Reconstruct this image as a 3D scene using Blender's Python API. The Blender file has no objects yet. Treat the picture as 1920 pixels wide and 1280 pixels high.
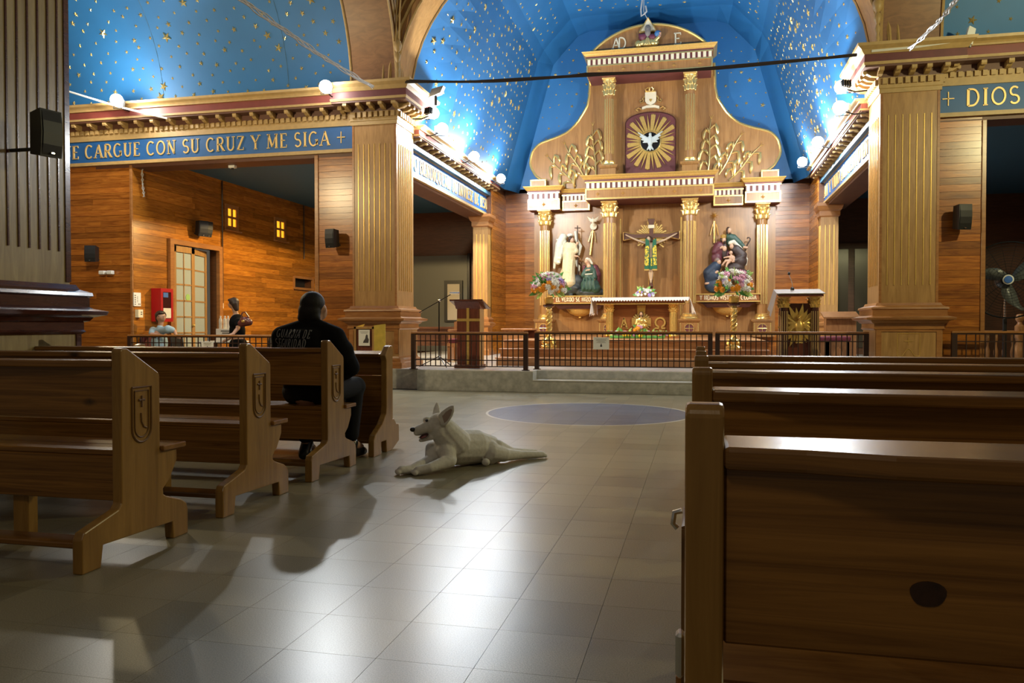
import bpy, bmesh, math, random
from mathutils import Vector, Matrix
S = bpy.context.scene; COL = S.collection
rad = math.radians; sin = math.sin; cos = math.cos; pi = math.pi
RN = random.Random(11)

# ------------------------------------------------------------------ camera
cam = bpy.data.cameras.new('camera'); camo = bpy.data.objects.new('camera', cam); COL.objects.link(camo)
cam.sensor_width = 36; cam.lens = 36 * 1500 / 1920; cam.clip_start = .05; cam.clip_end = 200
camo.location = (0, 0, 1.05); camo.rotation_euler = (rad(90 - 1.15), 0, rad(13.2))
S.camera = camo
# ------------------------------------------------------------------ world, exposure
w = bpy.data.worlds.new('world'); S.world = w; w.use_nodes = True
w.node_tree.nodes['Background'].inputs[0].default_value = (1.0, .84, .62, 1)
w.node_tree.nodes['Background'].inputs[1].default_value = .05
S.view_settings.view_transform = 'Standard'; S.view_settings.look = 'None'
S.view_settings.gamma = 1; S.view_settings.use_curve_mapping = False
S.view_settings.exposure = 0.8

def plight(name, loc, power, color=(1, 1, 1), r=.06, kind='POINT', target=None, size=None, blend=.4):
    l = bpy.data.lights.new(name, kind); l.energy = power; l.color = color
    if kind in ('POINT', 'SPOT'): l.shadow_soft_size = r
    if kind == 'SPOT': l.spot_size = rad(size); l.spot_blend = blend
    if kind == 'AREA': l.size = size
    o = bpy.data.objects.new(name, l); COL.objects.link(o); o.location = loc
    if target: o.rotation_euler = (Vector(target) - Vector(loc)).to_track_quat('-Z', 'Y').to_euler()
    return o
# lamps the frame does not show: warm pendants of the nave and of the side rooms
plight('nave_lamp', (-1.2, -3.0, 6.5), 110, (1, .84, .58), .5)
plight('left_transept_lamp', (-8.0, 8.6, 4.0), 230, (1, .80, .46), .12)
plight('right_transept_lamp', (5.6, 8.2, 4.6), 330, (1, .90, .46), .12)

# ------------------------------------------------------------------ pixel helpers (1920x1280) used to read places off the photograph at a known depth
_f = (-sin(rad(13.2)) * cos(rad(-1.15)), cos(rad(13.2)) * cos(rad(-1.15)), sin(rad(-1.15)))
_r = (cos(rad(13.2)), sin(rad(13.2)), 0)
_u = (_r[1] * _f[2], -_r[0] * _f[2], _r[0] * _f[1] - _r[1] * _f[0])
def _on(ax, v, x, y):
    a = (x - 960) / 1500; b = (640 - y) / 1500
    d = [_f[i] + a * _r[i] + b * _u[i] for i in range(3)]; o = (0, 0, 1.05)
    t = (v - o[ax]) / d[ax]
    return Vector([o[i] + t * d[i] for i in range(3)])
def atY(x, y, Y): return _on(1, Y, x, y)
def atX(x, y, X): return _on(0, X, x, y)
def atZ(x, y, Z): return _on(2, Z, x, y)

# ------------------------------------------------------------------ materials
def _nt(name):
    m = bpy.data.materials.new(name); m.use_nodes = True
    nt = m.node_tree; b = nt.nodes['Principled BSDF']
    return m, nt, b
def sset(b, **k):
    for n, v in k.items():
        n = n.replace('_', ' ')
        if n in b.inputs: b.inputs[n].default_value = v
def plain(name, c, rough=.5, metal=0, var=.0, scale=20, bump=0, emit=0, coat=0, spec=.5, alpha=1, trans=0):
    m, nt, b = _nt(name)
    b.inputs['Base Color'].default_value = (*c, 1); b.inputs['Roughness'].default_value = rough; b.inputs['Metallic'].default_value = metal
    sset(b, Coat_Weight=coat, Specular_IOR_Level=spec, Alpha=alpha, Transmission_Weight=trans)
    if emit:
        b.inputs['Emission Color'].default_value = (*c, 1); b.inputs['Emission Strength'].default_value = emit
    if var or bump:
        tc = nt.nodes.new('ShaderNodeNewGeometry'); n = nt.nodes.new('ShaderNodeTexNoise'); n.inputs['Scale'].default_value = scale; n.inputs['Detail'].default_value = 5
        nt.links.new(tc.outputs['Position'], n.inputs['Vector'])
        if var:
            r = nt.nodes.new('ShaderNodeValToRGB')
            r.color_ramp.elements[0].position = .25; r.color_ramp.elements[1].position = .75
            r.color_ramp.elements[0].color = (*[x * (1 - var) for x in c], 1); r.color_ramp.elements[1].color = (*[min(1, x * (1 + var)) for x in c], 1)
            nt.links.new(n.outputs['Fac'], r.inputs[0]); nt.links.new(r.outputs[0], b.inputs['Base Color'])
        if bump:
            bp = nt.nodes.new('ShaderNodeBump'); bp.inputs['Strength'].default_value = bump; bp.inputs['Distance'].default_value = .01
            nt.links.new(n.outputs['Fac'], bp.inputs['Height']); nt.links.new(bp.outputs[0], b.inputs['Normal'])
    return m
def wood(name, c1, c2, grain=(1, 1, 1), coord='world', rough=.35, coat=.0, rnd=.25, knots=False, bump=.12, dist=1.2, scale=6):
    m, nt, b = _nt(name); N = nt.nodes.new; L = nt.links.new
    b.inputs['Roughness'].default_value = rough; sset(b, Coat_Weight=coat, Coat_Roughness=.12)
    if coord == 'world':
        src = N('ShaderNodeNewGeometry').outputs['Position']
    else:
        src = N('ShaderNodeTexCoord').outputs['Object']
    oi = N('ShaderNodeObjectInfo')
    off = N('ShaderNodeVectorMath'); off.operation = 'SCALE'; off.inputs[0].default_value = (7, 3, 11); L(oi.outputs['Random'], off.inputs['Scale'])
    add = N('ShaderNodeVectorMath'); add.operation = 'ADD'; L(src, add.inputs[0]); L(off.outputs[0], add.inputs[1])
    mp = N('ShaderNodeMapping'); mp.inputs['Scale'].default_value = grain; L(add.outputs[0], mp.inputs['Vector'])
    n1 = N('ShaderNodeTexNoise'); n1.inputs['Scale'].default_value = scale; n1.inputs['Detail'].default_value = 7; n1.inputs['Roughness'].default_value = .62; n1.inputs['Distortion'].default_value = dist
    L(mp.outputs[0], n1.inputs['Vector'])
    rp = N('ShaderNodeValToRGB'); rp.color_ramp.elements[0].position = .32; rp.color_ramp.elements[1].position = .68
    rp.color_ramp.elements[0].color = (*c1, 1); rp.color_ramp.elements[1].color = (*c2, 1); L(n1.outputs['Fac'], rp.inputs[0])
    mr = N('ShaderNodeMapRange'); mr.inputs['To Min'].default_value = 1 - rnd; mr.inputs['To Max'].default_value = 1 + rnd; L(oi.outputs['Random'], mr.inputs['Value'])
    sc = N('ShaderNodeVectorMath'); sc.operation = 'SCALE'; L(rp.outputs[0], sc.inputs[0]); L(mr.outputs[0], sc.inputs['Scale'])
    out = sc.outputs[0]
    if knots:
        m2 = N('ShaderNodeMapping'); m2.inputs['Scale'].default_value = (1.9, 0, 4.2); L(add.outputs[0], m2.inputs['Vector'])
        v = N('ShaderNodeTexVoronoi'); v.inputs['Scale'].default_value = 1.0; L(m2.outputs[0], v.inputs['Vector'])
        nn = N('ShaderNodeTexNoise'); nn.inputs['Scale'].default_value = 30; L(add.outputs[0], nn.inputs['Vector'])
        ad = N('ShaderNodeMath'); ad.operation = 'MULTIPLY_ADD'; L(nn.outputs['Fac'], ad.inputs[0]); ad.inputs[1].default_value = .04; L(v.outputs['Distance'], ad.inputs[2])
        k = N('ShaderNodeMapRange'); k.inputs['From Min'].default_value = .07; k.inputs['From Max'].default_value = .13; k.inputs['To Min'].default_value = .16; k.inputs['To Max'].default_value = 1; L(ad.outputs[0], k.inputs['Value'])
        sp = N('ShaderNodeSeparateColor'); L(v.outputs['Color'], sp.inputs[0])
        g = N('ShaderNodeMath'); g.operation = 'GREATER_THAN'; g.inputs[1].default_value = .45; L(sp.outputs[0], g.inputs[0])
        mx = N('ShaderNodeMath'); mx.operation = 'MAXIMUM'; L(k.outputs[0], mx.inputs[0]); L(g.outputs[0], mx.inputs[1])
        s2 = N('ShaderNodeVectorMath'); s2.operation = 'SCALE'; L(out, s2.inputs[0]); L(mx.outputs[0], s2.inputs['Scale']); out = s2.outputs[0]
    L(out, b.inputs['Base Color'])
    if bump:
        bp = N('ShaderNodeBump'); bp.inputs['Strength'].default_value = bump; bp.inputs['Distance'].default_value = .004
        L(n1.outputs['Fac'], bp.inputs['Height']); L(bp.outputs[0], b.inputs['Normal'])
    return m
M = {}
M['plank_x'] = wood('varnished_plank_along_x', (.21, .058, .008), (.42, .148, .020), (.35, 1, 3.2), rough=.27, rnd=.33)
M['plank_y'] = wood('varnished_plank_along_y', (.24, .076, .008), (.46, .175, .019), (1, .35, 3.2), rough=.27, rnd=.33)
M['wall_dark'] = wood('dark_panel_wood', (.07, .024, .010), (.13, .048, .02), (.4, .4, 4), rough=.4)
M['oak'] = wood('pilaster_veneer', (.30, .155, .050), (.46, .26, .095), (2.5, 2.5, .35), rough=.33, rnd=.04, scale=5)
M['oak_mould'] = wood('pilaster_moulding_wood', (.27, .105, .030), (.40, .18, .055), (.5, .5, 3), rough=.3, rnd=.06)
M['dark_mould'] = wood('dark_moulding_wood', (.045, .013, .009), (.085, .026, .016), (.6, .6, 4), rough=.22, rnd=.06, coat=.4)
M['pier_dark'] = wood('olive_brown_veneer', (.26, .19, .082), (.42, .33, .155), (2.6, 2.6, .25), rough=.33, rnd=.03, scale=6)
M['pew_board'] = wood('pew_pine_board', (.12, .046, .007), (.31, .142, .028), (.20, 1.5, 8), 'object', rough=.26, rnd=.12, knots=True, scale=5, dist=1.3)
M['pew_end'] = wood('pew_pine_end', (.20, .098, .018), (.34, .182, .042), (3, 3, .3), 'object', rough=.3, rnd=.12, scale=5)
M['carve'] = plain('carved_groove', (.15, .070, .016), .4)
M['retablo'] = wood('altarpiece_walnut', (.26, .12, .036), (.39, .20, .066), (3.5, 3.5, .25), rough=.30, rnd=.05, scale=4)
M['mahogany'] = wood('mahogany', (.09, .02, .010), (.17, .045, .022), (3, 3, .3), 'object', rough=.3)
M['table_wood'] = wood('altar_wood', (.22, .075, .022), (.34, .13, .04), (.4, 3, 3), rough=.3, rnd=.05)
M['step_wood'] = wood('step_wood', (.34, .15, .055), (.50, .25, .11), (.4, 3, 3), rough=.35, rnd=.05)
M['chair_wood'] = wood('chair_wood', (.24, .10, .035), (.38, .18, .07), (2, 2, .5), 'object', rough=.35)
M['gold'] = plain('gold_paint', (.72, .47, .13), .32, .55, var=.12, scale=30)
M['gold_leaf'] = plain('gold_leaf_bright', (.86, .62, .22), .26, .75, var=.10, scale=60)
M['ochre'] = plain('ochre_gold_trim', (.44, .29, .115), .45, .0, var=.12, scale=14)
M['cream'] = plain('cream_paint', (.80, .72, .50), .5)
M['red'] = plain('oxblood_band', (.20, .045, .034), .45, var=.12, scale=6)
M['maroon'] = plain('maroon_panel', (.13, .03, .03), .5, var=.15, scale=8)
M['soffit'] = plain('brown_soffit', (.13, .055, .035), .5, var=.15, scale=4)
M['blue'] = plain('sky_blue_vault', (.020, .145, .36), .55, var=.10, scale=1.3, bump=.04)
M['frieze'] = plain('frieze_blue', (.015, .10, .30), .5, var=.06, scale=5)
M['aisle_blue'] = plain('aisle_ceiling_blue', (.04, .12, .20), .6)
M['concrete'] = plain('step_concrete', (.42, .41, .37), .45, var=.25, scale=12)
M['marble'] = plain('chancel_marble', (.55, .53, .49), .25, var=.12, scale=3)
M['iron'] = plain('brown_iron', (.045, .022, .016), .38, .3)
M['black'] = plain('black_plastic', (.012, .012, .013), .45)
M['blackmetal'] = plain('black_metal', (.02, .02, .022), .3, .6)
M['chrome'] = plain('chrome', (.75, .75, .76), .18, 1)
M['white'] = plain('white_paint', (.80, .80, .77), .4)
M['paper'] = plain('white_paper', (.78, .76, .70), .7)
M['ink'] = plain('printed_ink', (.06, .05, .05), .7)
M['grey'] = plain('grey_plastic', (.35, .36, .36), .5)
M['cable'] = plain('cable_sheath', (.42, .40, .37), .5)
M['cable_dark'] = plain('dark_cable', (.035, .025, .022), .45)
M['bulb'] = plain('lit_lamp_glass', (1, .98, .93), .3, emit=45)
M['grout'] = plain('floor_grout', (.07, .06, .045), .8)
M['glass'] = plain('clear_glass', (.95, .97, .97), .03, trans=1)

def floor_mat():
    m, nt, b = _nt('polished_terrazzo'); N = nt.nodes.new; L = nt.links.new
    g = N('ShaderNodeNewGeometry').outputs['Position']
    sh = N('ShaderNodeVectorMath'); sh.operation = 'ADD'; sh.inputs[1].default_value = (.99 + .32 * 40, .32 * 40 - 2.34, 0); L(g, sh.inputs[0])
    dv = N('ShaderNodeVectorMath'); dv.operation = 'SCALE'; dv.inputs['Scale'].default_value = 1 / .32; L(sh.outputs[0], dv.inputs[0])
    fl = N('ShaderNodeVectorMath'); fl.operation = 'FLOOR'; L(dv.outputs[0], fl.inputs[0])
    wn = N('ShaderNodeTexWhiteNoise'); wn.noise_dimensions = '2D'; L(fl.outputs[0], wn.inputs['Vector'])
    n1 = N('ShaderNodeTexNoise'); n1.inputs['Scale'].default_value = 240; n1.inputs['Detail'].default_value = 3; L(g, n1.inputs['Vector'])
    n2 = N('ShaderNodeTexNoise'); n2.inputs['Scale'].default_value = 2.0; n2.inputs['Detail'].default_value = 4; L(g, n2.inputs['Vector'])
    rp = N('ShaderNodeValToRGB'); rp.color_ramp.elements[0].position = .34; rp.color_ramp.elements[1].position = .66
    rp.color_ramp.elements[0].color = (.142, .124, .078, 1); rp.color_ramp.elements[1].color = (.275, .243, .163, 1); L(n1.outputs['Fac'], rp.inputs[0])
    # the round slate-blue inlay with its pale ring
    sp = N('ShaderNodeSeparateXYZ'); L(g, sp.inputs[0])
    dx = N('ShaderNodeMath'); dx.operation = 'ADD'; dx.inputs[1].default_value = 1.3; L(sp.outputs[0], dx.inputs[0])
    dy = N('ShaderNodeMath'); dy.operation = 'ADD'; dy.inputs[1].default_value = -9.55; L(sp.outputs[1], dy.inputs[0])
    cb = N('ShaderNodeCombineXYZ'); L(dx.outputs[0], cb.inputs[0]); L(dy.outputs[0], cb.inputs[1])
    ln = N('ShaderNodeVectorMath'); ln.operation = 'LENGTH'; L(cb.outputs[0], ln.inputs[0])
    lt = N('ShaderNodeMath'); lt.operation = 'LESS_THAN'; lt.inputs[1].default_value = 1.20; L(ln.outputs['Value'], lt.inputs[0])
    lr = N('ShaderNodeMath'); lr.operation = 'LESS_THAN'; lr.inputs[1].default_value = 1.23; L(ln.outputs['Value'], lr.inputs[0])
    x1 = N('ShaderNodeMix'); x1.data_type = 'RGBA'; L(lr.outputs[0], x1.inputs[0]); L(rp.outputs[0], x1.inputs[6]); x1.inputs[7].default_value = (.5, .48, .42, 1)
    x2 = N('ShaderNodeMix'); x2.data_type = 'RGBA'; L(lt.outputs[0], x2.inputs[0]); L(x1.outputs[2], x2.inputs[6]); x2.inputs[7].default_value = (.085, .11, .17, 1)
    mr = N('ShaderNodeMapRange'); mr.inputs['To Min'].default_value = .86; mr.inputs['To Max'].default_value = 1.14; L(wn.outputs['Value'], mr.inputs['Value'])
    sc = N('ShaderNodeVectorMath'); sc.operation = 'SCALE'; L(x2.outputs[2], sc.inputs[0]); L(mr.outputs[0], sc.inputs['Scale'])
    L(sc.outputs[0], b.inputs['Base Color'])
    r2 = N('ShaderNodeMapRange'); r2.inputs['To Min'].default_value = .27; r2.inputs['To Max'].default_value = .31; L(n2.outputs['Fac'], r2.inputs['Value']); L(r2.outputs[0], b.inputs['Roughness'])
    bp = N('ShaderNodeBump'); bp.inputs['Strength'].default_value = .05; bp.inputs['Distance'].default_value = .004; L(n1.outputs['Fac'], bp.inputs['Height']); L(bp.outputs[0], b.inputs['Normal'])
    sset(b, Specular_IOR_Level=.42)
    return m
M['floor'] = floor_mat()

# ------------------------------------------------------------------ object helpers
def tag(o, label=None, cat=None, group=None, kind=None):
    if label: o['label'] = label
    if cat: o['category'] = cat
    if group: o['group'] = group
    if kind: o['kind'] = kind
    return o
def thing(name, loc, label=None, cat=None, group=None, kind=None, rz=0):
    o = bpy.data.objects.new(name, None); COL.objects.link(o); o.location = loc; o.rotation_euler = (0, 0, rz); o.empty_display_size = .1
    return tag(o, label, cat, group, kind)
def wl(o):
    v = Vector((0, 0, 0))
    while o is not None: v += o.location; o = o.parent
    return v
def link(name, me, mat, parent=None):
    o = bpy.data.objects.new(name, me); COL.objects.link(o)
    if mat is not None and not me.materials: me.materials.append(mat)
    if parent is not None: o.parent = parent
    return o
def copy_tree(o, parent=None):
    c = o.copy(); COL.objects.link(c)
    if parent is not None: c.parent = parent
    for ch in o.children: copy_tree(ch, c)
    return c
class MB:
    def __init__(s): s.v = []; s.f = []
    def add(s, vs, fs):
        n = len(s.v); s.v += [tuple(v) for v in vs]; s.f += [tuple(i + n for i in f) for f in fs]; return s
    def box(s, x0, x1, y0, y1, z0, z1):
        return s.add([(x, y, z) for x in (x0, x1) for y in (y0, y1) for z in (z0, z1)],
                     [(0, 1, 3, 2), (4, 6, 7, 5), (0, 4, 5, 1), (2, 3, 7, 6), (0, 2, 6, 4), (1, 5, 7, 3)])
    def cbox(s, x0, x1, y0, y1, z0, z1, b=.005, seg=1):
        bm = bmesh.new(); bmesh.ops.create_cube(bm, size=1)
        for v in bm.verts: v.co = ((x0 + x1) / 2 + v.co.x * (x1 - x0), (y0 + y1) / 2 + v.co.y * (y1 - y0), (z0 + z1) / 2 + v.co.z * (z1 - z0))
        bmesh.ops.bevel(bm, geom=bm.edges[:], offset=b, segments=seg, affect='EDGES', profile=.5)
        bm.verts.index_update(); s.add([v.co[:] for v in bm.verts], [[v.index for v in f.verts] for f in bm.faces]); bm.free(); return s
    def prism(s, pts, ax, a, b):
        mk = {'x': lambda p, t: (t, p[0], p[1]), 'y': lambda p, t: (p[0], t, p[1]), 'z': lambda p, t: (p[0], p[1], t)}[ax]
        n = len(pts); vs = [mk(p, a) for p in pts] + [mk(p, b) for p in pts]
        fs = [tuple(range(n)), tuple(range(2 * n - 1, n - 1, -1))] + [(i, (i + 1) % n, (i + 1) % n + n, i + n) for i in range(n)]
        return s.add(vs, fs)
    def tube(s, pts, r, n=6, cap=True):
        P = [Vector(p) for p in pts]; k = len(P); rs = r if isinstance(r, (list, tuple)) else [r] * k
        vs = []; up = Vector((0, 0, 1))
        T0 = (P[1] - P[0]).normalized(); nx = T0.cross(up)
        if nx.length < .05: nx = T0.cross(Vector((1, 0, 0)))
        nx.normalize()
        for i in range(k):
            T = ((P[min(i + 1, k - 1)] - P[max(i - 1, 0)])).normalized()
            nx = nx - T * nx.dot(T)
            if nx.length < 1e-6: nx = T.orthogonal()
            nx.normalize(); ny = T.cross(nx)
            for j in range(n):
                a = 2 * pi * j / n; vs.append(P[i] + (nx * cos(a) + ny * sin(a)) * rs[i])
        fs = [(i * n + j, i * n + (j + 1) % n, (i + 1) * n + (j + 1) % n, (i + 1) * n + j) for i in range(k - 1) for j in range(n)]
        if cap: fs += [tuple(range(n))[::-1], tuple(range((k - 1) * n, k * n))]
        return s.add(vs, fs)
    def lathe(s, prof, n=16, c=(0, 0, 0), a0=0):
        k = len(prof); vs = [(c[0] + r * cos(a0 + 2 * pi * j / n), c[1] + r * sin(a0 + 2 * pi * j / n), c[2] + z) for r, z in prof for j in range(n)]
        fs = [(i * n + j, i * n + (j + 1) % n, (i + 1) * n + (j + 1) % n, (i + 1) * n + j) for i in range(k - 1) for j in range(n)]
        fs += [tuple(range(n))[::-1], tuple(range((k - 1) * n, k * n))]
        return s.add(vs, fs)
    def ring(s, x0, x1, y0, y1, prof):   # a mitred moulding all round a rectangular block: prof = (outward offset, z)
        vs = []
        for o, z in prof: vs += [(x0 - o, y0 - o, z), (x1 + o, y0 - o, z), (x1 + o, y1 + o, z), (x0 - o, y1 + o, z)]
        k = len(prof); fs = [(i * 4 + j, i * 4 + (j + 1) % 4, (i + 1) * 4 + (j + 1) % 4, (i + 1) * 4 + j) for i in range(k - 1) for j in range(4)]
        fs += [(3, 2, 1, 0), tuple(range((k - 1) * 4, k * 4))]
        return s.add(vs, fs)
    def ell(s, c, r, rot=None, nu=12, nv=8):
        c = Vector(c); r = (r, r, r) if not hasattr(r, '__len__') else r
        vs = []
        for i in range(nv + 1):
            t = pi * i / nv
            for j in range(nu):
                p = Vector((r[0] * sin(t) * cos(2 * pi * j / nu), r[1] * sin(t) * sin(2 * pi * j / nu), r[2] * cos(t)))
                if rot is not None: p = rot @ p
                vs.append(c + p)
        fs = [(i * nu + j, (i + 1) * nu + j, (i + 1) * nu + (j + 1) % nu, i * nu + (j + 1) % nu) for i in range(nv) for j in range(nu)]
        return s.add(vs, fs)
    def cap(s, p, q, r1, r2=None, n=10):
        p = Vector(p); q = Vector(q); r2 = r1 if r2 is None else r2
        d = (q - p); L = d.length or 1e-6; T = d / L
        pts = []; rs = []
        for a in (85, 60, 35, 10): pts.append(p - T * r1 * sin(rad(a))); rs.append(max(r1 * cos(rad(a)), 1e-4))
        for a in (10, 35, 60, 85): pts.append(q + T * r2 * sin(rad(a))); rs.append(max(r2 * cos(rad(a)), 1e-4))
        return s.tube(pts, rs, n)
    def xf(s, m): s.v = [tuple(m @ Vector(v)) for v in s.v]; return s
    def mesh(s, name, off=(0, 0, 0)):
        me = bpy.data.meshes.new(name); o = Vector(off)
        me.from_pydata([tuple(Vector(v) - o) for v in s.v], [], s.f)
        bm = bmesh.new(); bm.from_mesh(me); bmesh.ops.recalc_face_normals(bm, faces=bm.faces); bm.to_mesh(me); bm.free()
        return me
    def build(s, name, mat, parent=None, smooth=False, local=False, base=None):
        off = (0, 0, 0) if local or parent is None else wl(parent)
        if base is not None: off = Vector(base)
        me = s.mesh(name, off)
        if smooth:
            me.polygons.foreach_set('use_smooth', [True] * len(me.polygons))
            if smooth != 'all':
                try: me.set_sharp_from_angle(angle=rad(40))
                except Exception: pass
        o = link(name, me, M[mat] if isinstance(mat, str) else mat, parent)
        if base is not None: o.location = base
        return o
def organic(name, prims, mat, parent, voxel=.012, smooth=4, local=False):
    """one continuous skin grown over capsules and ellipsoids: voxel remesh, then smoothing"""
    mb = MB()
    for p in prims:
        if p[0] == 'c': mb.cap(p[1], p[2], p[3], p[4] if len(p) > 4 else p[3], 14)
        elif p[0] == 'e': mb.ell(p[1], p[2], p[3] if len(p) > 3 else None, 18, 12)
        elif p[0] == 'm': mb.add(p[1], p[2])
    off = (0, 0, 0) if local or parent is None else wl(parent)
    me = mb.mesh(name + '_base', off); tmp = bpy.data.objects.new('tmp', me); COL.objects.link(tmp)
    rm = tmp.modifiers.new('r', 'REMESH'); rm.mode = 'VOXEL'; rm.voxel_size = voxel; rm.use_smooth_shade = True
    if smooth:
        sm = tmp.modifiers.new('s', 'SMOOTH'); sm.factor = .5; sm.iterations = smooth
    dg = bpy.context.evaluated_depsgraph_get()
    me2 = bpy.data.meshes.new_from_object(tmp.evaluated_get(dg)); me2.name = name
    bpy.data.objects.remove(tmp); bpy.data.meshes.remove(me)
    me2.materials.clear(); me2.polygons.foreach_set('use_smooth', [True] * len(me2.polygons))
    return link(name, me2, M[mat] if isinstance(mat, str) else mat, parent)
_unit = {}
def unit_box(mat):
    if mat not in _unit:
        me = MB().box(-.5, .5, -.5, .5, -.5, .5).mesh('plank_' + mat); me.materials.append(M[mat]); _unit[mat] = me
    return _unit[mat]
def piece(name, mat, x0, x1, y0, y1, z0, z1, parent):
    o = bpy.data.objects.new(name, unit_box(mat)); COL.objects.link(o); o.parent = parent
    o.location = Vector(((x0 + x1) / 2, (y0 + y1) / 2, (z0 + z1) / 2)) - wl(parent); o.scale = (x1 - x0, y1 - y0, z1 - z0)
    return o

# ------------------------------------------------------------------ lettering: strokes of two widths with serifs
def arc(cx, cy, rx, ry, a0, a1, n=10): return [(cx + rx * cos(rad(a0 + (a1 - a0) * i / n)), cy + ry * sin(rad(a0 + (a1 - a0) * i / n))) for i in range(n + 1)]
GL = {
 'A': (.76, [('t', [(.06, 0), (.38, 1)]), ('T', [(.38, 1), (.70, 0)]), ('t', [(.17, .34), (.58, .34)])], [(.06, 0), (.70, 0)]),
 'B': (.66, [('T', [(.14, 0), (.14, 1)]), ('m', [(.14, 1)] + arc(.36, .76, .2, .24, 90, -90) + [(.14, .52)]), ('m', [(.14, .52)] + arc(.38, .26, .23, .26, 90, -90) + [(.14, 0)])], []),
 'C': (.74, [('m', arc(.40, .5, .34, .5, 48, 312, 16))], []),
 'D': (.78, [('T', [(.14, 0), (.14, 1)]), ('m', [(.14, 1)] + arc(.34, .5, .36, .5, 90, -90, 12) + [(.14, 0)])], []),
 'E': (.62, [('T', [(.14, 0), (.14, 1)]), ('t', [(.02, 1), (.54, 1), (.54, .84)]), ('t', [(.14, .52), (.44, .52)]), ('t', [(.02, 0), (.56, 0), (.56, .18)])], []),
 'F': (.58, [('T', [(.14, 0), (.14, 1)]), ('t', [(.02, 1), (.54, 1), (.54, .84)]), ('t', [(.14, .52), (.44, .52)])], [(.14, 0)]),
 'G': (.80, [('m', arc(.40, .5, .34, .5, 48, 340, 16)), ('T', [(.68, .06), (.68, .42)]), ('t', [(.54, .42), (.78, .42)])], []),
 'H': (.80, [('T', [(.14, 0), (.14, 1)]), ('T', [(.66, 0), (.66, 1)]), ('t', [(.14, .5), (.66, .5)])], [(.14, 0), (.14, 1), (.66, 0), (.66, 1)]),
 'I': (.30, [('T', [(.15, 0), (.15, 1)])], [(.15, 0), (.15, 1)]),
 'J': (.42, [('T', [(.26, 1), (.26, .2)]), ('m', arc(.12, .18, .14, .2, 0, -120, 6))], [(.26, 1)]),
 'L': (.58, [('T', [(.14, 0), (.14, 1)]), ('t', [(.02, 0), (.54, 0), (.54, .18)])], [(.14, 1)]),
 'M': (.96, [('t', [(.12, 0), (.14, 1)]), ('T', [(.14, 1), (.47, .08)]), ('t', [(.47, .08), (.80, 1)]), ('T', [(.80, 1), (.82, 0)])], [(.12, 0), (.82, 0), (.14, 1), (.80, 1)]),
 'N': (.82, [('t', [(.13, 0), (.13, 1)]), ('T', [(.13, 1), (.66, 0)]), ('t', [(.66, 0), (.66, 1)])], [(.13, 0), (.13, 1), (.66, 1)]),
 'O': (.82, [('m', arc(.41, .5, .35, .5, 0, 360, 22))], []),
 'P': (.62, [('T', [(.14, 0), (.14, 1)]), ('m', [(.14, 1)] + arc(.36, .74, .2, .26, 90, -90) + [(.14, .48)])], [(.14, 0)]),
 'Q': (.82, [('m', arc(.41, .5, .35, .5, 0, 360, 22)), ('T', [(.44, .2), (.74, -.12)])], []),
 'R': (.74, [('T', [(.14, 0), (.14, 1)]), ('m', [(.14, 1)] + arc(.36, .74, .22, .26, 90, -90) + [(.14, .48)]), ('T', [(.36, .48), (.66, 0)])], [(.14, 0), (.66, 0)]),
 'S': (.58, [('m', arc(.28, .745, .22, .255, 40, 250, 10) + arc(.29, .25, .23, .25, 80, -150, 10))], []),
 'T': (.66, [('T', [(.33, 0), (.33, 1)]), ('t', [(.04, .84), (.04, 1), (.62, 1), (.62, .84)])], [(.33, 0)]),
 'U': (.76, [('T', [(.14, 1), (.14, .3)]), ('m', arc(.38, .3, .24, .3, 180, 360, 10)), ('t', [(.62, .3), (.62, 1)])], [(.14, 1), (.62, 1)]),
 'V': (.74, [('T', [(.06, 1), (.38, 0)]), ('t', [(.38, 0), (.70, 1)])], [(.06, 1), (.70, 1)]),
 'Y': (.74, [('T', [(.06, 1), (.37, .46)]), ('t', [(.37, .46), (.68, 1)]), ('T', [(.37, .46), (.37, 0)])], [(.06, 1), (.68, 1), (.37, 0)]),
 'Z': (.64, [('t', [(.06, .84), (.06, 1), (.58, 1)]), ('T', [(.56, 1), (.08, 0)]), ('t', [(.06, 0), (.58, 0), (.58, .18)])], []),
 '+': (.70, [('t', [(.35, .08), (.35, .92)]), ('t', [(.02, .5), (.68, .5)])], []),
 'W': (.98, [('T', [(.04, 1), (.26, 0)]), ('t', [(.26, 0), (.48, .8)]), ('T', [(.48, .8), (.70, 0)]), ('t', [(.70, 0), (.92, 1)])], []),
 'X': (.7, [('T', [(.06, 1), (.64, 0)]), ('t', [(.06, 0), (.64, 1)])], []),
}
def strokes(mb, lines, place, dep):
    """flat ribbons (points, width) in letter space, raised by dep; place(u, v, d) -> world"""
    for pts, wd in lines:
        n = len(pts); vs = []
        for i in range(n):
            a = pts[max(i - 1, 0)]; b = pts[min(i + 1, n - 1)]
            if n > 2 and pts[0] == pts[-1] or (Vector(pts[0]) - Vector(pts[-1])).length < 1e-4 and n > 3:
                if i in (0, n - 1): a = pts[n - 2]; b = pts[1]
            dx, dy = b[0] - a[0], b[1] - a[1]; l = math.hypot(dx, dy) or 1
            ox, oy = -dy / l * wd / 2, dx / l * wd / 2; p = pts[i]
            for d in (0, dep): vs += [place(p[0] + ox, p[1] + oy, d), place(p[0] - ox, p[1] - oy, d)]
        fs = []
        for i in range(n - 1):
            a = i * 4; c = a + 4
            fs += [(a + 2, a + 3, c + 3, c + 2), (a, c, c + 1, a + 1), (a, a + 2, c + 2, c), (a + 1, c + 1, c + 3, a + 3)]
        fs += [(0, 1, 3, 2), ((n - 1) * 4, (n - 1) * 4 + 2, (n - 1) * 4 + 3, (n - 1) * 4 + 1)]
        mb.add(vs, fs)
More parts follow.
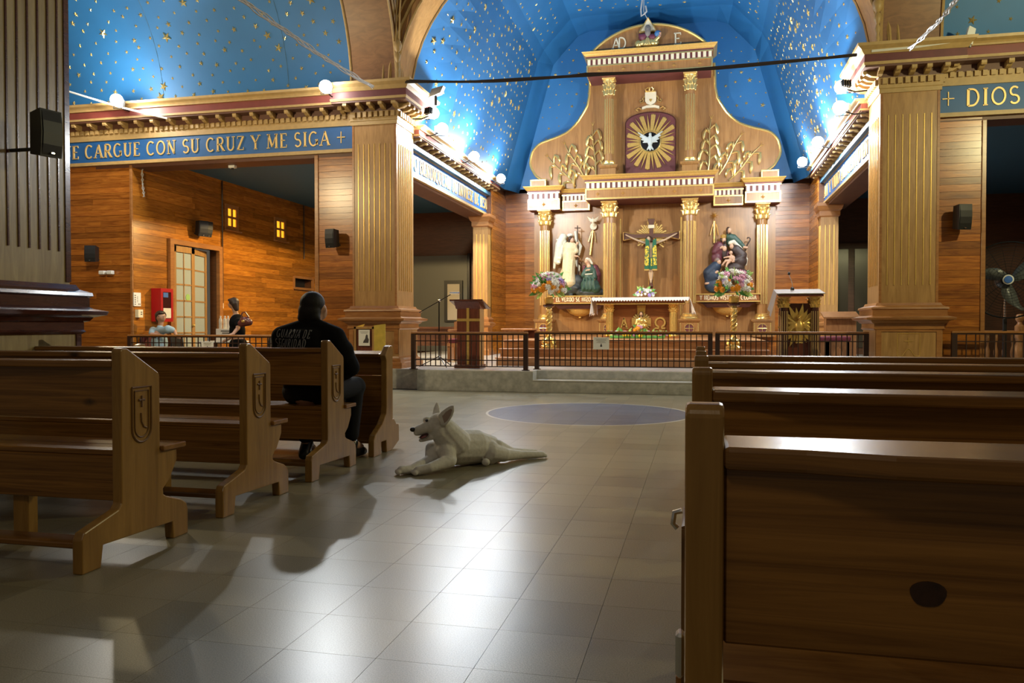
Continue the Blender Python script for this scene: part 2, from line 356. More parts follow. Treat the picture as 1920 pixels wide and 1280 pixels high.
def write(text, place, h, mat, parent, name='letter', gap=.16, space=.45, wide=1.0, thick=.15, thin=.06, serif=True, dep=.012, one=False, total=None):
    """each character its own raised letter; place(u, v, d): u along the line, v up, d out"""
    adv = sum((GL[c][0] + gap if c in GL else space) for c in text) - gap
    k = wide * h
    if total: k = total / adv
    u = 0; allmb = MB()
    for c in text:
        if c not in GL: u += space; continue
        wd, st, sf = GL[c]; mb = allmb if one else MB(); ls = []
        for kd, pts in st:
            t = {'T': thick, 't': thin, 'm': (thick + thin) * .52}[kd]
            if not serif: t = thick
            ls.append(([((u + x) * k, y * h) for x, y in pts], t * h))
        if serif:
            for x, y in sf: ls.append(([((u + x - .13) * k, y * h), ((u + x + .13) * k, y * h)], thin * h))
        strokes(mb, ls, place, dep)
        if not one: mb.build(name, mat, parent)
        u += wd + gap
    if one: return allmb.build(name, mat, parent)
# ================================================================== THE SETTING
XL, XR = -4.97, 2.56          # inner faces of the crossing piers
CX = -1.205                   # axis of the church
YP = 12.7                     # front of the far piers
ZS = 5.06                     # springing of the vaults
# ---- floor
floor = MB().box(-13, 9, -2.5, 22, -.06, -.006).build('floor', 'grout'); tag(floor, 'polished beige terrazzo tile floor of the nave with a round blue inlay', 'floor', kind='structure')
TS = .32; x00 = -.99; y00 = 2.34; rest = MB()
for i in range(-38, 32):
    for j in range(-15, 32):
        a, b = x00 + i * TS, y00 + j * TS
        if b + TS > 12.3: continue
        near = (-2.62 < a < -.02 and 1.9 < b) or (-4.1 < a <= -2.62 and 1.9 < b < 3.1)
        if near: piece('tile', 'floor', a + .0007, a + TS - .0007, b + .0007, b + TS - .0007, -.006, 0, floor)
        else: rest.box(a + .0007, a + TS - .0007, b + .0007, b + TS - .0007, -.006, 0)
o = rest.build('tile', 'floor', floor); o['kind'] = 'stuff'
# ---- chancel platform, entry steps, altar steps
plat = thing('floor_chancel', (CX, 12.3, 0), 'grey concrete chancel platform with pale marble floor behind the railing', 'platform', kind='structure')
mb = MB().box(-4.47, -2.55, 12.3, 21.5, 0, .318).box(-2.55, .14, 12.62, 21.5, 0, .318).box(.14, 2.06, 12.3, 21.5, 0, .318).box(-5.96, -4.47, 12.5, 21.5, 0, .318).box(2.06, 3.55, 12.5, 21.5, 0, .318)
mb.build('platform_body', 'concrete', plat)
mb = MB().box(-4.47, -2.55, 12.3, 21.5, .318, .33).box(-2.55, .14, 12.62, 21.5, .318, .33).box(.14, 2.06, 12.3, 21.5, .318, .33).box(-7.2, -4.47, 13.5, 21.5, .3, .33).box(2.06, 4.6, 13.5, 21.5, .3, .33).box(-5.96, -4.47, 12.5, 13.5, .318, .33).box(2.06, 3.55, 12.5, 13.5, .318, .33)
mb.build('marble_floor', 'marble', plat)
st = MB().box(-2.55, .14, 12.3, 12.62, 0, .178).build('entry_step', 'concrete', plat)
MB().box(-2.55, .14, 12.29, 12.62, .178, .19).build('step_edge', 'marble', plat)
for k in range(3):
    y = 13.9 + .3 * k; z = .33 + .15 * k
    MB().box(-3.55, 1.14, y, 20.4, z, z + .125).build('altar_step', 'step_wood', plat)
    MB().cbox(-3.57, 1.16, y - .03, 20.4, z + .125, z + .15, .006).build('step_nosing', 'step_wood', plat)
ZA = .78

# ---- wood walls of single planks
def plank_wall(root, ax, face, out, a0, a1, z0, z1, mat, h=.103, holes=(), seg=(1.1, 2.4), t=.018):
    z = z0; row = 0
    while z < z1 - .01:
        zt = min(z + h, z1); a = a0
        while a < a1 - .005:
            l = RN.uniform(*seg); b = min(a + l, a1)
            if a1 - b < .35: b = a1
            spans = [(a, b)]
            for h0, h1, g0, g1 in holes:
                if g0 < zt - .01 and g1 > z + .01:
                    ns = []
                    for s0, s1 in spans:
                        if h1 <= s0 or h0 >= s1: ns.append((s0, s1))
                        else:
                            if h0 > s0 + .01: ns.append((s0, h0))
                            if h1 < s1 - .01: ns.append((h1, s1))
                    spans = ns
            for s0, s1 in spans:
                p = t + RN.uniform(-.0025, .0025); q = sorted((face, face + out * p))
                if ax == 'x': piece('plank', mat, s0 + .001, s1 - .001, q[0], q[1], z + .0018, zt - .0018, root)
                else: piece('plank', mat, q[0], q[1], s0 + .001, s1 - .001, z + .0018, zt - .0018, root)
            a = b
        z = zt; row += 1
def wallbox(name, label, *bx, mat='wall_dark'):
    mb = MB()
    for b in bx: mb.box(*b)
    return tag(mb.build(name, mat), label, 'wall', kind='structure')
w1 = wallbox('wall_left', 'orange varnished plank wall of the left aisle with door and amber windows', (-10.4, -10.2, 12.95, 13.87, 0, 4.3), (-10.4, -10.2, 15.5, 18.8, 0, 4.3), (-10.4, -10.2, 19.8, 22, 0, 4.3), (-10.4, -10.2, 13.87, 15.5, 2.68, 4.3), (-10.4, -10.2, 18.8, 19.8, 0, 2.02), (-10.4, -10.2, 18.8, 19.8, 2.29, 4.3))
plank_wall(w1, 'y', -10.2, 1, 12.81, 21.5, 0, 4.22, 'plank_y', .115, [(13.85, 15.52, 0, 2.70), (18.8, 19.8, 2.02, 2.29)], (1.0, 2.6))
w2 = wallbox('wall_left_front', 'reddish plank wall left of the aisle opening under the blue frieze', (-12.4, -10.2, 12.82, 13.0, 0, 5))
plank_wall(w2, 'x', 12.82, -1, -12.4, -10.235, 0, 4.0, 'plank_x')
w3 = wallbox('wall_left_return', 'narrow plank wall between aisle opening and left pilaster', (-6.5, -5.77, 12.82, 13.0, 0, 5), (-10.2, -6.5, 12.82, 13.0, 3.98, 5))
plank_wall(w3, 'x', 12.82, -1, -6.45, -5.79, 0, 4.0, 'plank_x', seg=(3, 4))
w4 = wallbox('wall_right_return', 'narrow plank wall between right pilaster and dark right aisle opening', (3.36, 3.98, 12.82, 13.0, 0, 5), (3.98, 8.6, 12.82, 13.0, 4.02, 5))
plank_wall(w4, 'x', 12.82, -1, 3.36, 3.94, 0, 4.05, 'plank_x', seg=(3, 4))
w5 = wallbox('wall_chancel_left', 'plank wall at the left end of the chancel beside the altarpiece', (-5.2, -4.99, 19.0, 20.7, 0, 5))
plank_wall(w5, 'y', -4.99, 1, 19.05, 20.48, .33, 4.42, 'plank_y', seg=(3, 4))
w6 = wallbox('wall_chancel_right', 'plank wall at the right end of the chancel beside the altarpiece', (2.58, 2.8, 19.0, 20.7, 0, 5))
plank_wall(w6, 'y', 2.58, -1, 19.05, 20.48, .33, 4.42, 'plank_y', seg=(3, 4))
w7 = wallbox('wall_back', 'plank end wall behind the altarpiece', (-5.2, 2.8, 20.5, 20.7, 0, 4.6))
plank_wall(w7, 'x', 20.5, -1, -4.98, -3.7, .33, 4.48, 'plank_x', seg=(3, 4)); plank_wall(w7, 'x', 20.5, -1, 1.3, 2.57, .33, 4.48, 'plank_x', seg=(3, 4))
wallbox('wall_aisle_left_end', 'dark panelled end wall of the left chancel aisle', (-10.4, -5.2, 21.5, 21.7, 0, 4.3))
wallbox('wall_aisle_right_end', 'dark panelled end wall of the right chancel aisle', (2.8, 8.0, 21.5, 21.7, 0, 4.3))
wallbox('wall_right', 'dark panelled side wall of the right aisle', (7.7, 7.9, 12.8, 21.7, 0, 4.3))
wallbox('wall_left_end', 'end wall of the left transept', (-12.6, -12.4, 4.6, 13, 0, 8.2))
wallbox('wall_right_end', 'end wall of the right transept', (8.6, 8.8, 4.6, 13, 0, 8.2))
c = MB().box(-10.4, -5.0, 13.0, 21.7, 4.22, 4.3).build('ceiling_aisle_left', 'aisle_blue'); tag(c, 'flat dark blue ceiling of the left aisle', 'ceiling', kind='structure')
c = MB().box(2.6, 7.9, 13.0, 21.7, 4.22, 4.3).build('ceiling_aisle_right', 'aisle_blue'); tag(c, 'flat dark blue ceiling of the right aisle', 'ceiling', kind='structure')
# jambs of the two openings
for n, (x0, x1), lb in ((1, (-6.52, -6.45), 'brown wooden jamb right of the left aisle opening'), (2, (-10.235, -10.186), 'pale wooden jamb left of the left aisle opening'), (3, (3.94, 4.0), 'wooden jamb of the dark right aisle opening')):
    t = MB().cbox(x0, x1, 12.78, 13.02, 0, 4.0, .006).build('trim_%d' % n, 'oak_mould'); tag(t, lb, 'trim', kind='structure')

# ---- entablatures with frieze lettering
def entab(name, label, P, a0, a1, zf, fh, k, text, tu0, tu1, th, tv, fm='frieze', gm='ochre', dent=.105, modp=.33, lmat='gold_e', sof=True):
    root = thing(name, P((a0 + a1) / 2, 0, zf), label, 'trim', kind='structure')
    def bx(part, mat, u0, u1, o0, o1, z0, z1, par=root):
        a = P(u0, o0, z0); b = P(u1, o1, z1); lo = [min(a[i], b[i]) for i in range(3)]; hi = [max(a[i], b[i]) for i in range(3)]
        return MB().box(lo[0], hi[0], lo[1], hi[1], lo[2], hi[2]).build(part, mat, par)
    zt = zf + fh
    bx('frieze', fm, a0, a1, -.06, .03, zf, zt)
    bx('architrave', gm, a0, a1, -.3, .05, zf - .03, zf); bx('architrave', gm, a0, a1, -.3, .075, zf - .065, zf - .03)
    bx('beam_soffit', 'soffit', a0, a1, -.45, .0, zf - .12, zf - .065)
    bx('band', gm, a0, a1, -.06, .05, zt, zt + .20 * k)
    n = int((a1 - a0) / dent)
    for i in range(n):
        u = a0 + (i + .5) * (a1 - a0) / n; bx('dentil', gm, u - dent * .28, u + dent * .28, .05, .085, zt + .12 * k, zt + .20 * k)
    bx('soffit', 'soffit', a0, a1, -.06, .27, zt + .30 * k, zt + .33 * k); bx('bed_moulding', 'soffit', a0, a1, -.06, .06, zt + .20 * k, zt + .30 * k)
    n = int((a1 - a0) / modp)
    for i in range(n):
        u = a0 + (i + .5) * (a1 - a0) / n
        pr = [(.06, zt + .20 * k), (.13, zt + .215 * k), (.18, zt + .25 * k), (.235, zt + .235 * k), (.25, zt + .26 * k), (.25, zt + .30 * k), (.06, zt + .30 * k)]
        mb = MB(); m = len(pr); vs = [P(u - .035, o_, z_) for o_, z_ in pr] + [P(u + .035, o_, z_) for o_, z_ in pr]
        mb.add(vs, [tuple(range(m)), tuple(range(2 * m - 1, m - 1, -1))] + [(q, (q + 1) % m, (q + 1) % m + m, q + m) for q in range(m)])
        mb.build('modillion', gm, root)
    bx('cornice_edge', gm, a0, a1, -.06, .29, zt + .33 * k, zt + .37 * k)
    bx('cornice_band', 'red', a0, a1, -.06, .275, zt + .37 * k, zt + .50 * k)
    bx('cornice_lip', gm, a0, a1, -.06, .31, zt + .50 * k, zt + .53 * k)
    pr = [(-.06, zt + .53 * k), (.29, zt + .53 * k), (.31, zt + .56 * k), (.36, zt + .59 * k), (.37, zt + .63 * k), (-.06, zt + .63 * k)]
    mb = MB(); m = len(pr); mb.add([P(a0, *q) for q in pr] + [P(a1, *q) for q in pr], [tuple(range(m)), tuple(range(2 * m - 1, m - 1, -1))] + [(q, (q + 1) % m, (q + 1) % m + m, q + m) for q in range(m)])
    mb.build('cornice_top', gm, root)
    if text: write(text, lambda u, v, d: P(tu0 + u * (1 if tu1 > tu0 else -1), .03 + d, tv + v), th, lmat, root, total=abs(tu1 - tu0), dep=.014)
    return root
M['gold_e'] = plain('letter_gold', (.74, .50, .18), .4, .25)
PA = lambda u, o, z: (u, 12.80 - o, z)
entab('trim_4', 'blue frieze and dentilled cornice over the left aisle opening, gold words CARGUE CON SU CRUZ', PA, -12.4, -5.77, 4.075, .39, .94, 'QUE CARGUE CON SU CRUZ Y ME SIGA +', atY(100, 290, 12.77).x, atY(648, 260, 12.77).x, .235, 4.16)
entab('trim_5', 'blue frieze and dentilled cornice over the right aisle opening, gold word DIOS', PA, 3.36, 8.6, 4.12, .385, .94, '+ DIOS', atY(1766, 184, 12.77).x, atY(1912, 184, 12.77).x, .235, 4.205)
entab('trim_6', 'blue lettered frieze along the left side of the chancel', lambda u, o, z: (-5.13 + o, u, z), 13.5, 19.35, 3.80, .41, .62, 'SRADO BENDIQUEME DE INVIESE DE JESUS', 13.1, 19.2, .24, 3.885, dent=.09)
entab('trim_7', 'blue lettered frieze along the right side of the chancel', lambda u, o, z: (2.72 - o, u, z), 13.5, 19.35, 3.80, .41, .62, 'PAN Y VINO ALIMENTO ENTERO', 19.2, 13.2, .24, 3.885, dent=.09)

# ---- crossing piers
def pier(name, label, x0, x1, y0, y1, zb, body, mould, gold, band, flute_sides, pedh=1.03, shield=True):
    root = thing(name, ((x0 + x1) / 2, (y0 + y1) / 2, zb), label, 'pilaster', kind='structure')
    MB().ring(x0, x1, y0, y1, [(.13, zb), (.13, zb + .09), (.10, zb + .11), (.10, zb + .14), (.06, zb + .17), (.05, zb + .2)]).build('plinth', mould, root)
    MB().ring(x0, x1, y0, y1, [(.05, zb + .2), (.05, pedh)]).build('pedestal', body, root)
    for s in (0, 1):
        e = x0 - .05 if s == 0 else x1 + .05
    MB().ring(x0, x1, y0, y1, [(.06, pedh - .05), (.08, pedh - .03), (.07, pedh - .015), (.07, pedh + .045), (.10, pedh + .055), (.12, pedh + .085), (.19, pedh + .105), (.20, pedh + .135), (.12, pedh + .155)]).build('pedestal_cornice', mould, root)
    MB().ring(x0, x1, y0, y1, [(.12, pedh + .155), (.10, pedh + .17), (.10, pedh + .245), (.12, pedh + .26), (.115, pedh + .285), (.05, pedh + .31), (.03, pedh + .35)]).build('base', mould, root)
    zs0, zs1 = pedh + .35, 4.44
    MB().box(x0, x1, y0, y1, zs0, zs1).build('shaft', body, root)
    for (a, b, c_, d) in ((x0, x0 + .035, y0 - .008, y0), (x1 - .035, x1, y0 - .008, y0)): MB().box(a, b, c_, d, zs0, zs1).build('frame', mould, root)
    for sd in flute_sides:
        for i in range(7):
            if sd == 'y':
                u = x0 + (i + 1.15) * (x1 - x0) / 8.3; MB().box(u - .0055, u + .0055, y0 - .009, y0, zs0 + .26, zs1 - .32).build('flute', gold, root)
            else:
                xx = (x1, x1 + .009) if sd == '+x' else (x0 - .009, x0)
                u = y0 + (i + 1.15) * (y1 - y0) / 8.3; MB().box(*xx, u - .007, u + .007, zs0 + .26, zs1 - .32).build('flute', gold, root)
    MB().ring(x0, x1, y0, y1, [(.02, zs1), (.02, zs1 + .06), (.03, zs1 + .07), (.03, zs1 + .22)]).build('neck_band', band, root)
    n = 8
    for i in range(n):
        u = (i + .5) / n
        MB().box(x0 + u * (x1 - x0) - .03, x0 + u * (x1 - x0) + .03, y0 - .07, y0 - .03, zs1 + .12, zs1 + .21).build('dentil', band, root)
        for xx in ((x1 + .03, x1 + .07), (x0 - .07, x0 - .03)): MB().box(*xx, y0 + u * (y1 - y0) - .03, y0 + u * (y1 - y0) + .03, zs1 + .12, zs1 + .21).build('dentil', band, root)
    MB().ring(x0, x1, y0, y1, [(.03, zs1 + .22), (.04, zs1 + .31), (.26, zs1 + .32), (.26, zs1 + .35)]).build('soffit', 'soffit', root)
    for u in (-.04, .25, .5, .75, 1.04):
        for px, py, dx, dy in ((x0 + u * (x1 - x0), y0, 0, -1), (x1, y0 + u * (y1 - y0), 1, 0), (x0, y0 + u * (y1 - y0), -1, 0)):
            mb = MB(); pr = [(.04, .23), (.14, .245), (.2, .28), (.235, .265), (.25, .28), (.25, .32), (.04, .32)]; m = len(pr)
            vs = [(px + dx * q + s_ * .035 * abs(dy), py + dy * q + s_ * .035 * abs(dx), zs1 + z) for s_ in (-1, 1) for q, z in pr]
            mb.add(vs, [tuple(range(m)), tuple(range(2 * m - 1, m - 1, -1))] + [(q, (q + 1) % m, (q + 1) % m + m, q + m) for q in range(m)]).build('modillion', band, root)
    MB().ring(x0, x1, y0, y1, [(.27, zs1 + .35), (.28, zs1 + .39)]).build('cornice_edge', band, root)
    MB().ring(x0, x1, y0, y1, [(.27, zs1 + .39), (.27, zs1 + .50)]).build('cornice_band', 'maroon', root)
    MB().ring(x0, x1, y0, y1, [(.28, zs1 + .50), (.30, zs1 + .53), (.32, zs1 + .56), (.37, zs1 + .60), (.38, zs1 + .64)]).build('cornice_top', band, root)
    if shield:
        xc = (x0 + x1) / 2; yy = y0 - .052
        pts = [(xc - .15, .93), (xc + .15, .93), (xc + .15, .62)] + [(xc + .15 * cos(rad(a)), .62 + .15 * sin(rad(a))) for a in range(-15, -180, -15)] + [(xc - .15, .62), (xc - .15, .93)]
        MB().tube([(p, yy, q) for p, q in pts], .006, 5).build('shield', gold, root)
        MB().tube([(xc - .06, yy, .82), (xc + .06, yy, .82)], .006, 5).tube([(xc, yy, .87), (xc, yy, .77)], .006, 5).build('shield_cross', gold, root)
        MB().tube([(xc - .14, yy, .60), (xc - .08, yy, .61), (xc - .03, yy, .69), (xc, yy, .71), (xc + .03, yy, .69), (xc + .08, yy, .61), (xc + .14, yy, .60)], .006, 5).build('shield_hill', gold, root)
        fr = MB()
        for a, b, c_, d in ((x0 - .04, x0 + .03, .58, .96), (x1 - .03, x1 + .04, .58, .96)): fr.box(a, b, y0 - .065, y0 - .05, c_, d)
        fr.box(x0 - .04, x1 + .04, y0 - .065, y0 - .05, .96, .985); fr.build('pedestal_frame', mould, root)
    return root
pier('pilaster', 'tall square oak pilaster with gold flutes left of the altar', XL - .8, XL, YP, YP + .8, .33, 'oak', 'oak_mould', 'gold', 'ochre', ('y', '+x'))
pier('pilaster', 'tall square oak pilaster with gold flutes right of the altar', XR, XR + .8, YP, YP + .8, .33, 'oak', 'oak_mould', 'gold', 'ochre', ('y', '-x'))
near = pier('pilaster', 'dark near pier with black speaker at the left picture edge', XL - .8, XL, 4.7, 5.5, 0, 'pier_dark', 'dark_mould', 'dark_mould', 'ochre', ('+x',), shield=False)
MB().box(XL - .012, XL + .01, 5.455, 5.505, 1.4, 4.4).box(XL + .045, XL + .06, 5.50, 5.552, .25, 1.0).build('frame', 'dark_mould', near)
# small chancel pilasters
def small_pil(label, x0, x1, s):
    root = thing('pilaster', ((x0 + x1) / 2, 18.85, .33), label, 'pilaster', kind='structure')
    y0, y1 = 18.68, 19.05
    MB().ring(x0, x1, y0, y1, [(.05, .33), (.05, .45), (.02, .5), (.02, 1.0), (.08, 1.05), (.09, 1.1), (.03, 1.14), (.05, 1.2), (.0, 1.26)]).build('pedestal', 'oak_mould', root)
    MB().box(x0, x1, y0, y1, 1.26, 3.42).build('shaft', 'oak', root)
    for i in range(3):
        u = x0 + (i + 1) * (x1 - x0) / 4; MB().box(u - .007, u + .007, y0 - .01, y0, 1.5, 3.25).build('flute', 'gold', root)
        for xx in ((x1, x1 + .01) if s < 0 else (x0 - .01, x0),): MB().box(*xx, y0 + (i + 1) * .09 - .006, y0 + (i + 1) * .09 + .006, 1.5, 3.25).build('flute', 'gold', root)
    MB().ring(x0, x1, y0, y1, [(0, 3.42), (.03, 3.45), (.03, 3.55), (.06, 3.58), (.09, 3.66), (.09, 3.73)]).build('capital', 'oak_mould', root)
small_pil('slim fluted pilaster at the far end of the left chancel opening', -5.35, -4.99, -1)
small_pil('slim fluted pilaster at the far end of the right chancel opening', 2.58, 2.94, 1)

# ---- vaults with raised stars
def star_mesh(mat):
    vs = [(0, 0, .34)]; n = 10
    for i in range(n):
        a = pi / 2 + i * pi / 5; r = 1 if i % 2 == 0 else .40
        vs.append((r * cos(a), r * sin(a), .06))
    for i in range(n):
        a = pi / 2 + i * pi / 5; r = 1 if i % 2 == 0 else .40
        vs.append((r * cos(a), r * sin(a), -.12))
    fs = [(0, i + 1, (i + 1) % n + 1) for i in range(n)] + [(i + 1, i + 11, (i + 1) % n + 11, (i + 1) % n + 1) for i in range(n)]
    me = bpy.data.meshes.new('star'); me.from_pydata(vs, [], fs); me.materials.append(M[mat]); return me
STAR = star_mesh('gold_leaf')
def stars_on(root, fn, u0, u1, su, v0, v1, sv, cap=300, sizes=(.034, .05, .085)):
    """fn(u, v) -> point, inward normal, up direction on the vault"""
    allst = []; nv = int((v1 - v0) / sv); nu = int((u1 - u0) / su)
    for j in range(nv):
        for i in range(nu):
            u = u0 + (i + .5 + (.5 if j % 2 else 0) + RN.uniform(-.22, .22)) * su; v = v0 + (j + .5 + RN.uniform(-.22, .22)) * sv
            if u > u1 - .05: continue
            q = RN.random(); s = sizes[2] if q > .93 else sizes[1] if q > .72 else sizes[0]
            allst.append((s * RN.uniform(.88, 1.12), u, v, RN.uniform(-.5, .5)))
    allst.sort(key=lambda t: -t[0])
    extra = MB()
    for k, (s, u, v, sp) in enumerate(allst):
        p, n, up = fn(u, v); n = Vector(n).normalized(); x = Vector(up).cross(n).normalized(); y = n.cross(x)
        m = Matrix(((x.x, y.x, n.x), (x.y, y.y, n.y), (x.z, y.z, n.z))) @ Matrix.Rotation(sp, 3, 'Z')
        if k < cap:
            o = bpy.data.objects.new('star', STAR); COL.objects.link(o); o.parent = root; o.location = Vector(p) - wl(root) + n * s * .10; o.rotation_euler = m.to_euler(); o.scale = (s, s, s)
        else:
            extra.add([Vector(p) + n * s * .1 + m @ (v_.co * s) for v_ in STAR.vertices], [tuple(f.vertices) for f in STAR.polygons])
    if extra.v: o = extra.build('star', 'gold_leaf', root); o['kind'] = 'stuff'
def barrel(name, label, x0, x1, a=3.78, b=2.98, yc=9.02, n=40):
    mb = MB(); vs = []
    for r in (0, .06):
        for i in range(n + 1):
            t = pi * i / n
            for x in (x0, x1): vs.append((x, yc + (a + r) * cos(t), ZS - .05 + (b + r) * sin(t)))
    k = (n + 1) * 2; fs = []
    for i in range(n): fs += [(2 * i, 2 * i + 1, 2 * i + 3, 2 * i + 2), (k + 2 * i, k + 2 * i + 2, k + 2 * i + 3, k + 2 * i + 1)]
    o = mb.add(vs, fs).build(name, 'blue', smooth=True); tag(o, label, 'ceiling', kind='structure')
    def fn(u, v):
        t = v / ((a + b) / 2)
        for _ in range(4): t = t
        return (u, yc + a * cos(t), ZS - .05 + b * sin(t)), (0, -b * cos(t), -a * sin(t)), (0, -a * sin(t), b * cos(t))
    return o, fn
vl, fnl = barrel('ceiling_left', 'blue barrel vault with raised gold stars over the left transept', -12.4, XL - .3)
stars_on(vl, fnl, -12.3, XL - .82, .36, .12, 2.9, .19, sizes=(.036, .05, .085))
vr, fnr = barrel('ceiling_right', 'dark blue barrel vault with raised gold stars over the right transept', XR + .3, 8.6)
stars_on(vr, fnr, XR + .85, 8.3, .45, .12, 2.2, .25, sizes=(.036, .055, .075))
sm = MB()
for u in (-9.5, -7.0):
    sm.tube([Vector(fnl(u, v * .3)[0]) for v in range(14)], .006, 4)
sm.build('panel_seam', 'aisle_blue', vl)
# chancel vault: steep sides, canted shoulders, flat top, hipped towards the end wall
def sect(g): return [(-4.62 - g, 4.50), (-3.70 - g, 7.80), (-2.98 - g * .6, 8.55 + g * .5), (.56 + g * .6, 8.55 + g * .5), (1.28 + g, 7.80), (2.20 + g, 4.50)]
s0, s1 = sect(.22), sect(0)
NS = 40
def resample(P, n):
    L = [0]
    for i in range(len(P) - 1): L.append(L[-1] + math.hypot(P[i + 1][0] - P[i][0], P[i + 1][1] - P[i][1]))
    out = []
    for k in range(n + 1):
        t = L[-1] * k / n; i = 0
        while i < len(L) - 2 and L[i + 1] < t: i += 1
        f = (t - L[i]) / (L[i + 1] - L[i]); out.append((P[i][0] + f * (P[i + 1][0] - P[i][0]), P[i][1] + f * (P[i + 1][1] - P[i][1])))
    return out
def on_sect(P, ang):      # where the ray from the axis leaves the section
    ox, oz = CX, 4.5; dx, dz = cos(ang), sin(ang)
    for i in range(len(P) - 1):
        (xa, za), (xb, zb) = P[i], P[i + 1]; ex_, ez_ = xb - xa, zb - za; den = dx * ez_ - dz * ex_
        if abs(den) < 1e-9: continue
        t = ((xa - ox) * ez_ - (za - oz) * ex_) / den; u = ((xa - ox) * dz - (za - oz) * dx) / den
        if t > 0 and -1e-6 <= u <= 1 + 1e-6: return (ox + dx * t, oz + dz * t)
    return P[0] if dx < 0 else P[-1]
angs = [pi - math.atan2(p[1] - 4.5, -(p[0] - CX)) if False else math.atan2(p[1] - 4.5, p[0] - CX) for p in resample(s0, NS)]
ell_ = [(CX - 3.80, 4.5)] + [(CX + 3.80 * cos(q), 5.0 + 3.0 * sin(q)) for q in [pi * (1 - i / 60) for i in range(61)]] + [(CX + 3.80, 4.5)]
rows_ = [(13.38, [on_sect(ell_, q) for q in angs]), (13.9, [tuple(V2 * .5 for V2 in (a_[0] + b_[0], a_[1] + b_[1])) for a_, b_ in zip([on_sect(ell_, q) for q in angs], [on_sect(s0, q) for q in angs])]), (14.8, [on_sect(s0, q) for q in angs]), (19.75, [on_sect(s0, q) for q in angs]), (20.5, [on_sect(s1, q) for q in angs])]
mb = MB(); k_ = NS + 1
mb.add([(x, y, z) for y, P in rows_ for x, z in P], [(r_ * k_ + i, r_ * k_ + i + 1, (r_ + 1) * k_ + i + 1, (r_ + 1) * k_ + i) for r_ in range(4) for i in range(NS)] + [tuple(range(4 * k_, 5 * k_))])
vc = mb.build('ceiling_chancel', 'blue'); tag(vc, 'bright blue faceted vault with gold stars over the altar', 'ceiling', kind='structure')
from mathutils.bvhtree import BVHTree
bvh = BVHTree.FromPolygons([v.co.copy() for v in vc.data.vertices], [tuple(p.vertices) for p in vc.data.polygons])
def snap(p, o):
    d = (Vector(p) - Vector(o)).normalized(); h = bvh.ray_cast(Vector(o), d)
    if h[0] is None: return p, -d
    n = h[1] if h[1].dot(d) < 0 else -h[1]
    return h[0], n
def slope(i):
    (xa, za), (xb, zb) = s0[i], s0[i + 1]; l = math.hypot(xb - xa, zb - za); dx, dz = (xb - xa) / l, (zb - za) / l
    def f(u, v):
        p, n = snap((xa + dx * v, u, za + dz * v), (CX, u, 4.9)); return p, n, (dx, 0, dz)
    return l, f
l, f0 = slope(0); l4, f4 = slope(4)
stars_on(vc, f0, 13.5, 19.7, .27, .15, l, .23, 150, (.028, .042, .07))
stars_on(vc, lambda u, v: f4(u, l4 - v), 13.5, 19.7, .27, .15, l4, .23, 110, (.028, .042, .07))
for i in (1, 2, 3):
    li, fi = slope(i); stars_on(vc, fi, 15.5, 19.7, .3, .1, li, .28, 0, (.028, .036, .05))
stars_on(vc, lambda u, v: ((u, 20.5, v), (0, -1, 0), (0, 0, 1)), -4.1, 1.7, .3, 4.7, 8.4, .27, 40, (.026, .045, .062))
# ---- arches over the crossing
def arch(name, label, P, c, a, b, w0, w1, mat, t=.32, n=28, gm='ochre'):
    """P(u, w, z): u along the span, w across the soffit"""
    root = thing(name, P(c - a, (w0 + w1) / 2, ZS), label, 'arch', kind='structure')
    vs = []; k = n + 1
    for w_ in (w0, w1):
        for r in (0, t):
            for i in range(k): th = pi * i / n; vs.append(P(c - (a + r) * cos(th), w_, ZS + (b + r) * sin(th)))
    fs = []
    for i in range(n):
        fs += [(i, i + 1, 2 * k + i + 1, 2 * k + i), (k + i, 3 * k + i, 3 * k + i + 1, k + i + 1), (i, k + i, k + i + 1, i + 1), (2 * k + i, 2 * k + i + 1, 3 * k + i + 1, 3 * k + i)]
    MB().add(vs, fs).build('soffit_board', mat, root, smooth=True)
    for w_, s_ in ((w0, -1), (w1, 1)):
        for r, rr in ((-.012, .022), (.12, .03), (.24, .02)):
            MB().tube([P(c - (a + r) * cos(pi * i / n), w_ + s_ * (.005 if r < 0 else .012), ZS + (b + r) * sin(pi * i / n)) for i in range(k)], rr, 5).build('arch_moulding', gm, root, smooth=True)
    return root
arch('trim_8', 'round oak arch framing the chancel', lambda u, w_, z: (u, w_, z), CX, 3.77, 2.95, YP, YP + .7, 'oak')
M['arch_brown'] = wood('brown_arch_veneer', (.17, .075, .030), (.27, .125, .05), (.6, .6, 2), rough=.4, rnd=.03)
arch('trim_9', 'round brown arch opening to the left transept', lambda u, w_, z: (w_, u, z), 9.1, 3.6, 2.95, XL - .8, XL, 'arch_brown')
arch('trim_10', 'round brown arch opening to the right transept', lambda u, w_, z: (w_, u, z), 9.1, 3.6, 2.95, XR, XR + .8, 'arch_brown')
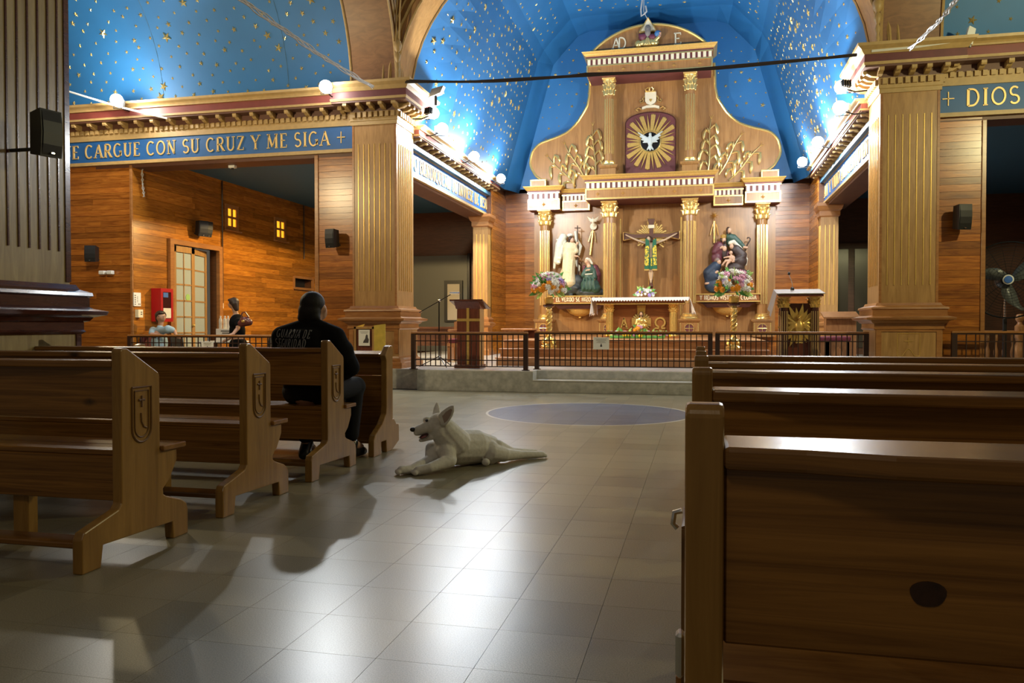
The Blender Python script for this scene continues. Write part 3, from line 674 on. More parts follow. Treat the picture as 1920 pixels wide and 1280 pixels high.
for sgn, xx, nm in ((-1, XL, 'left'), (1, XR, 'right')):
    mb = MB(); rows = 16; vs = []
    for i in range(rows):
        z = i / (rows - 1) * 2.6; th = math.asin(min(1, z / 3.25)); th2 = th
        p = Vector((xx + (-sgn) * .0, 9.1 + 3.9 * cos(th), ZS + z)); q = Vector((CX + sgn * 4.07 * cos(th2), YP + .02, ZS + z))
        p.x = xx - sgn * .02 if sgn < 0 else xx - .02
        for j in range(5): vs.append(p.lerp(q, j / 4))
    mb.add(vs, [(i * 5 + j, i * 5 + j + 1, i * 5 + j + 6, i * 5 + j + 5) for i in range(rows - 1) for j in range(4)])
    o = mb.build('trim_pendentive_' + nm, 'arch_brown', smooth=True); tag(o, 'brown pendentive between the two arches above the %s pilaster' % nm, 'trim', kind='structure')
    x = xx - sgn * .07; y = YP - .12
    fin = thing('finial', (x, y, ZS + .1), 'gilded pendant finial in the corner above the %s pilaster' % nm, 'ornament', kind='structure')
    MB().lathe([(.02, -.5), (.03, -.40), (.02, -.34), (.045, -.28), (.02, -.2), (.05, -.14), (.055, -.08), (.025, -.03), (.06, .02), (.075, .08), (.06, .14), (.03, .17)], 14, (x, y, ZS + .55)).build('pendant', 'ochre', fin, smooth=True)
    for d in (-.03, .03): MB().tube([(x + d, y, ZS + .7), (x + d - sgn * .03, y - .05, ZS + 1.2), (x + d - sgn * .12, y - .15, ZS + 1.8)], .016, 5).build('rod', 'ochre', fin)
# ================================================================== LAMPS, CABLES, SPEAKERS
def flood(loc, aim, power, color, label, r=.075, group='floodlights on the cornices', lr=.05, housing='grey', spot=None, arm=None):
    loc = Vector(loc); d = (Vector(aim) - loc).normalized(); q = d.to_track_quat('Z', 'Y').to_matrix()
    root = thing('floodlight', loc, label, 'floodlight', group)
    T = lambda mb: mb.xf(q.to_4x4())
    T(MB().cbox(-.075, .075, -.06, .06, -.075, -.012, .012)).build('housing', housing, root, local=True)
    T(MB().ell((0, 0, .055), (.105, .105, .105), None, 20, 12)).build('bulb', 'bulb', root, smooth='all', local=True); T(MB().lathe([(.05, -.03), (.075, -.012), (.085, .012), (.08, .014)], 18)).build('collar', housing, root, smooth=True, local=True)
    mb = MB()
    for i in range(4): mb.box(-.065 + i * .04, -.055 + i * .04, -.055, .055, -.10, -.075)
    T(mb).build('cooling_fins', housing, root, local=True)
    MB().tube([(-.09, 0, -.02), (-.10, 0, -.12), (.10, 0, -.12), (.09, 0, -.02)], .008, 5).build('bracket', 'blackmetal', root, local=True)
    if arm: MB().tube([(0, 0, -.05), (arm[0] * .5, arm[1] * .5, -.11), (arm[0], arm[1], -.10)], .012, 6).build('mounting_arm', 'blackmetal', root, smooth=True, local=True)
    l = plight('floodlight_beam', d * .22, power, color, lr, 'SPOT', d * .22 + Vector((-.25, -.95, -.15)), 179, .12) if spot == 'wide' else plight('floodlight_beam', d * .22, power, color, lr) if not spot else plight('floodlight_beam', d * .22, power, color, lr, 'SPOT', d * 5, spot, .6)
    l.parent = root
    return root
W1 = (1, .93, .80); W2 = (.92, .97, 1.0)
PL = lambda x, y, X: atX(x, y, X)
FL = [
 (atY(222, 190, 12.25), (-9.5, 9, 5.6), 60, W1, 'floodlight clipped to a white pole at the far left cornice', 'grey'),
 (atY(612, 162, 12.22), (-4.5, 6, 2.5), 270, W2, 'bright floodlight on the cornice left of the left pilaster', 'grey'),
 (atX(808, 210, -4.56), (-1.2, 20.1, 3.6), 270, W1, 'small warm floodlight under the dark spotlight box on the left pilaster', 'black'),
 (atX(826, 242, -4.58), (0, 10.5, 4.2), 130, W2, 'largest floodlight on the left chancel cornice', 'grey'),
 (atX(887, 294, -4.60), (0, 11, 4.2), 125, W2, 'middle floodlight on the left chancel cornice', 'grey'),
 (atX(938, 335, -4.62), (0, 11, 4.2), 75, W2, 'floodlight at the far end of the left chancel cornice', 'grey'),
 (atX(1582, 160, 2.15), (-1.2, 20.1, 3.6), 270, W1, 'small warm floodlight under the right pilaster cornice corner', 'black'),
 (atX(1580, 202, 2.17), (-2.4, 10.5, 4.2), 130, W2, 'largest floodlight on the right chancel cornice', 'grey'),
 (atX(1535, 267, 2.19), (0, 11, 4.2), 125, W2, 'middle floodlight on the right chancel cornice', 'grey'),
 (atX(1505, 304, 2.21), (0, 11, 4.2), 75, W2, 'floodlight at the far end of the right chancel cornice', 'grey'),
]
fls = [flood(l, a, p, c, lb, housing=h, arm=(0, .30) if l[1] < 12.5 else (-.34, 0) if l[0] < 0 else (.34, 0), spot=128 if h == 'black' else 'wide' if p == 270 else None) for l, a, p, c, lb, h in FL]
MB().tube([atY(118, 168, 12.2), atY(222, 200, 12.3), atY(313, 222, 12.52)], .018, 6).build('pole', 'white', fls[0])
# unlit spotlight boxes
sp = thing('spotlight_box', atX(817, 174, -4.5), 'dark unlit spotlight box tilted up on the left pilaster cornice', 'spotlight')
p = wl(sp); MB().prism([(-.14, -.10), (.10, -.02), (.16, .10), (-.05, .06)], 'y', -.06, .06).xf(Matrix.Translation(p)).build('housing', 'grey', sp)
MB().box(p.x - .02, p.x + .02, p.y - .02, p.y + .02, p.z - .22, p.z - .02).build('bracket', 'blackmetal', sp)
sp = thing('spotlight_box', atY(1813, 68, 12.45), 'pale translucent spotlight box standing on the right cornice', 'spotlight')
p = wl(sp); MB().prism([(-.05, -.11), (.06, -.13), (.10, .08), (.02, .13), (-.01, .02)], 'y', -.05, .05).xf(Matrix.Translation(p)).build('housing', 'white', sp)
for q in (-.04, .04): MB().box(p.x + q - .01, p.x + q + .01, p.y - .02, p.y + .02, p.z - .16, p.z - .1).build('foot', 'grey', sp)
tag(MB().tube([atY(1634, 95, 12.40), atY(1794, 80, 12.40)], .022, 4).build('light_channel', 'white', base=tuple(atY(1714, 88, 12.40))), 'white metal light channel lying on top of the right cornice', 'light channel')
# tie cables
def cable(name, label, pts, r, mat, strands=1, sag=0):
    root = thing(name, pts[0], label, 'cable')
    for k in range(strands):
        P = []
        for i in range(len(pts) - 1):
            a, b = Vector(pts[i]), Vector(pts[i + 1]); n = 10
            for j in range(n + (i == len(pts) - 2)):
                t = j / n; q = a.lerp(b, t); q.z -= sag * 4 * t * (1 - t) * (1 + .25 * k)
                q += Vector((.012 * sin(j * 1.7 + k * 2.1), .02 * (k - strands / 2), .018 * (k - strands / 2) + .008 * sin(j * .9 + k)))
                P.append(q)
        MB().tube(P, r, 5).build('strand', mat, root, smooth=True)
    return root
cable('cable_bundle', 'dark cable bundle stretched across the chancel arch', [(XL + .3, 12.36, 5.02), tuple(atY(1100, 140, 12.36)), tuple(atY(1606, 102, 12.36))], .02, 'cable_dark', 3, .03)
cable('cable_bundle', 'pale cable bundle slanting up over the left starry vault', [tuple(atX(700, 163, -5.0)), tuple(atX(612, 110, -5.0)), tuple(atX(540, 60, -5.0)), tuple(atX(450, -4, -5.0)), tuple(atX(380, -60, -5.0))], .009, 'cable', 4)
cable('cable_bundle', 'three thin cables slanting up over the right arch', [tuple(atX(1705, 92, 2.5)), tuple(atX(1760, 40, 2.5)), tuple(atX(1795, -4, 2.5)), tuple(atX(1840, -60, 2.5))], .011, 'cable', 3)
hk = thing('hanging_wire', atY(1208, 0, 17.5), 'twisted wire with a tangled grey hook hanging above the altarpiece top', 'wire')
a = atY(1208, -60, 17.5); b = atY(1207, 22, 17.5); c = atY(1214, 36, 17.5)
MB().tube([a, b, c], .008, 5).build('strand', 'cable', hk); MB().tube([a + Vector((.05, 0, 0)), b + Vector((-.06, 0, .05)), b + Vector((-.05, 0, -.09)), b + Vector((.02, 0, -.04)), b + Vector((.06, 0, .0)), b + Vector((.04, 0, .12))], .02, 6).build('hook', 'grey', hk, smooth=True)

# speakers
def speaker(loc, rz, tilt, label, h=.34, w_=.18, d=.17, wall=(0, .16, 0), n=1, name='loudspeaker'):
    root = thing(name, loc, label, 'speaker', 'black wall speakers')
    for k in range(n):
        m = Matrix.Rotation(rz + k * .35, 4, 'Z') @ Matrix.Rotation(tilt, 4, 'X') @ Matrix.Translation((k * w_ * .62, -k * .0, 0))
        prof = [(-d / 2, -h / 2), (-d / 2 - .012, -h / 4), (-d / 2 - .018, 0), (-d / 2 - .012, h / 4), (-d / 2, h / 2), (d / 2, h / 2 - .02), (d / 2, -h / 2 + .02)]
        MB().prism(prof, 'x', -w_ / 2, w_ / 2).xf(m).build('cabinet', 'black', root, local=True)
        MB().prism([(-d / 2 - .003, -h / 2 + .012), (-d / 2 - .02, -h / 4), (-d / 2 - .026, 0), (-d / 2 - .02, h / 4), (-d / 2 - .003, h / 2 - .012), (-d / 2 + .03, h / 2 - .012), (-d / 2 + .03, -h / 2 + .012)], 'x', -w_ / 2 + .012, w_ / 2 - .012).xf(m).build('grille', 'black', root, local=True)
        MB().box(-.012, .012, -d / 2 - .026, -d / 2 - .005, -h / 2 + .02, -h / 2 + .03).xf(m).build('badge', 'chrome', root, local=True)
    wv = Vector(wall)
    MB().tube([(0, 0, -h * .3), wv * .6 + Vector((0, 0, -h * .3)), wv + Vector((0, 0, -h * .3))], .014, 6).build('bracket', 'black', root, local=True)
    return root
speaker(atY(86, 252, 5.05) + Vector((.0, 0, 0)), rad(75), 0, 'black speaker bracketed to the near dark pier', .34, .16, .12, (-.35, 0, 0)).location = atX(86, 252, -4.66)
speaker(atY(172, 476, 12.6), rad(20), 0, 'small black speaker on reddish plank wall above the emergency light', .30, .19, .16, (0, .18, 0))
speaker(atX(378, 428, -10.0), rad(60), rad(8), 'black double speaker above the glazed aisle door', .32, .19, .16, (-.17, 0, 0), n=2)
speaker(atY(623, 447, 12.6), rad(-8), rad(4), 'small black speaker on the narrow wall left of the left pilaster', .32, .17, .16, (.06, .18, 0))
speaker(atY(1804, 407, 12.6), rad(12), rad(4), 'small black speaker on the plank wall right of the right pilaster', .36, .18, .16, (-.04, .18, 0))
# ================================================================== PEWS
def bevelled(mb, off=.006, ang=25, seg=2):
    bm = bmesh.new(); vs = [bm.verts.new(v) for v in mb.v]
    for f in mb.f: bm.faces.new([vs[i] for i in f])
    bmesh.ops.recalc_face_normals(bm, faces=bm.faces); bm.normal_update()
    ed = [e for e in bm.edges if len(e.link_faces) == 2 and e.calc_face_angle(0) > rad(ang)]
    bmesh.ops.bevel(bm, geom=ed, offset=off, segments=seg, affect='EDGES', profile=.5, clamp_overlap=True)
    bm.verts.index_update(); o = MB(); o.v = [v.co[:] for v in bm.verts]; o.f = [tuple(v.index for v in f.verts) for f in bm.faces]; bm.free(); return o
END = [(0, .935), (.012, .947), (.045, .947), (.06, .938), (.255, .828), (.265, .81), (.265, .455), (.39, .44), (.39, .385), (.335, .30), (.285, .262), (.288, .235), (.31, .222), (.42, .185), (.465, .155), (.475, .12), (.475, 0), (.36, 0), (.352, .085), (-.115, .095), (-.13, 0), (-.24, 0), (-.24, .146), (-.225, .175), (-.02, .228), (0, .25)]
def make_pew(W, s, t=.05):
    """s = -1: body runs to -x from the aisle end; s = +1: to +x"""
    root = thing('pew', (0, 0, 0))
    X = lambda a, b: tuple(sorted((s * a, s * b)))
    for k, (a, b) in enumerate((X(0, t), X(W - t, W))):
        e = bevelled(MB().prism(END, 'x', a, b), .006).build('end_panel', 'pew_end', root, local=True)
        xf = (0 if k == 0 else s * W) + (-s if k == 0 else s) * .001
        U = [(.07, .765), (.20, .765), (.20, .585)] + [(.135 + .065 * cos(rad(q)), .575 + .065 * sin(rad(q))) for q in range(-15, -180, -15)] + [(.07, .585), (.07, .765)]
        MB().tube([(xf, y, z) for y, z in U], .0055, 5).build('carved_border', 'carve', e, local=True)
        U2 = [(.088, .748), (.182, .748), (.182, .585)] + [(.135 + .047 * cos(rad(q)), .58 + .047 * sin(rad(q))) for q in range(-15, -180, -15)] + [(.088, .585), (.088, .748)]
        MB().tube([(xf, y, z) for y, z in U2], .0035, 5).build('carved_border', 'carve', e, local=True)
        MB().tube([(xf, .135, .725), (xf, .135, .672)], .006, 5).tube([(xf, .115, .705), (xf, .155, .705)], .006, 5).build('carved_cross', 'carve', e, local=True)
        MB().tube([(xf, .13, .645), (xf, .133, .605), (xf, .148, .58), (xf, .168, .572)], .0045, 5).build('carved_curve', 'carve', e, local=True)
    a, b = X(t, W - t)
    MB().cbox(a, b, .018, .045, .628, .865, .004).build('backrest', 'pew_board', root, local=True)
    pts = [(s * t, .0), (s * (t + .10), -.006), (s * (t + .2), -.028), (s * (t + .4), -.036), (s * (W - t), -.036), (s * (W - t), .125), (s * t, .125)]
    bevelled(MB().prism(pts, 'z', .862, .892), .006, seg=2).build('book_ledge', 'pew_board', root, local=True)
    a2, b2 = X(-.018, W + .018)
    bevelled(MB().box(a2, b2, .267, .44, .445, .472).box(a, b, .10, .266, .446, .471), .004, 40, 1).build('seat', 'pew_board', root, local=True)
    MB().cbox(a, b, .10, .125, .235, .445, .004).build('apron', 'pew_board', root, local=True)
    MB().cbox(a, b, -.215, -.09, .10, .125, .005).build('kneeler', 'pew_board', root, local=True)
    for f in (.28, .72):
        xm = s * W * f; MB().cbox(xm - .045, xm + .045, .14, .20, 0, .445, .004).build('leg', 'pew_end', root, local=True)
    return root
LROW = 'wooden pews of the left block'; RROW = 'wooden pews of the right block'
lp = make_pew(2.45, -1); rp = make_pew(2.6, 1)
def put(proto, i, loc, label, group, zs=1.0):
    o = proto if i == 0 else copy_tree(proto)
    o.location = loc; o.scale = (1, 1, zs); tag(o, label, 'pew', group); return o
for i, (y, lb) in enumerate(((3.08, 'nearest wooden pew of the left block, cut off by the left picture edge'), (4.10, 'second wooden pew of the left block, between the nearest pew and the man in black'), (5.12, 'wooden pew on which the man in black sits'))):
    put(lp, i, (-2.52, y, 0), lb, LROW)
for i, (y, zs, lb) in enumerate(((1.07, 1.0, 'nearest wooden pew at lower right with a big dark knot in its back'), (2.04, .998, 'second wooden pew from the camera in the right block'), (3.00, .992, 'third wooden pew from the camera in the right block'), (3.95, .979, 'fourth wooden pew from the camera in the right block'), (4.90, .975, 'fifth wooden pew from the camera, behind the front kneeler of the right block'))):
    put(rp, i, (-.018, y, 0), lb, RROW, zs)
# the big knot and a small one in the nearest right pew
kn = plain('pine_knot', (.030, .010, .004), .4, var=.5, scale=60)
nearpew = rp
def knot(x, z, rx, rz, par, y=.0168):
    c_ = MB()
    vs = [(x + rx * cos(2 * pi * i / 20) * (1 + .07 * sin(6 * pi * i / 20)), y, z + rz * sin(2 * pi * i / 20) * (1 + .06 * cos(4 * pi * i / 20))) for i in range(20)]
    c_.add(vs + [(v[0], y + .003, v[2]) for v in vs], [tuple(range(20)), tuple(range(39, 19, -1))] + [(i, (i + 1) % 20, (i + 1) % 20 + 20, i + 20) for i in range(20)])
    return c_.build('knot', kn, par, local=True)
knot(.298, .714, .021, .017, nearpew)
MB().tube([(-.004, .03, .80), (-.014, .03, .797), (-.016, .03, .782), (-.010, .03, .776)], .004, 6).build('bag_hook', 'chrome', nearpew, smooth=True, local=True)
MB().cbox(-.012, 0, .02, .045, .575, .635, .004).build('bag_hook', 'chrome', nearpew, local=True)
def make_kneeler(W, s, t=.05):
    root = thing('front_kneeler', (0, 0, 0))
    X = lambda a, b: tuple(sorted((s * a, s * b)))
    prof = [(-.05, .80), (.03, .875), (.07, .885), (.115, .88), (.12, .86), (.12, .26), (.15, .26), (.20, .21), (.25, .205), (.26, .18), (.26, .06), (.10, .02), (-.02, .02), (-.03, .10), (-.13, .10), (-.14, 0), (-.29, 0), (-.29, .13), (-.265, .17), (-.12, .24), (-.03, .32), (-.02, .38), (-.02, .76)]
    prof = [(y, max(z, 0) if z > .05 else 0) for y, z in prof]
    for a, b in (X(0, t), X(W - t, W)): bevelled(MB().prism(prof, 'x', a, b), .006).build('end_panel', 'pew_end', root, local=True)
    a, b = X(t, W - t)
    MB().cbox(a, b, .03, .055, .10, .63, .004).build('front_board', 'pew_board', root, local=True)
    MB().cbox(a, b, .03, .055, .635, .80, .004).build('front_board', 'pew_board', root, local=True)
    bevelled(MB().prism([(-.06, .79), (-.06, .815), (.13, .835), (.13, .81)], 'x', a, b), .005).build('book_ledge', 'pew_board', root, local=True)
    MB().cbox(a, b, -.24, -.10, .10, .125, .005).build('kneeler', 'pew_board', root, local=True)
    return root
k1 = make_kneeler(2.45, -1); k1.location = (-2.52, 6.22, 0); tag(k1, 'wooden front kneeler desk facing the man in black', 'kneeler')
k2 = make_kneeler(2.6, 1); k2.location = (-.018, 5.72, 0); tag(k2, 'wooden front kneeler at the head of the right pew block', 'kneeler')

# ================================================================== THE MAN IN BLACK
M['skin'] = plain('skin', (.42, .23, .15), .5); M['hair'] = plain('black_hair', (.006, .005, .005), .6, spec=.3, var=.4, scale=200, bump=.3)
M['jacket'] = plain('black_fleece', (.005, .005, .0055), .95, spec=.12, bump=.15, scale=220); M['trousers'] = plain('black_trousers', (.008, .008, .010), .85, spec=.2, bump=.1, scale=150)
M['shoe'] = plain('black_leather', (.010, .010, .010), .28)
M['print'] = plain('grey_print', (.16, .16, .16), .7)
def atD(x, y, d):
    a = (x - 960) / 1500; b = (640 - y) / 1500
    return Vector([(0, 0, 1.05)[i] + d * (_f[i] + a * _r[i] + b * _u[i]) for i in range(3)])
man = thing('person', (-2.75, 5.4, 0), 'man in black jacket printed GUARDIA DE SEGURIDAD sitting on pew, seen from behind', 'person')
V = Vector
hip = V((-2.815, 5.40, .575)); waist = V((-2.815, 5.405, .72)); chest = V((-2.815, 5.42, .90)); nck = V((-2.812, 5.45, 1.05)); head = V((-2.798, 5.48, 1.185))
ls = V((-3.035, 5.43, .965)); rs = V((-2.615, 5.43, .965)); le = V((-3.115, 5.56, .735)); re = V((-2.560, 5.58, .735)); lw = V((-2.920, 5.80, .66)); rw = V((-2.720, 5.82, .665))
lh = V((-2.920, 5.42, .56)); rh = V((-2.720, 5.42, .56)); lk = V((-2.990, 5.86, .56)); rk = V((-2.660, 5.88, .565)); la = V((-3.010, 5.74, .12)); ra = V((-2.675, 5.84, .13))
body = organic('body', [('e', head, (.072, .09, .105)), ('e', head + V((.020, .048, -.035)), (.054, .055, .065)), ('e', head + V((.04, .10, -.02)), (.012, .016, .016)), ('e', head + V((.078, .01, -.01)), (.012, .022, .03)), ('e', head + V((-.078, .01, -.01)), (.012, .022, .03)),
    ('c', nck - V((0, .0, .04)), head - V((0, 0, .06)), .058, .055), ('c', hip, waist, .13, .125), ('c', waist, chest, .125, .135), ('c', ls, rs, .06), ('c', chest, nck, .12, .06),
    ('c', ls, le, .052, .043), ('c', rs, re, .052, .043), ('c', le, lw, .042, .03), ('c', re, rw, .042, .03), ('c', lw, lw + V((.05, .05, -.02)), .034, .03), ('c', rw, rw + V((-.05, .05, -.02)), .034, .03),
    ('c', lh, lk, .085, .058), ('c', rh, rk, .085, .058), ('c', lk, la, .055, .038), ('c', rk, ra, .055, .038), ('c', la, la + V((0, .12, -.06)), .04, .035), ('c', ra, ra + V((.02, .13, -.06)), .04, .035)], 'skin', man, .013, 3)
for c_, d_ in ((lw + V((.05, .05, -.02)), 1), (rw + V((-.05, .05, -.02)), -1)):     # clasped fingers
    for i in range(4):
        p = c_ + V((0, .022 - .016 * i, .018 - .012 * i)); MB().cap(p, p + V((d_ * .035, .03, -.008)), .0085, .008).cap(p + V((d_ * .035, .03, -.008)), p + V((d_ * .06, .015, -.02)), .008, .007).build('finger', 'skin', body, smooth='all')
    p = c_ + V((0, .01, .035)); MB().cap(p, p + V((d_ * .03, .03, .01)), .010, .009).build('thumb', 'skin', body, smooth='all')
jk = organic('jacket', [('e', V((-2.815, 5.41, .62)), (.195, .155, .14)), ('e', waist, (.205, .155, .15)), ('e', chest - V((0, .0, .03)), (.225, .155, .15)), ('e', chest + V((0, .005, .045)), (.20, .135, .10)), ('c', ls - V((-.02, 0, .01)), rs - V((.02, 0, .01)), .088), ('c', ls, ls.lerp(nck, .8), .085, .07), ('c', rs, rs.lerp(nck, .8), .085, .07), ('c', nck - V((0, 0, .05)), nck + V((0, .0, .02)), .085, .072),
    ('c', ls, le, .083, .075), ('c', rs, re, .083, .075), ('c', le, lw, .072, .052), ('c', re, rw, .072, .052), ('e', (ls + le) / 2, (.088, .088, .10)), ('e', (rs + re) / 2, (.088, .088, .10))], 'jacket', man, .013, 5)
organic('trousers', [('e', hip, (.185, .145, .105)), ('c', lh, lk, .105, .08), ('c', rh, rk, .105, .08), ('c', lk, la + V((0, 0, .06)), .078, .062), ('c', rk, ra + V((0, 0, .06)), .078, .064), ('e', rk + V((0, .01, 0)), (.085, .085, .082))], 'trousers', man, .013, 3)
for a_, t_, nm in ((la, V((0, .20, 0)), 'l'), (ra, V((.03, .20, 0)), 'r')):
    s_ = organic('shoe', [('c', V((a_.x, a_.y - .03, .05)), V((a_.x, a_.y + .02, .12)), .048, .05), ('c', V((a_.x, a_.y - .04, .042)), V((a_.x + t_.x, a_.y + .16, .038)), .042, .036), ('e', V((a_.x + t_.x * .8, a_.y + .12, .05)), (.045, .06, .035))], 'shoe', man, .009, 3)
    MB().tube([(a_.x - .03, a_.y + .06, .10), (a_.x + .03, a_.y + .075, .093), (a_.x - .028, a_.y + .09, .085), (a_.x + .032, a_.y + .105, .078)], .003, 4).build('lace', 'white' if nm == 'x' else 'ochre', s_)
hr = organic('hair', [('e', head + V((-.010, -.016, .03)), (.092, .100, .09)), ('e', head + V((-.018, -.045, -.03)), (.088, .072, .085)), ('c', head + V((-.06, -.045, -.075)), head + V((.030, -.055, -.075)), .052, .042), ('e', head + V((-.078, -.02, -.075)), (.045, .05, .045))], 'hair', man, .01, 3)
# lettering on the back follows the cloth
from mathutils.bvhtree import BVHTree
def drape(obj, d=V((0, 1, 0)), start=-1.2):
    o = wl(obj); me = obj.data; bv = BVHTree.FromPolygons([v.co + o for v in me.vertices], [tuple(p.vertices) for p in me.polygons])
    def f(x, z, up):
        h = bv.ray_cast(V((x, 5.0, z)), d)
        y = h[0].y if h[0] is not None else 5.27
        return (x, y - .006 - up, z)
    return f
dr = drape(jk)
def back_text(t, x0, x1, z, h, tilt):
    write(t, lambda u, v, d: dr(x0 + u, z + v + tilt * u, d), h, 'print', jk, 'printed_letter', total=x1 - x0, serif=False, thick=.10, gap=.22, dep=.002)
back_text('GUARDIA DE', -3.035, -2.745, .965, .058, -.03); back_text('SEGURIDAD', -3.045, -2.765, .895, .058, -.02)

# ================================================================== THE WHITE DOG
M['fur'] = plain('white_fur', (.62, .60, .56), .85, var=.10, scale=40, bump=.25); M['nose'] = plain('dog_nose', (.015, .013, .013), .35); M['mouth'] = plain('dog_mouth', (.05, .015, .018), .4); M['tongue'] = plain('tongue', (.30, .09, .10), .4); M['ear_in'] = plain('inner_ear', (.34, .25, .21), .8)
dog = thing('dog', tuple(atZ(870, 872, 0)), 'white short-haired dog lying on the tile floor, head raised, mouth open', 'dog')
D = atD
def rotz_to(a, b):   # rotation taking +x towards b-a
    return (V(b) - V(a)).to_track_quat('X', 'Z').to_matrix()
earn = rotz_to(D(829, 791, 5.70), D(849, 761, 5.70)); earf = rotz_to(D(816, 778, 5.85), D(819, 755, 5.85))
def flat(p, z): p = V(p); p.z = z; return p
pw = [flat(D(784, 886, 5.60), .034), flat(D(753, 887, 5.62), .034)]
def cutout(pts, d0, d1):
    n = len(pts); return ('m', [D(x, y, d) for d in (d0, d1) for x, y in pts], [tuple(range(n)), tuple(range(2 * n - 1, n - 1, -1))] + [(k, (k + 1) % n, (k + 1) % n + n, k + n) for k in range(n)])
dp = [('c', D(851, 838, 5.95), D(888, 837, 6.07), .138, .134), ('c', D(888, 837, 6.07), D(917, 842, 6.18), .134, .108), ('e', D(915, 848, 6.08), (.10, .08, .10)),
  cutout([(821, 778), (829, 770), (839, 763), (847, 759), (851, 760), (852, 768), (849, 779), (843, 789), (836, 798), (826, 797)], 5.685, 5.722), cutout([(810, 780), (813, 765), (818, 753), (821, 754), (824, 764), (826, 778)], 5.825, 5.86),
  ('e', D(833, 846, 5.86), (.10, .095, .11)), ('c', D(852, 828, 5.90), D(832, 801, 5.80), .120, .082), ('c', D(838, 824, 5.84), D(822, 808, 5.77), .095, .065),
  ('e', D(823, 790, 5.77), (.078, .064, .064)), ('e', D(819, 803, 5.76), (.070, .058, .056)), ('c', D(805, 799, 5.74), D(784, 806, 5.70), .052, .032), ('c', D(803, 805, 5.74), D(782, 810, 5.70), .036, .027), ('e', D(801, 787, 5.745), (.034, .03, .026)),
  ('c', D(811, 818, 5.75), D(789, 825, 5.71), .025, .016),
  ('c', D(836, 846, 5.80), D(842, 862, 5.76), .075, .058), ('c', D(842, 864, 5.74), D(806, 877, 5.62), .052, .036), ('c', D(806, 877, 5.62), pw[0], .035, .033),
  ('c', D(812, 842, 5.86), D(808, 862, 5.80), .06, .046), ('c', D(808, 862, 5.80), D(772, 880, 5.66), .044, .034), ('c', D(772, 880, 5.66), pw[1], .033, .033),
  ('c', D(922, 848, 6.06), flat(D(945, 852, 6.12), .062), .075, .056), ('c', flat(D(945, 852, 6.12), .062), flat(D(974, 852, 6.22), .044), .054, .036), ('c', flat(D(974, 850, 6.22), .044), flat(D(1016, 857, 6.33), .030), .034, .028),
  ('c', D(934, 834, 6.14), flat(D(960, 842, 6.28), .06), .042, .032), ('c', flat(D(960, 842, 6.28), .06), flat(D(1004, 850, 6.45), .03), .032, .024),
  ('e', flat(D(911, 861, 5.97), .030), (.032, .028, .030))]
for q, ds in ((pw[0], V((-.05, -.035, 0))), (pw[1], V((-.05, -.03, 0)))):
    side = ds.cross(V((0, 0, 1))).normalized()
    for i in range(4): dp.append(('e', q + ds * .45 + side * (.016 * (i - 1.5)) + V((0, 0, -.012)), (.02, .017, .019)))
for i in range(3): dp.append(('e', flat(D(1022, 857, 6.34), .018) + V((.006, 0, .006 * (i - 1))), (.012, .012, .012)))
db = organic('body', dp, 'fur', dog, .0065, 5)
MB().ell(D(774, 805, 5.69), (.021, .018, .017)).build('nose', 'nose', db, smooth='all')
MB().ell(D(800, 788, 5.708), (.0105, .010, .009)).build('eye', 'nose', db, smooth='all')
MB().ell(D(803, 788, 5.86), (.006, .006, .006)).build('eye', 'nose', db, smooth='all')
MB().ell(D(795, 817, 5.70), (.036, .026, .0135), rotz_to(D(806, 811, 5.7), D(784, 820, 5.7))).build('mouth', 'mouth', db, smooth='all')
MB().ell(D(794, 819, 5.68), (.024, .014, .006), rotz_to(D(806, 811, 5.7), D(784, 820, 5.7))).build('tongue', 'tongue', db, smooth='all')
MB().lathe([(.004, 0), (.003, .006), (.0005, .013)], 6, D(785.5, 821, 5.68)).build('tooth', 'cream', db)
MB().add(*cutout([(829, 780), (836, 772), (845, 766), (848, 768), (845, 778), (839, 788), (833, 793)], 5.683, 5.70)[1:]).build('inner_ear', 'ear_in', db)
# ================================================================== THE ALTARPIECE
RC = -1.19
ret = thing('altarpiece', (RC, 20.1, .78), 'tall carved walnut and gold altarpiece with columns, sunburst dove and curved gable', 'altarpiece')
def mir(pts): return [(RC - x, z) for x, z in pts] + [(RC + x, z) for x, z in reversed(pts)]
MB().box(RC - 2.95, RC + 2.95, 20.15, 20.45, .78, 4.6).build('back_panel', 'retablo', ret)
OUT = [(1.50, 7.4), (1.516, 7.18), (1.528, 6.815), (1.582, 6.552), (1.66, 6.42), (1.73, 6.307), (1.81, 6.19), (1.899, 6.089), (2.0, 5.995), (2.11, 5.913), (2.28, 5.84), (2.453, 5.783), (2.62, 5.735), (2.757, 5.691), (2.83, 5.65), (2.896, 5.589), (2.95, 5.525), (2.993, 5.458), (3.03, 5.33), (3.045, 5.189), (3.02, 5.08), (2.965, 4.981), (2.92, 4.9), (2.867, 4.841), (2.742, 4.754)]
MB().prism([(RC - x, z) for x, z in OUT] + [(RC - 2.6, 4.5), (RC + 2.6, 4.5)] + [(RC + x, z) for x, z in OUT[::-1]], 'y', 20.1, 20.25).build('gable_panel', 'retablo', ret)
for sx in (-1, 1): MB().tube([(RC + sx * x, 20.11, z) for x, z in OUT] + [(RC + sx * 2.6, 20.11, 4.75)], .036, 8).build('gilt_edge', 'gold_leaf', ret, smooth=True)
_cap = {}
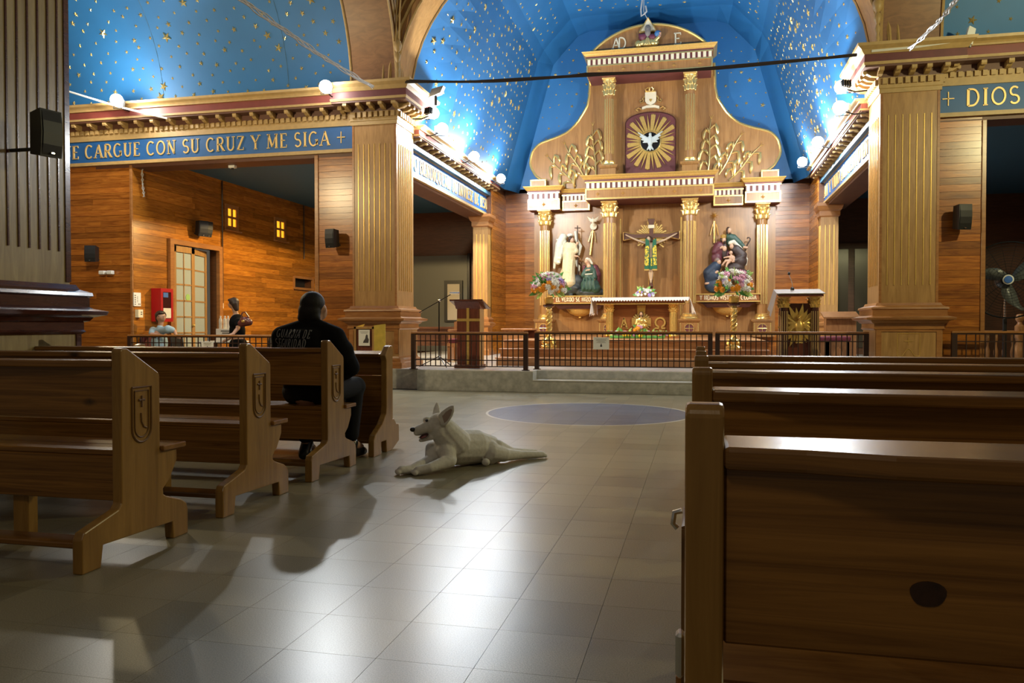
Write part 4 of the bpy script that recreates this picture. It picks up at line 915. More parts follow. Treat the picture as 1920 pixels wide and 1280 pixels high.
def capital(name, parent, x, y, z0, z1, r, mat='gold_leaf'):
    key = (round(z1 - z0, 2), r)
    h = z1 - z0
    if key not in _cap:
        pr = [('m', *(lambda m: (m.v, m.f))(MB().lathe([(r * .98, 0), (r * 1.0, .2 * h), (r * 1.02, .5 * h), (r * 1.25, .86 * h), (r * 1.3, .88 * h)], 16))), ('m', *(lambda m: (m.v, m.f))(MB().ring(-r * 1.25, r * 1.25, -r * 1.25, r * 1.25, [(0, .88 * h), (.02, .93 * h), (.02, h)])))]
        for row, (zz, n, rr) in enumerate(((.05, 8, 1.05), (.38, 8, 1.1))):
            for i in range(n):
                a = 2 * pi * (i + .5 * row) / n; d = V((cos(a), sin(a), 0))
                b0 = d * r * rr + V((0, 0, zz * h)); b1 = d * r * (rr + .14) + V((0, 0, (zz + .26) * h)); b2 = d * r * (rr + .42) + V((0, 0, (zz + .27) * h))
                pr += [('c', b0, b1, r * .18, r * .16), ('c', b1, b2, r * .15, r * .12)]
        for a in (45, 135, 225, 315):
            d = V((cos(rad(a)), sin(rad(a)), 0)); pr += [('e', d * r * 1.45 + V((0, 0, .78 * h)), (r * .22, r * .22, r * .26))]
        o = organic(name, pr, mat, None, r * .085, 1, True); _cap[key] = o.data; o.parent = parent
    else:
        o = link(name, _cap[key], None, parent)
    o.location = V((x, y, z0)) - wl(parent); return o
def fluted(par, x, y, z0, z1, r, mat='retablo', gm='gold_leaf', n=12, name='column_shaft'):
    sh = MB().lathe([(r * .93, z0), (r * .95, (z0 + z1) / 2), (r * .90, z1)], 20, (x, y, 0)).build(name, mat, par, smooth=True)
    mb = MB(); h = z1 - z0
    for i in range(n):
        a = 2 * pi * (i + .5) / n; mb.tube([(x + r * .93 * cos(a), y + r * .93 * sin(a), z0 + .10 * h), (x + r * .92 * cos(a), y + r * .92 * sin(a), z1 - .06 * h)], r * .13, 5)
    f = mb.build('fluting', gm, sh); f['kind'] = 'stuff'
    return sh
def column(x, y, zp, zb, zs, zc, zt, r, ped=.25, emblem=True):
    p = MB().ring(x - ped + .05, x + ped - .05, y - ped + .05, y + ped - .05, [(.03, zp), (.03, zp + .05), (0, zp + .07), (0, zb - .08), (.03, zb - .06), (.05, zb - .02), (.05, zb)]).build('column_pedestal', 'retablo', ret)
    if emblem:
        zc_ = (zp + zb) / 2 - .01; yy = y - ped + .045; rr = (zb - zp) * .26
        MB().tube([(x + rr * cos(rad(a)), yy, zc_ + rr * sin(rad(a))) for a in range(0, 361, 20)], .013, 5).build('emblem_ring', 'gold_leaf', p)
        MB().tube([(x - rr, yy, zc_), (x + rr, yy, zc_)], .011, 5).tube([(x, yy, zc_ - rr), (x, yy, zc_ + rr)], .011, 5).build('emblem_cross', 'gold_leaf', p)
        MB().lathe([(rr * .9, 0), (rr * .9, .006), (.001, .008)], 16).xf(Matrix.Translation((x, yy + .006, zc_)) @ Matrix.Rotation(rad(90), 4, 'X')).build('emblem_field', 'maroon', p)
        for d in (-ped + .065, ped - .065): MB().box(x + d - .012, x + d + .012, yy - .003, yy + .01, zp + .06, zb - .09).build('gilt_strip', 'gold_leaf', p)
    MB().lathe([(r * 1.5, zb), (r * 1.5, zb + .03), (r * 1.38, zb + .05), (r * 1.42, zb + .075), (r * 1.15, zb + .095), (r * 1.2, zb + .115), (r * 1.0, zs)], 20, (x, y, 0)).build('column_base', 'gold_leaf', ret, smooth=True)
    fluted(ret, x, y, zs, zc, r); capital('capital', ret, x, y, zc, zt, r)
for sx in (-1, 1):
    column(RC + sx * 2.63, 19.92, .78, 1.20, 1.335, 3.567, 3.94, .125)
    column(RC + sx * .952, 19.48, .78, 1.20, 1.344, 3.657, 4.05, .145, .27)
    column(RC + sx * .965 - .02, 19.65, 4.64, 4.93, 5.06, 6.642, 7.055, .115, .23, False)
    MB().box(RC + sx * 2.79 - .19, RC + sx * 2.79 + .19, 19.85, 20.1, 4.52, 4.70).build('attic_block', 'retablo', ret)
    mb = MB(); x = RC + sx * 2.79
    for a, b, c_, d in ((x - .2, x - .17, 4.52, 4.70), (x + .17, x + .2, 4.52, 4.70), (x - .2, x + .2, 4.69, 4.72)): mb.box(a, b, 19.835, 19.85, c_, d)
    mb.build('attic_frame', 'gold_leaf', ret)
    # square pilaster strips behind the main columns
    MB().box(RC + sx * .74 - .06, RC + sx * .74 + .06, 20.05, 20.15, .78, 3.95).build('pilaster_strip', 'retablo', ret); MB().box(RC + sx * .74 - .02, RC + sx * .74 + .02, 20.04, 20.05, 1.3, 3.7).build('gilt_strip', 'gold_leaf', ret)
def r_ent(x0, x1, yf, yb, z0, z1, nd, nr, name):
    h = z1 - z0; g = MB().box(x0 + .02, x1 - .02, yf + .02, yb, z0, z1 - .02).build(name, 'retablo', ret)
    fr = MB()
    for a, b, c_, d in ((x0, x0 + .035, z0 + .07 * h, z0 + .40 * h), (x1 - .035, x1, z0 + .07 * h, z0 + .40 * h), (x0, x1, z0, z0 + .07 * h), (x0, x1, z0 + .40 * h, z0 + .46 * h)): fr.box(a, b, yf, yf + .02, c_, d)
    for xx in ((x0, x0 + .02), (x1 - .02, x1)): fr.box(*xx, yf + .02, yb, z0, z0 + .07 * h)
    fr.build('gilt_frame', 'gold_leaf', g)
    MB().box(x0 + .01, x1 - .01, yf + .004, yf + .02, z0 + .46 * h, z0 + .72 * h).build('dentil_field', 'maroon', g)
    n = nd; w_ = (x1 - x0) / n
    for i in range(n): MB().box(x0 + i * w_ + w_ * .22, x0 + (i + 1) * w_ - w_ * .22, yf - .015, yf + .004, z0 + .47 * h, z0 + .69 * h).build('dentil', 'cream', g)
    MB().box(x0 - .0, x1 + .0, yf - .02, yb, z0 + .69 * h, z0 + .75 * h).build('gilt_band', 'gold_leaf', g)
    MB().ring(x0, x1, yf, yb, [(.01, z0 + .75 * h), (.015, z0 + .82 * h)]).build('red_band', 'maroon', g)
    MB().ring(x0, x1, yf, yb, [(.02, z0 + .82 * h), (.05, z0 + .87 * h), (.06, z0 + .9 * h), (.10, z0 + .97 * h), (.105, z1)]).build('cornice', 'gold', g)
    MB().box(x0 + .03, x1 - .03, yf + .03, yb, z0 - .012, z0).build('soffit', 'maroon', g)
    for i in range(nr):
        x = x0 + (i + .5) * (x1 - x0) / nr; z = z0 + .23 * h; mb = MB()
        vs = [(x, yf - .035, z)] + [(x + (.055 if k % 2 == 0 else .025) * cos(k * pi / 4), yf + .015, z + (.055 if k % 2 == 0 else .025) * sin(k * pi / 4)) for k in range(8)]
        mb.add(vs, [(0, k + 1, (k + 1) % 8 + 1) for k in range(8)] + [tuple(range(8, 0, -1))]).build('rosette', 'gold_leaf', g)
    return g
for sx in (-1, 1):
    a, b = sorted((RC + sx * 2.22, RC + sx * 3.03)); r_ent(a, b, 19.72, 20.15, 3.945, 4.52, 6, 1, 'side_entablature')
    a, b = sorted((RC + sx * 1.5, RC + sx * 2.20)); r_ent(a, b, 19.95, 20.15, 3.935, 4.46, 7, 1, 'link_entablature')
r_ent(RC - 1.50, RC + 1.50, 19.15, 20.15, 4.06, 4.63, 24, 5, 'main_entablature')
r_ent(RC - 1.48 - .02, RC + 1.48 - .02, 19.35, 20.12, 7.06, 7.62, 24, 5, 'top_entablature')
# round pediment
hw, zb, ap = 1.39, 7.62, 8.22; R_ = (hw * hw + (ap - zb) ** 2) / (2 * (ap - zb)); th0 = math.asin(hw / R_); pc = RC - .03
pa = [(pc + R_ * sin(-th0 + 2 * th0 * i / 28), ap - R_ + R_ * cos(-th0 + 2 * th0 * i / 28)) for i in range(29)]
ped = MB().prism(pa, 'y', 19.48, 19.62).build('pediment', 'retablo', ret)
MB().tube([(x, 19.47, z) for x, z in pa], .04, 8).build('gilt_edge', 'gold_leaf', ped, smooth=True)
pl = lambda x0, z0, y: (lambda u, v, d: (x0 + u, y - d, z0 + v))
write('A', pl(RC - .90, 7.70, 19.47), .26, 'cream', ped, thick=.13, thin=.09, dep=.02); write('D', pl(RC - .76, 7.70, 19.475), .26, 'cream', ped, thick=.13, thin=.09, dep=.02); write('E', pl(RC + .56, 7.70, 19.47), .26, 'cream', ped, thick=.13, thin=.09, dep=.02, wide=1.15)
# bust with the globe under the triangle
M['grey_beard'] = plain('carved_grey_beard', (.22, .19, .16), .6); M['wine'] = plain('wine_robe', (.16, .035, .06), .5, var=.3, scale=20); M['globe'] = plain('globe_blue', (.05, .16, .34), .4, var=.2, scale=12)
bust = thing('bust_sculpture', (RC - .04, 19.4, 7.64), 'gilded bearded bust holding a blue globe before a triangle on the altarpiece top', 'sculpture')
bx_ = RC - .04
tr = [(bx_ - .20, 8.04), (bx_ + .20, 8.04), (bx_, 8.37)]
MB().prism(tr, 'y', 19.42, 19.46).build('triangle', 'cream', bust); MB().tube([(x, 19.41, z) for x, z in tr + tr[:1]], .02, 5).build('triangle_edge', 'gold_leaf', bust)
organic('head', [('e', (bx_, 19.36, 8.08), (.075, .08, .10)), ('e', (bx_, 19.33, 7.98), (.07, .06, .10)), ('c', (bx_, 19.36, 7.9), (bx_, 19.36, 8.0), .05), ('e', (bx_, 19.28, 8.07), (.014, .02, .025))], 'grey_beard', bust, .014, 2)
organic('mantle', [('e', (bx_ - .10, 19.37, 7.90), (.12, .08, .09)), ('e', (bx_ + .10, 19.37, 7.88), (.13, .08, .08)), ('c', (bx_ - .2, 19.38, 7.97), (bx_ - .12, 19.36, 7.85), .03, .05), ('c', (bx_ + .1, 19.33, 7.9), (bx_ + .2, 19.34, 7.8), .03)], 'wine', bust, .014, 1)
organic('robe', [('e', (bx_, 19.36, 7.76), (.2, .09, .10)), ('e', (bx_ - .22, 19.35, 7.74), (.09, .07, .09)), ('e', (bx_ + .16, 19.35, 7.74), (.1, .07, .08)), ('c', (bx_ + .14, 19.34, 7.76), (bx_ + .26, 19.30, 7.85), .06, .04)] + [('c', (bx_ - .08 + i * .05, 19.28, 7.69), (bx_ - .02 + i * .012, 19.27, 7.84), .018) for i in range(4)], 'gold_leaf', bust, .013, 1)
organic('hand', [('e', (bx_ + .28, 19.27, 7.87), (.035, .03, .04))] + [('c', (bx_ + .275 + .012 * i, 19.26, 7.89), (bx_ + .27 + .014 * i, 19.235, 7.935), .009) for i in range(4)], 'skin', bust, .008, 1)
MB().ell((bx_ + .235, 19.30, 7.93), .078, None, 20, 12).build('globe', 'globe', bust, smooth='all')
# niche with the sunburst dove
nx = RC - .01
na = [(nx - .61, 4.64), (nx + .61, 4.64), (nx + .61, 6.03)] + [(nx + .61 * cos(rad(a)), 6.03 + .26 * sin(rad(a))) for a in range(10, 180, 10)] + [(nx - .61, 6.03)]
niche = MB().prism(na, 'y', 20.02, 20.1).build('niche_panel', 'maroon', ret)
MB().tube([(x, 20.02, z) for x, z in na[1:]] + [(na[0][0], 20.02, na[0][1])], .016, 5).build('niche_edge', 'dark_mould', niche)
dc = V((nx, 20.0, 5.555))
for i in range(28):
    a = 2 * pi * (i + .5) / 28; d = V((cos(a), 0, sin(a))); s_ = V((-sin(a), 0, cos(a)))
    L = min(.585 / max(abs(cos(a)), 1e-3), (.72 if sin(a) > 0 else .78) / max(abs(sin(a)), 1e-3), .70) * (1 if i % 2 else .97)
    r0 = .24; mb = MB()
    if i % 2:
        pts = [(r0, -.02), (L * .55, -.022), (L, 0), (L * .55, .022), (r0, .02)]
    else:
        pts = [(r0, -.035), (L - .03, -.056), (L, -.042), (L - .03, -.028), (L + .01, -.010), (L - .02, .005), (L + .01, .023), (L - .03, .035), (L, .048), (L - .03, .056), (r0, .035)]
    n = len(pts); vs = [dc + d * p + s_ * q + V((0, y, 0)) for y in (-.012 - .012 * (i % 2), .012) for p, q in pts]
    mb.add(vs, [tuple(range(n)), tuple(range(2 * n - 1, n - 1, -1))] + [(k, (k + 1) % n, (k + 1) % n + n, k + n) for k in range(n)]).build('ray', 'gold', niche)
rx90 = Matrix.Rotation(rad(90), 4, 'X')
MB().lathe([(.25, 0), (.25, .03), (.002, .035)], 28).xf(Matrix.Translation(dc) @ rx90).build('dove_disc', 'blackmetal', niche)
MB().tube([dc + V((.25 * cos(rad(a)), -.03, .25 * sin(rad(a)))) for a in range(0, 361, 12)], .018, 6).build('disc_ring', 'gold_leaf', niche)
M['dove'] = plain('dove_white', (.55, .60, .56), .5, var=.1, scale=30)
def dove(par, c, k, name='dove', mat='dove'):
    c = V(c); pr = [('e', c + V((0, -.05, .0)) * k, V((.065, .05, .15)) * k), ('e', c + V((0, -.07, .155)) * k, V((.036, .036, .04)) * k), ('c', c + V((0, -.1, .165)) * k, c + V((0, -.125, .15)) * k, .012 * k, .005 * k), ('c', c + V((0, -.05, -.1)) * k, c + V((-.07, -.04, -.21)) * k, .03 * k, .02 * k), ('c', c + V((0, -.05, -.1)) * k, c + V((.07, -.04, -.21)) * k, .03 * k, .02 * k), ('c', c + V((0, -.05, -.1)) * k, c + V((0, -.05, -.22)) * k, .03 * k, .025 * k)]
    for sx in (-1, 1):
        for j, (ex, ez) in enumerate(((.29, .21), (.25, .12), (.21, .04), (.17, -.03))): pr.append(('c', c + V((sx * .04, -.055, .04 - .02 * j)) * k, c + V((sx * ex, -.05, ez)) * k, .035 * k, .016 * k))
    return organic(name, pr, mat, par, .011 * k, 1)
dove(niche, dc + V((0, -.03, .01)), 1.0)
# crest
cz = 6.63; cr = MB().prism([(nx - .135, cz + .15), (nx + .135, cz + .15), (nx + .135, cz - .06), (nx + .1, cz - .12), (nx, cz - .17), (nx - .1, cz - .12), (nx - .135, cz - .06)], 'y', 20.03, 20.1).build('crest_shield', 'cream', ret)
MB().prism([(nx - .03, cz - .02), (nx + .03, cz - .02), (nx + .03, cz - .05), (nx, cz - .09), (nx - .03, cz - .05)], 'y', 20.015, 20.03).build('crest_heart', 'gold', cr)
for i in range(3): MB().tube([(nx - .11 + .08 * i, 20.03, cz + .16), (nx - .13 + .1 * i, 20.0, cz + .22), (nx - .05 + .04 * i, 20.0, cz + .26)], .016, 5).build('crest_crown', 'gold_leaf', cr)
MB().tube([(nx - .12, 20.02, cz + .165), (nx + .12, 20.02, cz + .165)], .018, 6).build('crest_crown', 'gold_leaf', cr)
for sx in (-1, 1):
    MB().tube([(nx + sx * .15, 20.05, cz + .06), (nx + sx * .19, 20.04, cz + .0), (nx + sx * .17, 20.04, cz - .07), (nx + sx * .24, 20.04, cz - .10), (nx + sx * .26, 20.04, cz - .04), (nx + sx * .22, 20.04, cz - .03)], .018, 6).build('crest_scroll', 'gold_leaf', cr, smooth=True)
    MB().tube([(nx + sx * .22, 20.05, cz - .25), (nx + sx * .3, 20.04, cz - .22), (nx + sx * .36, 20.04, cz - .26), (nx + sx * .3, 20.04, cz - .29)], .018, 6).build('crest_scroll', 'gold_leaf', cr, smooth=True)
MB().prism([(nx - .21, cz - .26), (nx - .1, cz - .225), (nx + .1, cz - .225), (nx + .21, cz - .26), (nx + .21, cz - .20), (nx + .1, cz - .165), (nx - .1, cz - .165), (nx - .21, cz - .20)], 'y', 20.04, 20.1).build('crest_ribbon', 'cream', cr)
# gilded maize
def maize(p0, p1, seed, sx):
    rn = random.Random(seed); p0 = V((p0[0], 20.07, p0[1])); p1 = V((p1[0], 20.07, p1[1])); ax = (p1 - p0); L = ax.length; t = ax / L; s_ = V((t.z, 0, -t.x))
    st = MB().tube([p0.lerp(p1, i / 6) + s_ * .02 * sin(i) for i in range(7)], [.022, .021, .02, .018, .016, .013, .008], 6).build('maize_stalk', 'gold_leaf', ret, smooth=True)
    nl = max(4, int(L / .16))
    for i in range(nl):
        q = p0.lerp(p1, .12 + .8 * i / nl); d = s_ * (1 if i % 2 else -1); k = rn.uniform(.7, 1.05) * (.23 - .05 * i / nl)
        up = V((0, 0, 1)); pts = [q, q + (d * .35 + t * .45) * k, q + (d * .75 + t * .55 + up * .1) * k, q + (d * 1.05 + t * .25) * k + V((0, -.02, -.02)), q + d * 1.15 * k + V((0, -.02, -.30 * k - .05)), q + d * 1.12 * k + V((0, -.01, -.62 * k - .06))]
        MB().tube(pts, [.013, .030, .044, .046, .032, .003], 6).build('maize_leaf', 'gold_leaf', st, smooth=True)
        if i % 2 == 0:
            e = q + d * .03 + t * .05; MB().ell(e + (t * .8 + d * .4) * .06, (.026, .024, .07), ((t * .8 + d * .4)).to_track_quat('Z', 'Y').to_matrix(), 8, 6).build('maize_ear', 'gold_leaf', st, smooth='all')
    for i in range(3): MB().tube([p1, p1 + t * .1 + s_ * .05 * (i - 1)], [.006, .002], 4).build('maize_tassel', 'gold', st)
for sx in (-1, 1):
    maize((RC + sx * 1.86, 4.55), (RC + sx * 2.58, 5.33), 3 + sx, sx); maize((RC + sx * 1.62, 4.7), (RC + sx * 2.14, 5.62), 7 + sx, sx); maize((RC + sx * 1.36, 4.75), (RC + sx * 1.44, 6.05), 12 + sx, sx)
# shelves with words
M['letter_cream'] = plain('letter_cream', (.80, .66, .40), .5)
def shelf(x0, x1, z, text, t0, t1):
    xm = (x0 + x1) / 2
    s_ = MB().box(x0, x1, 19.72, 20.15, z - .17, z).build('relief_shelf', 'table_wood', ret)
    for zz in (z - .005, z - .18): MB().box(x0 - .03, x1 + .03, 19.69, 20.15, zz - .012, zz + .015).build('shelf_moulding', 'gold', s_)
    MB().prism([(x0 + .02, z - .19), (x1 - .02, z - .19), (x1 - .16, z - .25), (x1 - .22, z - .32), (x0 + .22, z - .32), (x0 + .16, z - .25)], 'y', 19.76, 20.15).build('shelf_underside', 'dark_mould', s_)
    MB().lathe([(.002, -.22), (.03, -.215), (.025, -.19), (.12, -.17), (.24, -.11), (.30, -.03), (.32, 0)], 22).xf(Matrix.Translation((xm, 19.98, z - .32)) @ Matrix.Diagonal((1.1, .6, 1, 1))).build('gilt_bowl', 'gold', s_, smooth=True)
    write(text, pl(t0, z - .135, 19.72), .105, 'letter_cream', s_, total=t1 - t0, serif=False, thick=.2, dep=.01)
shelf(-3.66, -2.20, 1.78, 'Y EL VERBO SE HIZO CARNE', -3.60, -2.26)
shelf(-.06, 1.36, 1.80, 'Y HEMOS VISTO SU GLORIA', .0, 1.30)

# ================================================================== RELIEF SCULPTURES
for n_, c_ in (('ivory', (.72, .60, .36)), ('wingwhite', (.66, .66, .54)), ('dgreen', (.035, .085, .06)), ('dblue', (.03, .05, .085)), ('dbrown', (.055, .035, .03)), ('plum', (.13, .03, .04)), ('flesh', (.62, .38, .24)), ('veil', (.72, .66, .52)), ('rock', (.035, .042, .042)), ('brownhair', (.05, .025, .015)), ('greyhair', (.25, .17, .13))): M[n_] = plain('carved_' + n_, c_, .5, var=.15, scale=30)
PX = lambda x, y, d=0: V(atY(x, y, 19.98)) + V((0, -d, 0))     # a point of the carving, d metres proud of the panel
rl = thing('relief_sculpture', (-2.95, 19.95, 1.8), 'painted wooden relief of a winged angel in cream robe before a kneeling woman', 'sculpture')
Z1 = lambda x, y, d=0: PX(1020 + x * .15625, 390 + y * .15625, d)
organic('rocks', [('e', Z1(330, 960, .05), (.28, .12, .16)), ('e', Z1(250, 1010, .05), (.24, .12, .12)), ('e', Z1(400, 880, .03), (.16, .1, .18)), ('e', Z1(560, 1020, .05), (.38, .14, .12)), ('e', Z1(660, 1010, .05), (.15, .12, .11))] + [('e', Z1(220 + 60 * i, 960 + 50 * (i % 3), .13), (.06, .06, .05)) for i in range(8)], 'rock', rl, .018, 1)
wg = organic('wing', [('c', Z1(230, 350, .03), Z1(200, 420, .03), .10, .11), ('c', Z1(190, 440, .03), Z1(150, 640, .03), .11, .07), ('c', Z1(230, 480, .03), Z1(175, 660, .03), .09, .05), ('c', Z1(140, 600, .02), Z1(125, 720, .02), .05, .03), ('c', Z1(250, 400, .03), Z1(220, 560, .03), .06, .05)] + [('c', Z1(160 + 18 * (i % 4), 380 + 55 * i, .09), Z1(215 - 8 * (i % 3), 410 + 50 * i, .09), .02) for i in range(6)], 'wingwhite', rl, .016, 1)
organic('wing', [('c', Z1(300, 330, .02), Z1(330, 320, .02), .05, .04), ('c', Z1(380, 290, .02), Z1(395, 390, .02), .04, .05), ('c', Z1(395, 390, .02), Z1(440, 460, .02), .05, .045), ('c', Z1(440, 460, .02), Z1(420, 560, .02), .045, .03), ('c', Z1(385, 640, .02), Z1(400, 690, .02), .05, .04), ('c', Z1(420, 700, .02), Z1(420, 750, .02), .04, .03)], 'wingwhite', rl, .016, 1)
organic('angel_robe', [('e', Z1(320, 480, .09), (.19, .11, .16)), ('c', Z1(300, 450, .1), Z1(270, 560, .12), .09, .08), ('c', Z1(270, 560, .13), Z1(350, 590, .15), .08, .055), ('c', Z1(360, 450, .08), Z1(390, 520, .1), .07), ('c', Z1(310, 580, .1), Z1(300, 760, .1), .16, .17), ('c', Z1(300, 760, .1), Z1(310, 880, .1), .16, .17), ('c', Z1(250, 760, .07), Z1(205, 830, .05), .09, .05), ('c', Z1(240, 820, .07), Z1(270, 890, .07), .1, .06), ('c', Z1(350, 860, .1), Z1(355, 905, .1), .07)] + [('c', Z1(250 + 35 * i, 640, .22), Z1(250 + 30 * i, 880, .22), .022) for i in range(4)], 'ivory', rl, .016, 1)
organic('angel_head', [('e', Z1(345, 392, .13), (.055, .06, .075)), ('c', Z1(335, 430, .1), Z1(340, 400, .12), .04), ('e', Z1(362, 395, .18), (.012, .014, .02)), ('c', Z1(370, 580, .16), Z1(415, 585, .17), .028, .022), ('c', Z1(415, 585, .17), Z1(440, 600, .17), .012, .008), ('c', Z1(410, 420, .1), Z1(400, 440, .1), .03), ('c', Z1(345, 915, .12), Z1(365, 960, .13), .035, .03)], 'flesh', rl, .012, 1)
organic('angel_hair', [('e', Z1(328, 375, .12), (.066, .07, .07)), ('e', Z1(310, 405, .12), (.035, .05, .05))], 'brownhair', rl, .014, 1)
MB().tube([Z1(410, 215, .1), Z1(410, 500, .1), Z1(412, 820, .06)], .014, 6).build('staff', 'brownhair', rl); MB().tube([Z1(375, 245, .1), Z1(445, 245, .1)], .013, 6).build('staff_crossbar', 'brownhair', rl)
organic('kneeling_robe', [('e', Z1(560, 930, .12), (.24, .13, .20)), ('e', Z1(540, 830, .1), (.14, .1, .14)), ('e', Z1(560, 740, .1), (.13, .1, .14)), ('c', Z1(500, 760, .12), Z1(480, 810, .14), .06), ('c', Z1(480, 810, .14), Z1(530, 760, .17), .05, .04), ('c', Z1(610, 740, .1), Z1(620, 840, .14), .07, .06), ('e', Z1(630, 970, .12), (.13, .12, .13)), ('c', Z1(490, 900, .14), Z1(480, 985, .14), .06)] + [('c', Z1(490 + 40 * i, 850, .23), Z1(485 + 45 * i, 980, .24), .022) for i in range(4)], 'dgreen', rl, .016, 1)
organic('mantle', [('c', Z1(620, 720, .07), Z1(650, 800, .07), .09, .09), ('c', Z1(650, 800, .07), Z1(650, 900, .07), .085, .05), ('c', Z1(490, 710, .07), Z1(480, 760, .07), .05, .04)], 'plum', rl, .016, 1)
organic('woman_head', [('e', Z1(522, 645, .16), (.05, .055, .066)), ('c', Z1(545, 690, .13), Z1(530, 660, .15), .045), ('e', Z1(505, 652, .19), (.012, .014, .018)), ('e', Z1(550, 705, .16), (.06, .05, .04)), ('c', Z1(520, 755, .18), Z1(560, 745, .19), .026, .022), ('c', Z1(612, 860, .19), Z1(608, 900, .2), .028, .026), ('e', Z1(480, 1000, .15), (.04, .03, .02))], 'flesh', rl, .012, 1)
organic('veil', [('e', Z1(530, 625, .13), (.062, .06, .06)), ('c', Z1(550, 620, .12), Z1(585, 670, .11), .04, .03), ('c', Z1(510, 800, .19), Z1(590, 795, .19), .018)], 'veil', rl, .013, 1)
dv = thing('dove_ornament', tuple(Z1(590, 200)), 'small cream dove ornament with gold rays above the kneeling woman', 'ornament')
dove(dv, Z1(592, 155, .0), .5, 'dove', 'cream'); MB().lathe([(.085, 0), (.085, .02), (.002, .03)], 20).xf(Matrix.Translation(Z1(588, 215, .0) + V((0, .1, 0))) @ rx90).build('disc', 'cream', dv)
for (a, b, w_) in (((583, 262), (548, 560), .028), ((566, 275), (528, 400), .014), ((598, 275), (612, 405), .014)): MB().tube([Z1(*a, -.09), Z1(*b, -.09)], [w_ * .8, w_], 5).build('ray', 'gold_leaf', dv)
rr = thing('relief_sculpture', (.65, 19.95, 1.82), 'painted wooden relief of robed figures around a mother and baby', 'sculpture')
Z2 = lambda x, y, d=0: PX(1300 + x * .15625, 390 + y * .15625, d)
organic('green_robe', [('c', Z2(430, 350, .06), Z2(470, 370, .06), .1, .1), ('c', Z2(480, 360, .06), Z2(560, 430, .08), .09, .07), ('c', Z2(560, 430, .08), Z2(610, 475, .1), .065, .045), ('e', Z2(450, 400, .05), (.12, .08, .14))], 'dgreen', rr, .016, 1)
organic('heads', [('e', Z2(432, 275, .12), (.05, .055, .07)), ('c', Z2(430, 330, .08), Z2(432, 290, .1), .04), ('c', Z2(605, 475, .12), Z2(640, 480, .13), .035, .03)], 'flesh', rr, .012, 1)
organic('dark_hair', [('e', Z2(418, 262, .1), (.055, .055, .065)), ('e', Z2(400, 295, .1), (.025, .04, .045)), ('e', Z2(436, 312, .15), (.03, .025, .025))], 'brownhair', rr, .012, 1)
MB().tube([Z2(620, 520, .1), Z2(640, 450, .13), Z2(672, 400, .13), Z2(680, 375, .13), Z2(665, 360, .13), Z2(645, 362, .13), Z2(642, 375, .13)], .016, 6).build('crook', 'brownhair', rr, smooth=True)
organic('king_robe', [('e', Z2(310, 500, .08), (.16, .1, .20)), ('c', Z2(300, 450, .1), Z2(255, 530, .12), .08, .075), ('c', Z2(255, 530, .12), Z2(320, 490, .16), .07, .04), ('e', Z2(280, 600, .08), (.13, .1, .15)), ('c', Z2(410, 540, .08), Z2(400, 570, .08), .06)], 'plum', rr, .016, 1)
organic('king_tunic', [('e', Z2(370, 520, .1), (.08, .08, .20))], 'dbrown', rr, .016, 1)
organic('king_head', [('e', Z2(365, 385, .13), (.05, .055, .065)), ('c', Z2(320, 490, .17), Z2(345, 475, .18), .03), ('e', Z2(372, 495, .2), (.05, .04, .07))], 'flesh', rr, .012, 1)
MB().lathe([(.06, 0), (.065, .03), (.075, .07), (.06, .06), (.03, .09), (.002, .09)], 12, tuple(Z2(360, 368, .12))).build('crown', 'gold', rr)
organic('king_beard', [('e', Z2(375, 415, .16), (.035, .03, .03)), ('e', Z2(335, 385, .1), (.04, .05, .06))], 'brownhair', rr, .012, 1)
organic('mother_robe', [('c', Z2(510, 500, .1), Z2(580, 570, .12), .12, .12), ('e', Z2(560, 640, .12), (.16, .13, .16)), ('c', Z2(590, 590, .16), Z2(490, 640, .2), .08, .06), ('e', Z2(500, 720, .12), (.22, .13, .14)), ('e', Z2(560, 800, .1), (.2, .12, .15)), ('e', Z2(420, 820, .1), (.16, .1, .2))], 'dbrown', rr, .016, 1)
organic('mother_veil', [('c', Z2(440, 425, .12), Z2(480, 410, .12), .05, .055), ('c', Z2(490, 415, .11), Z2(560, 480, .11), .05, .04), ('c', Z2(560, 480, .1), Z2(620, 580, .1), .04, .05), ('c', Z2(625, 620, .09), Z2(622, 680, .08), .06, .04)], 'veil', rr, .014, 1)
organic('mother_face', [('e', Z2(455, 465, .16), (.05, .05, .065)), ('c', Z2(490, 510, .13), Z2(470, 480, .14), .045), ('c', Z2(470, 650, .23), Z2(490, 630, .23), .03)], 'flesh', rr, .012, 1)
organic('baby', [('e', Z2(446, 545, .22), (.045, .045, .05)), ('e', Z2(460, 610, .22), (.07, .06, .075)), ('c', Z2(440, 590, .24), Z2(365, 605, .24), .025, .018), ('c', Z2(440, 640, .24), Z2(385, 640, .26), .036, .03), ('c', Z2(385, 640, .26), Z2(345, 690, .26), .028, .02), ('c', Z2(430, 650, .24), Z2(400, 680, .26), .034, .03), ('c', Z2(400, 680, .26), Z2(385, 730, .26), .028, .02), ('c', Z2(485, 600, .24), Z2(480, 650, .25), .024)], 'flesh', rr, .012, 1)
organic('kneeling_blue_robe', [('e', Z2(220, 800, .12), (.20, .13, .22)), ('c', Z2(270, 700, .12), Z2(180, 780, .12), .13, .13), ('c', Z2(240, 760, .18), Z2(270, 830, .2), .07, .05), ('e', Z2(240, 920, .1), (.22, .12, .2)), ('c', Z2(165, 850, .14), Z2(165, 920, .14), .07, .05), ('e', Z2(320, 960, .08), (.3, .1, .13))], 'dblue', rr, .018, 1)
organic('kneeling_head', [('e', Z2(305, 655, .18), (.055, .055, .065)), ('c', Z2(270, 780, .22), Z2(285, 770, .22), .035), ('c', Z2(150, 910, .18), Z2(185, 905, .18), .032, .028)], 'flesh', rr, .012, 1)
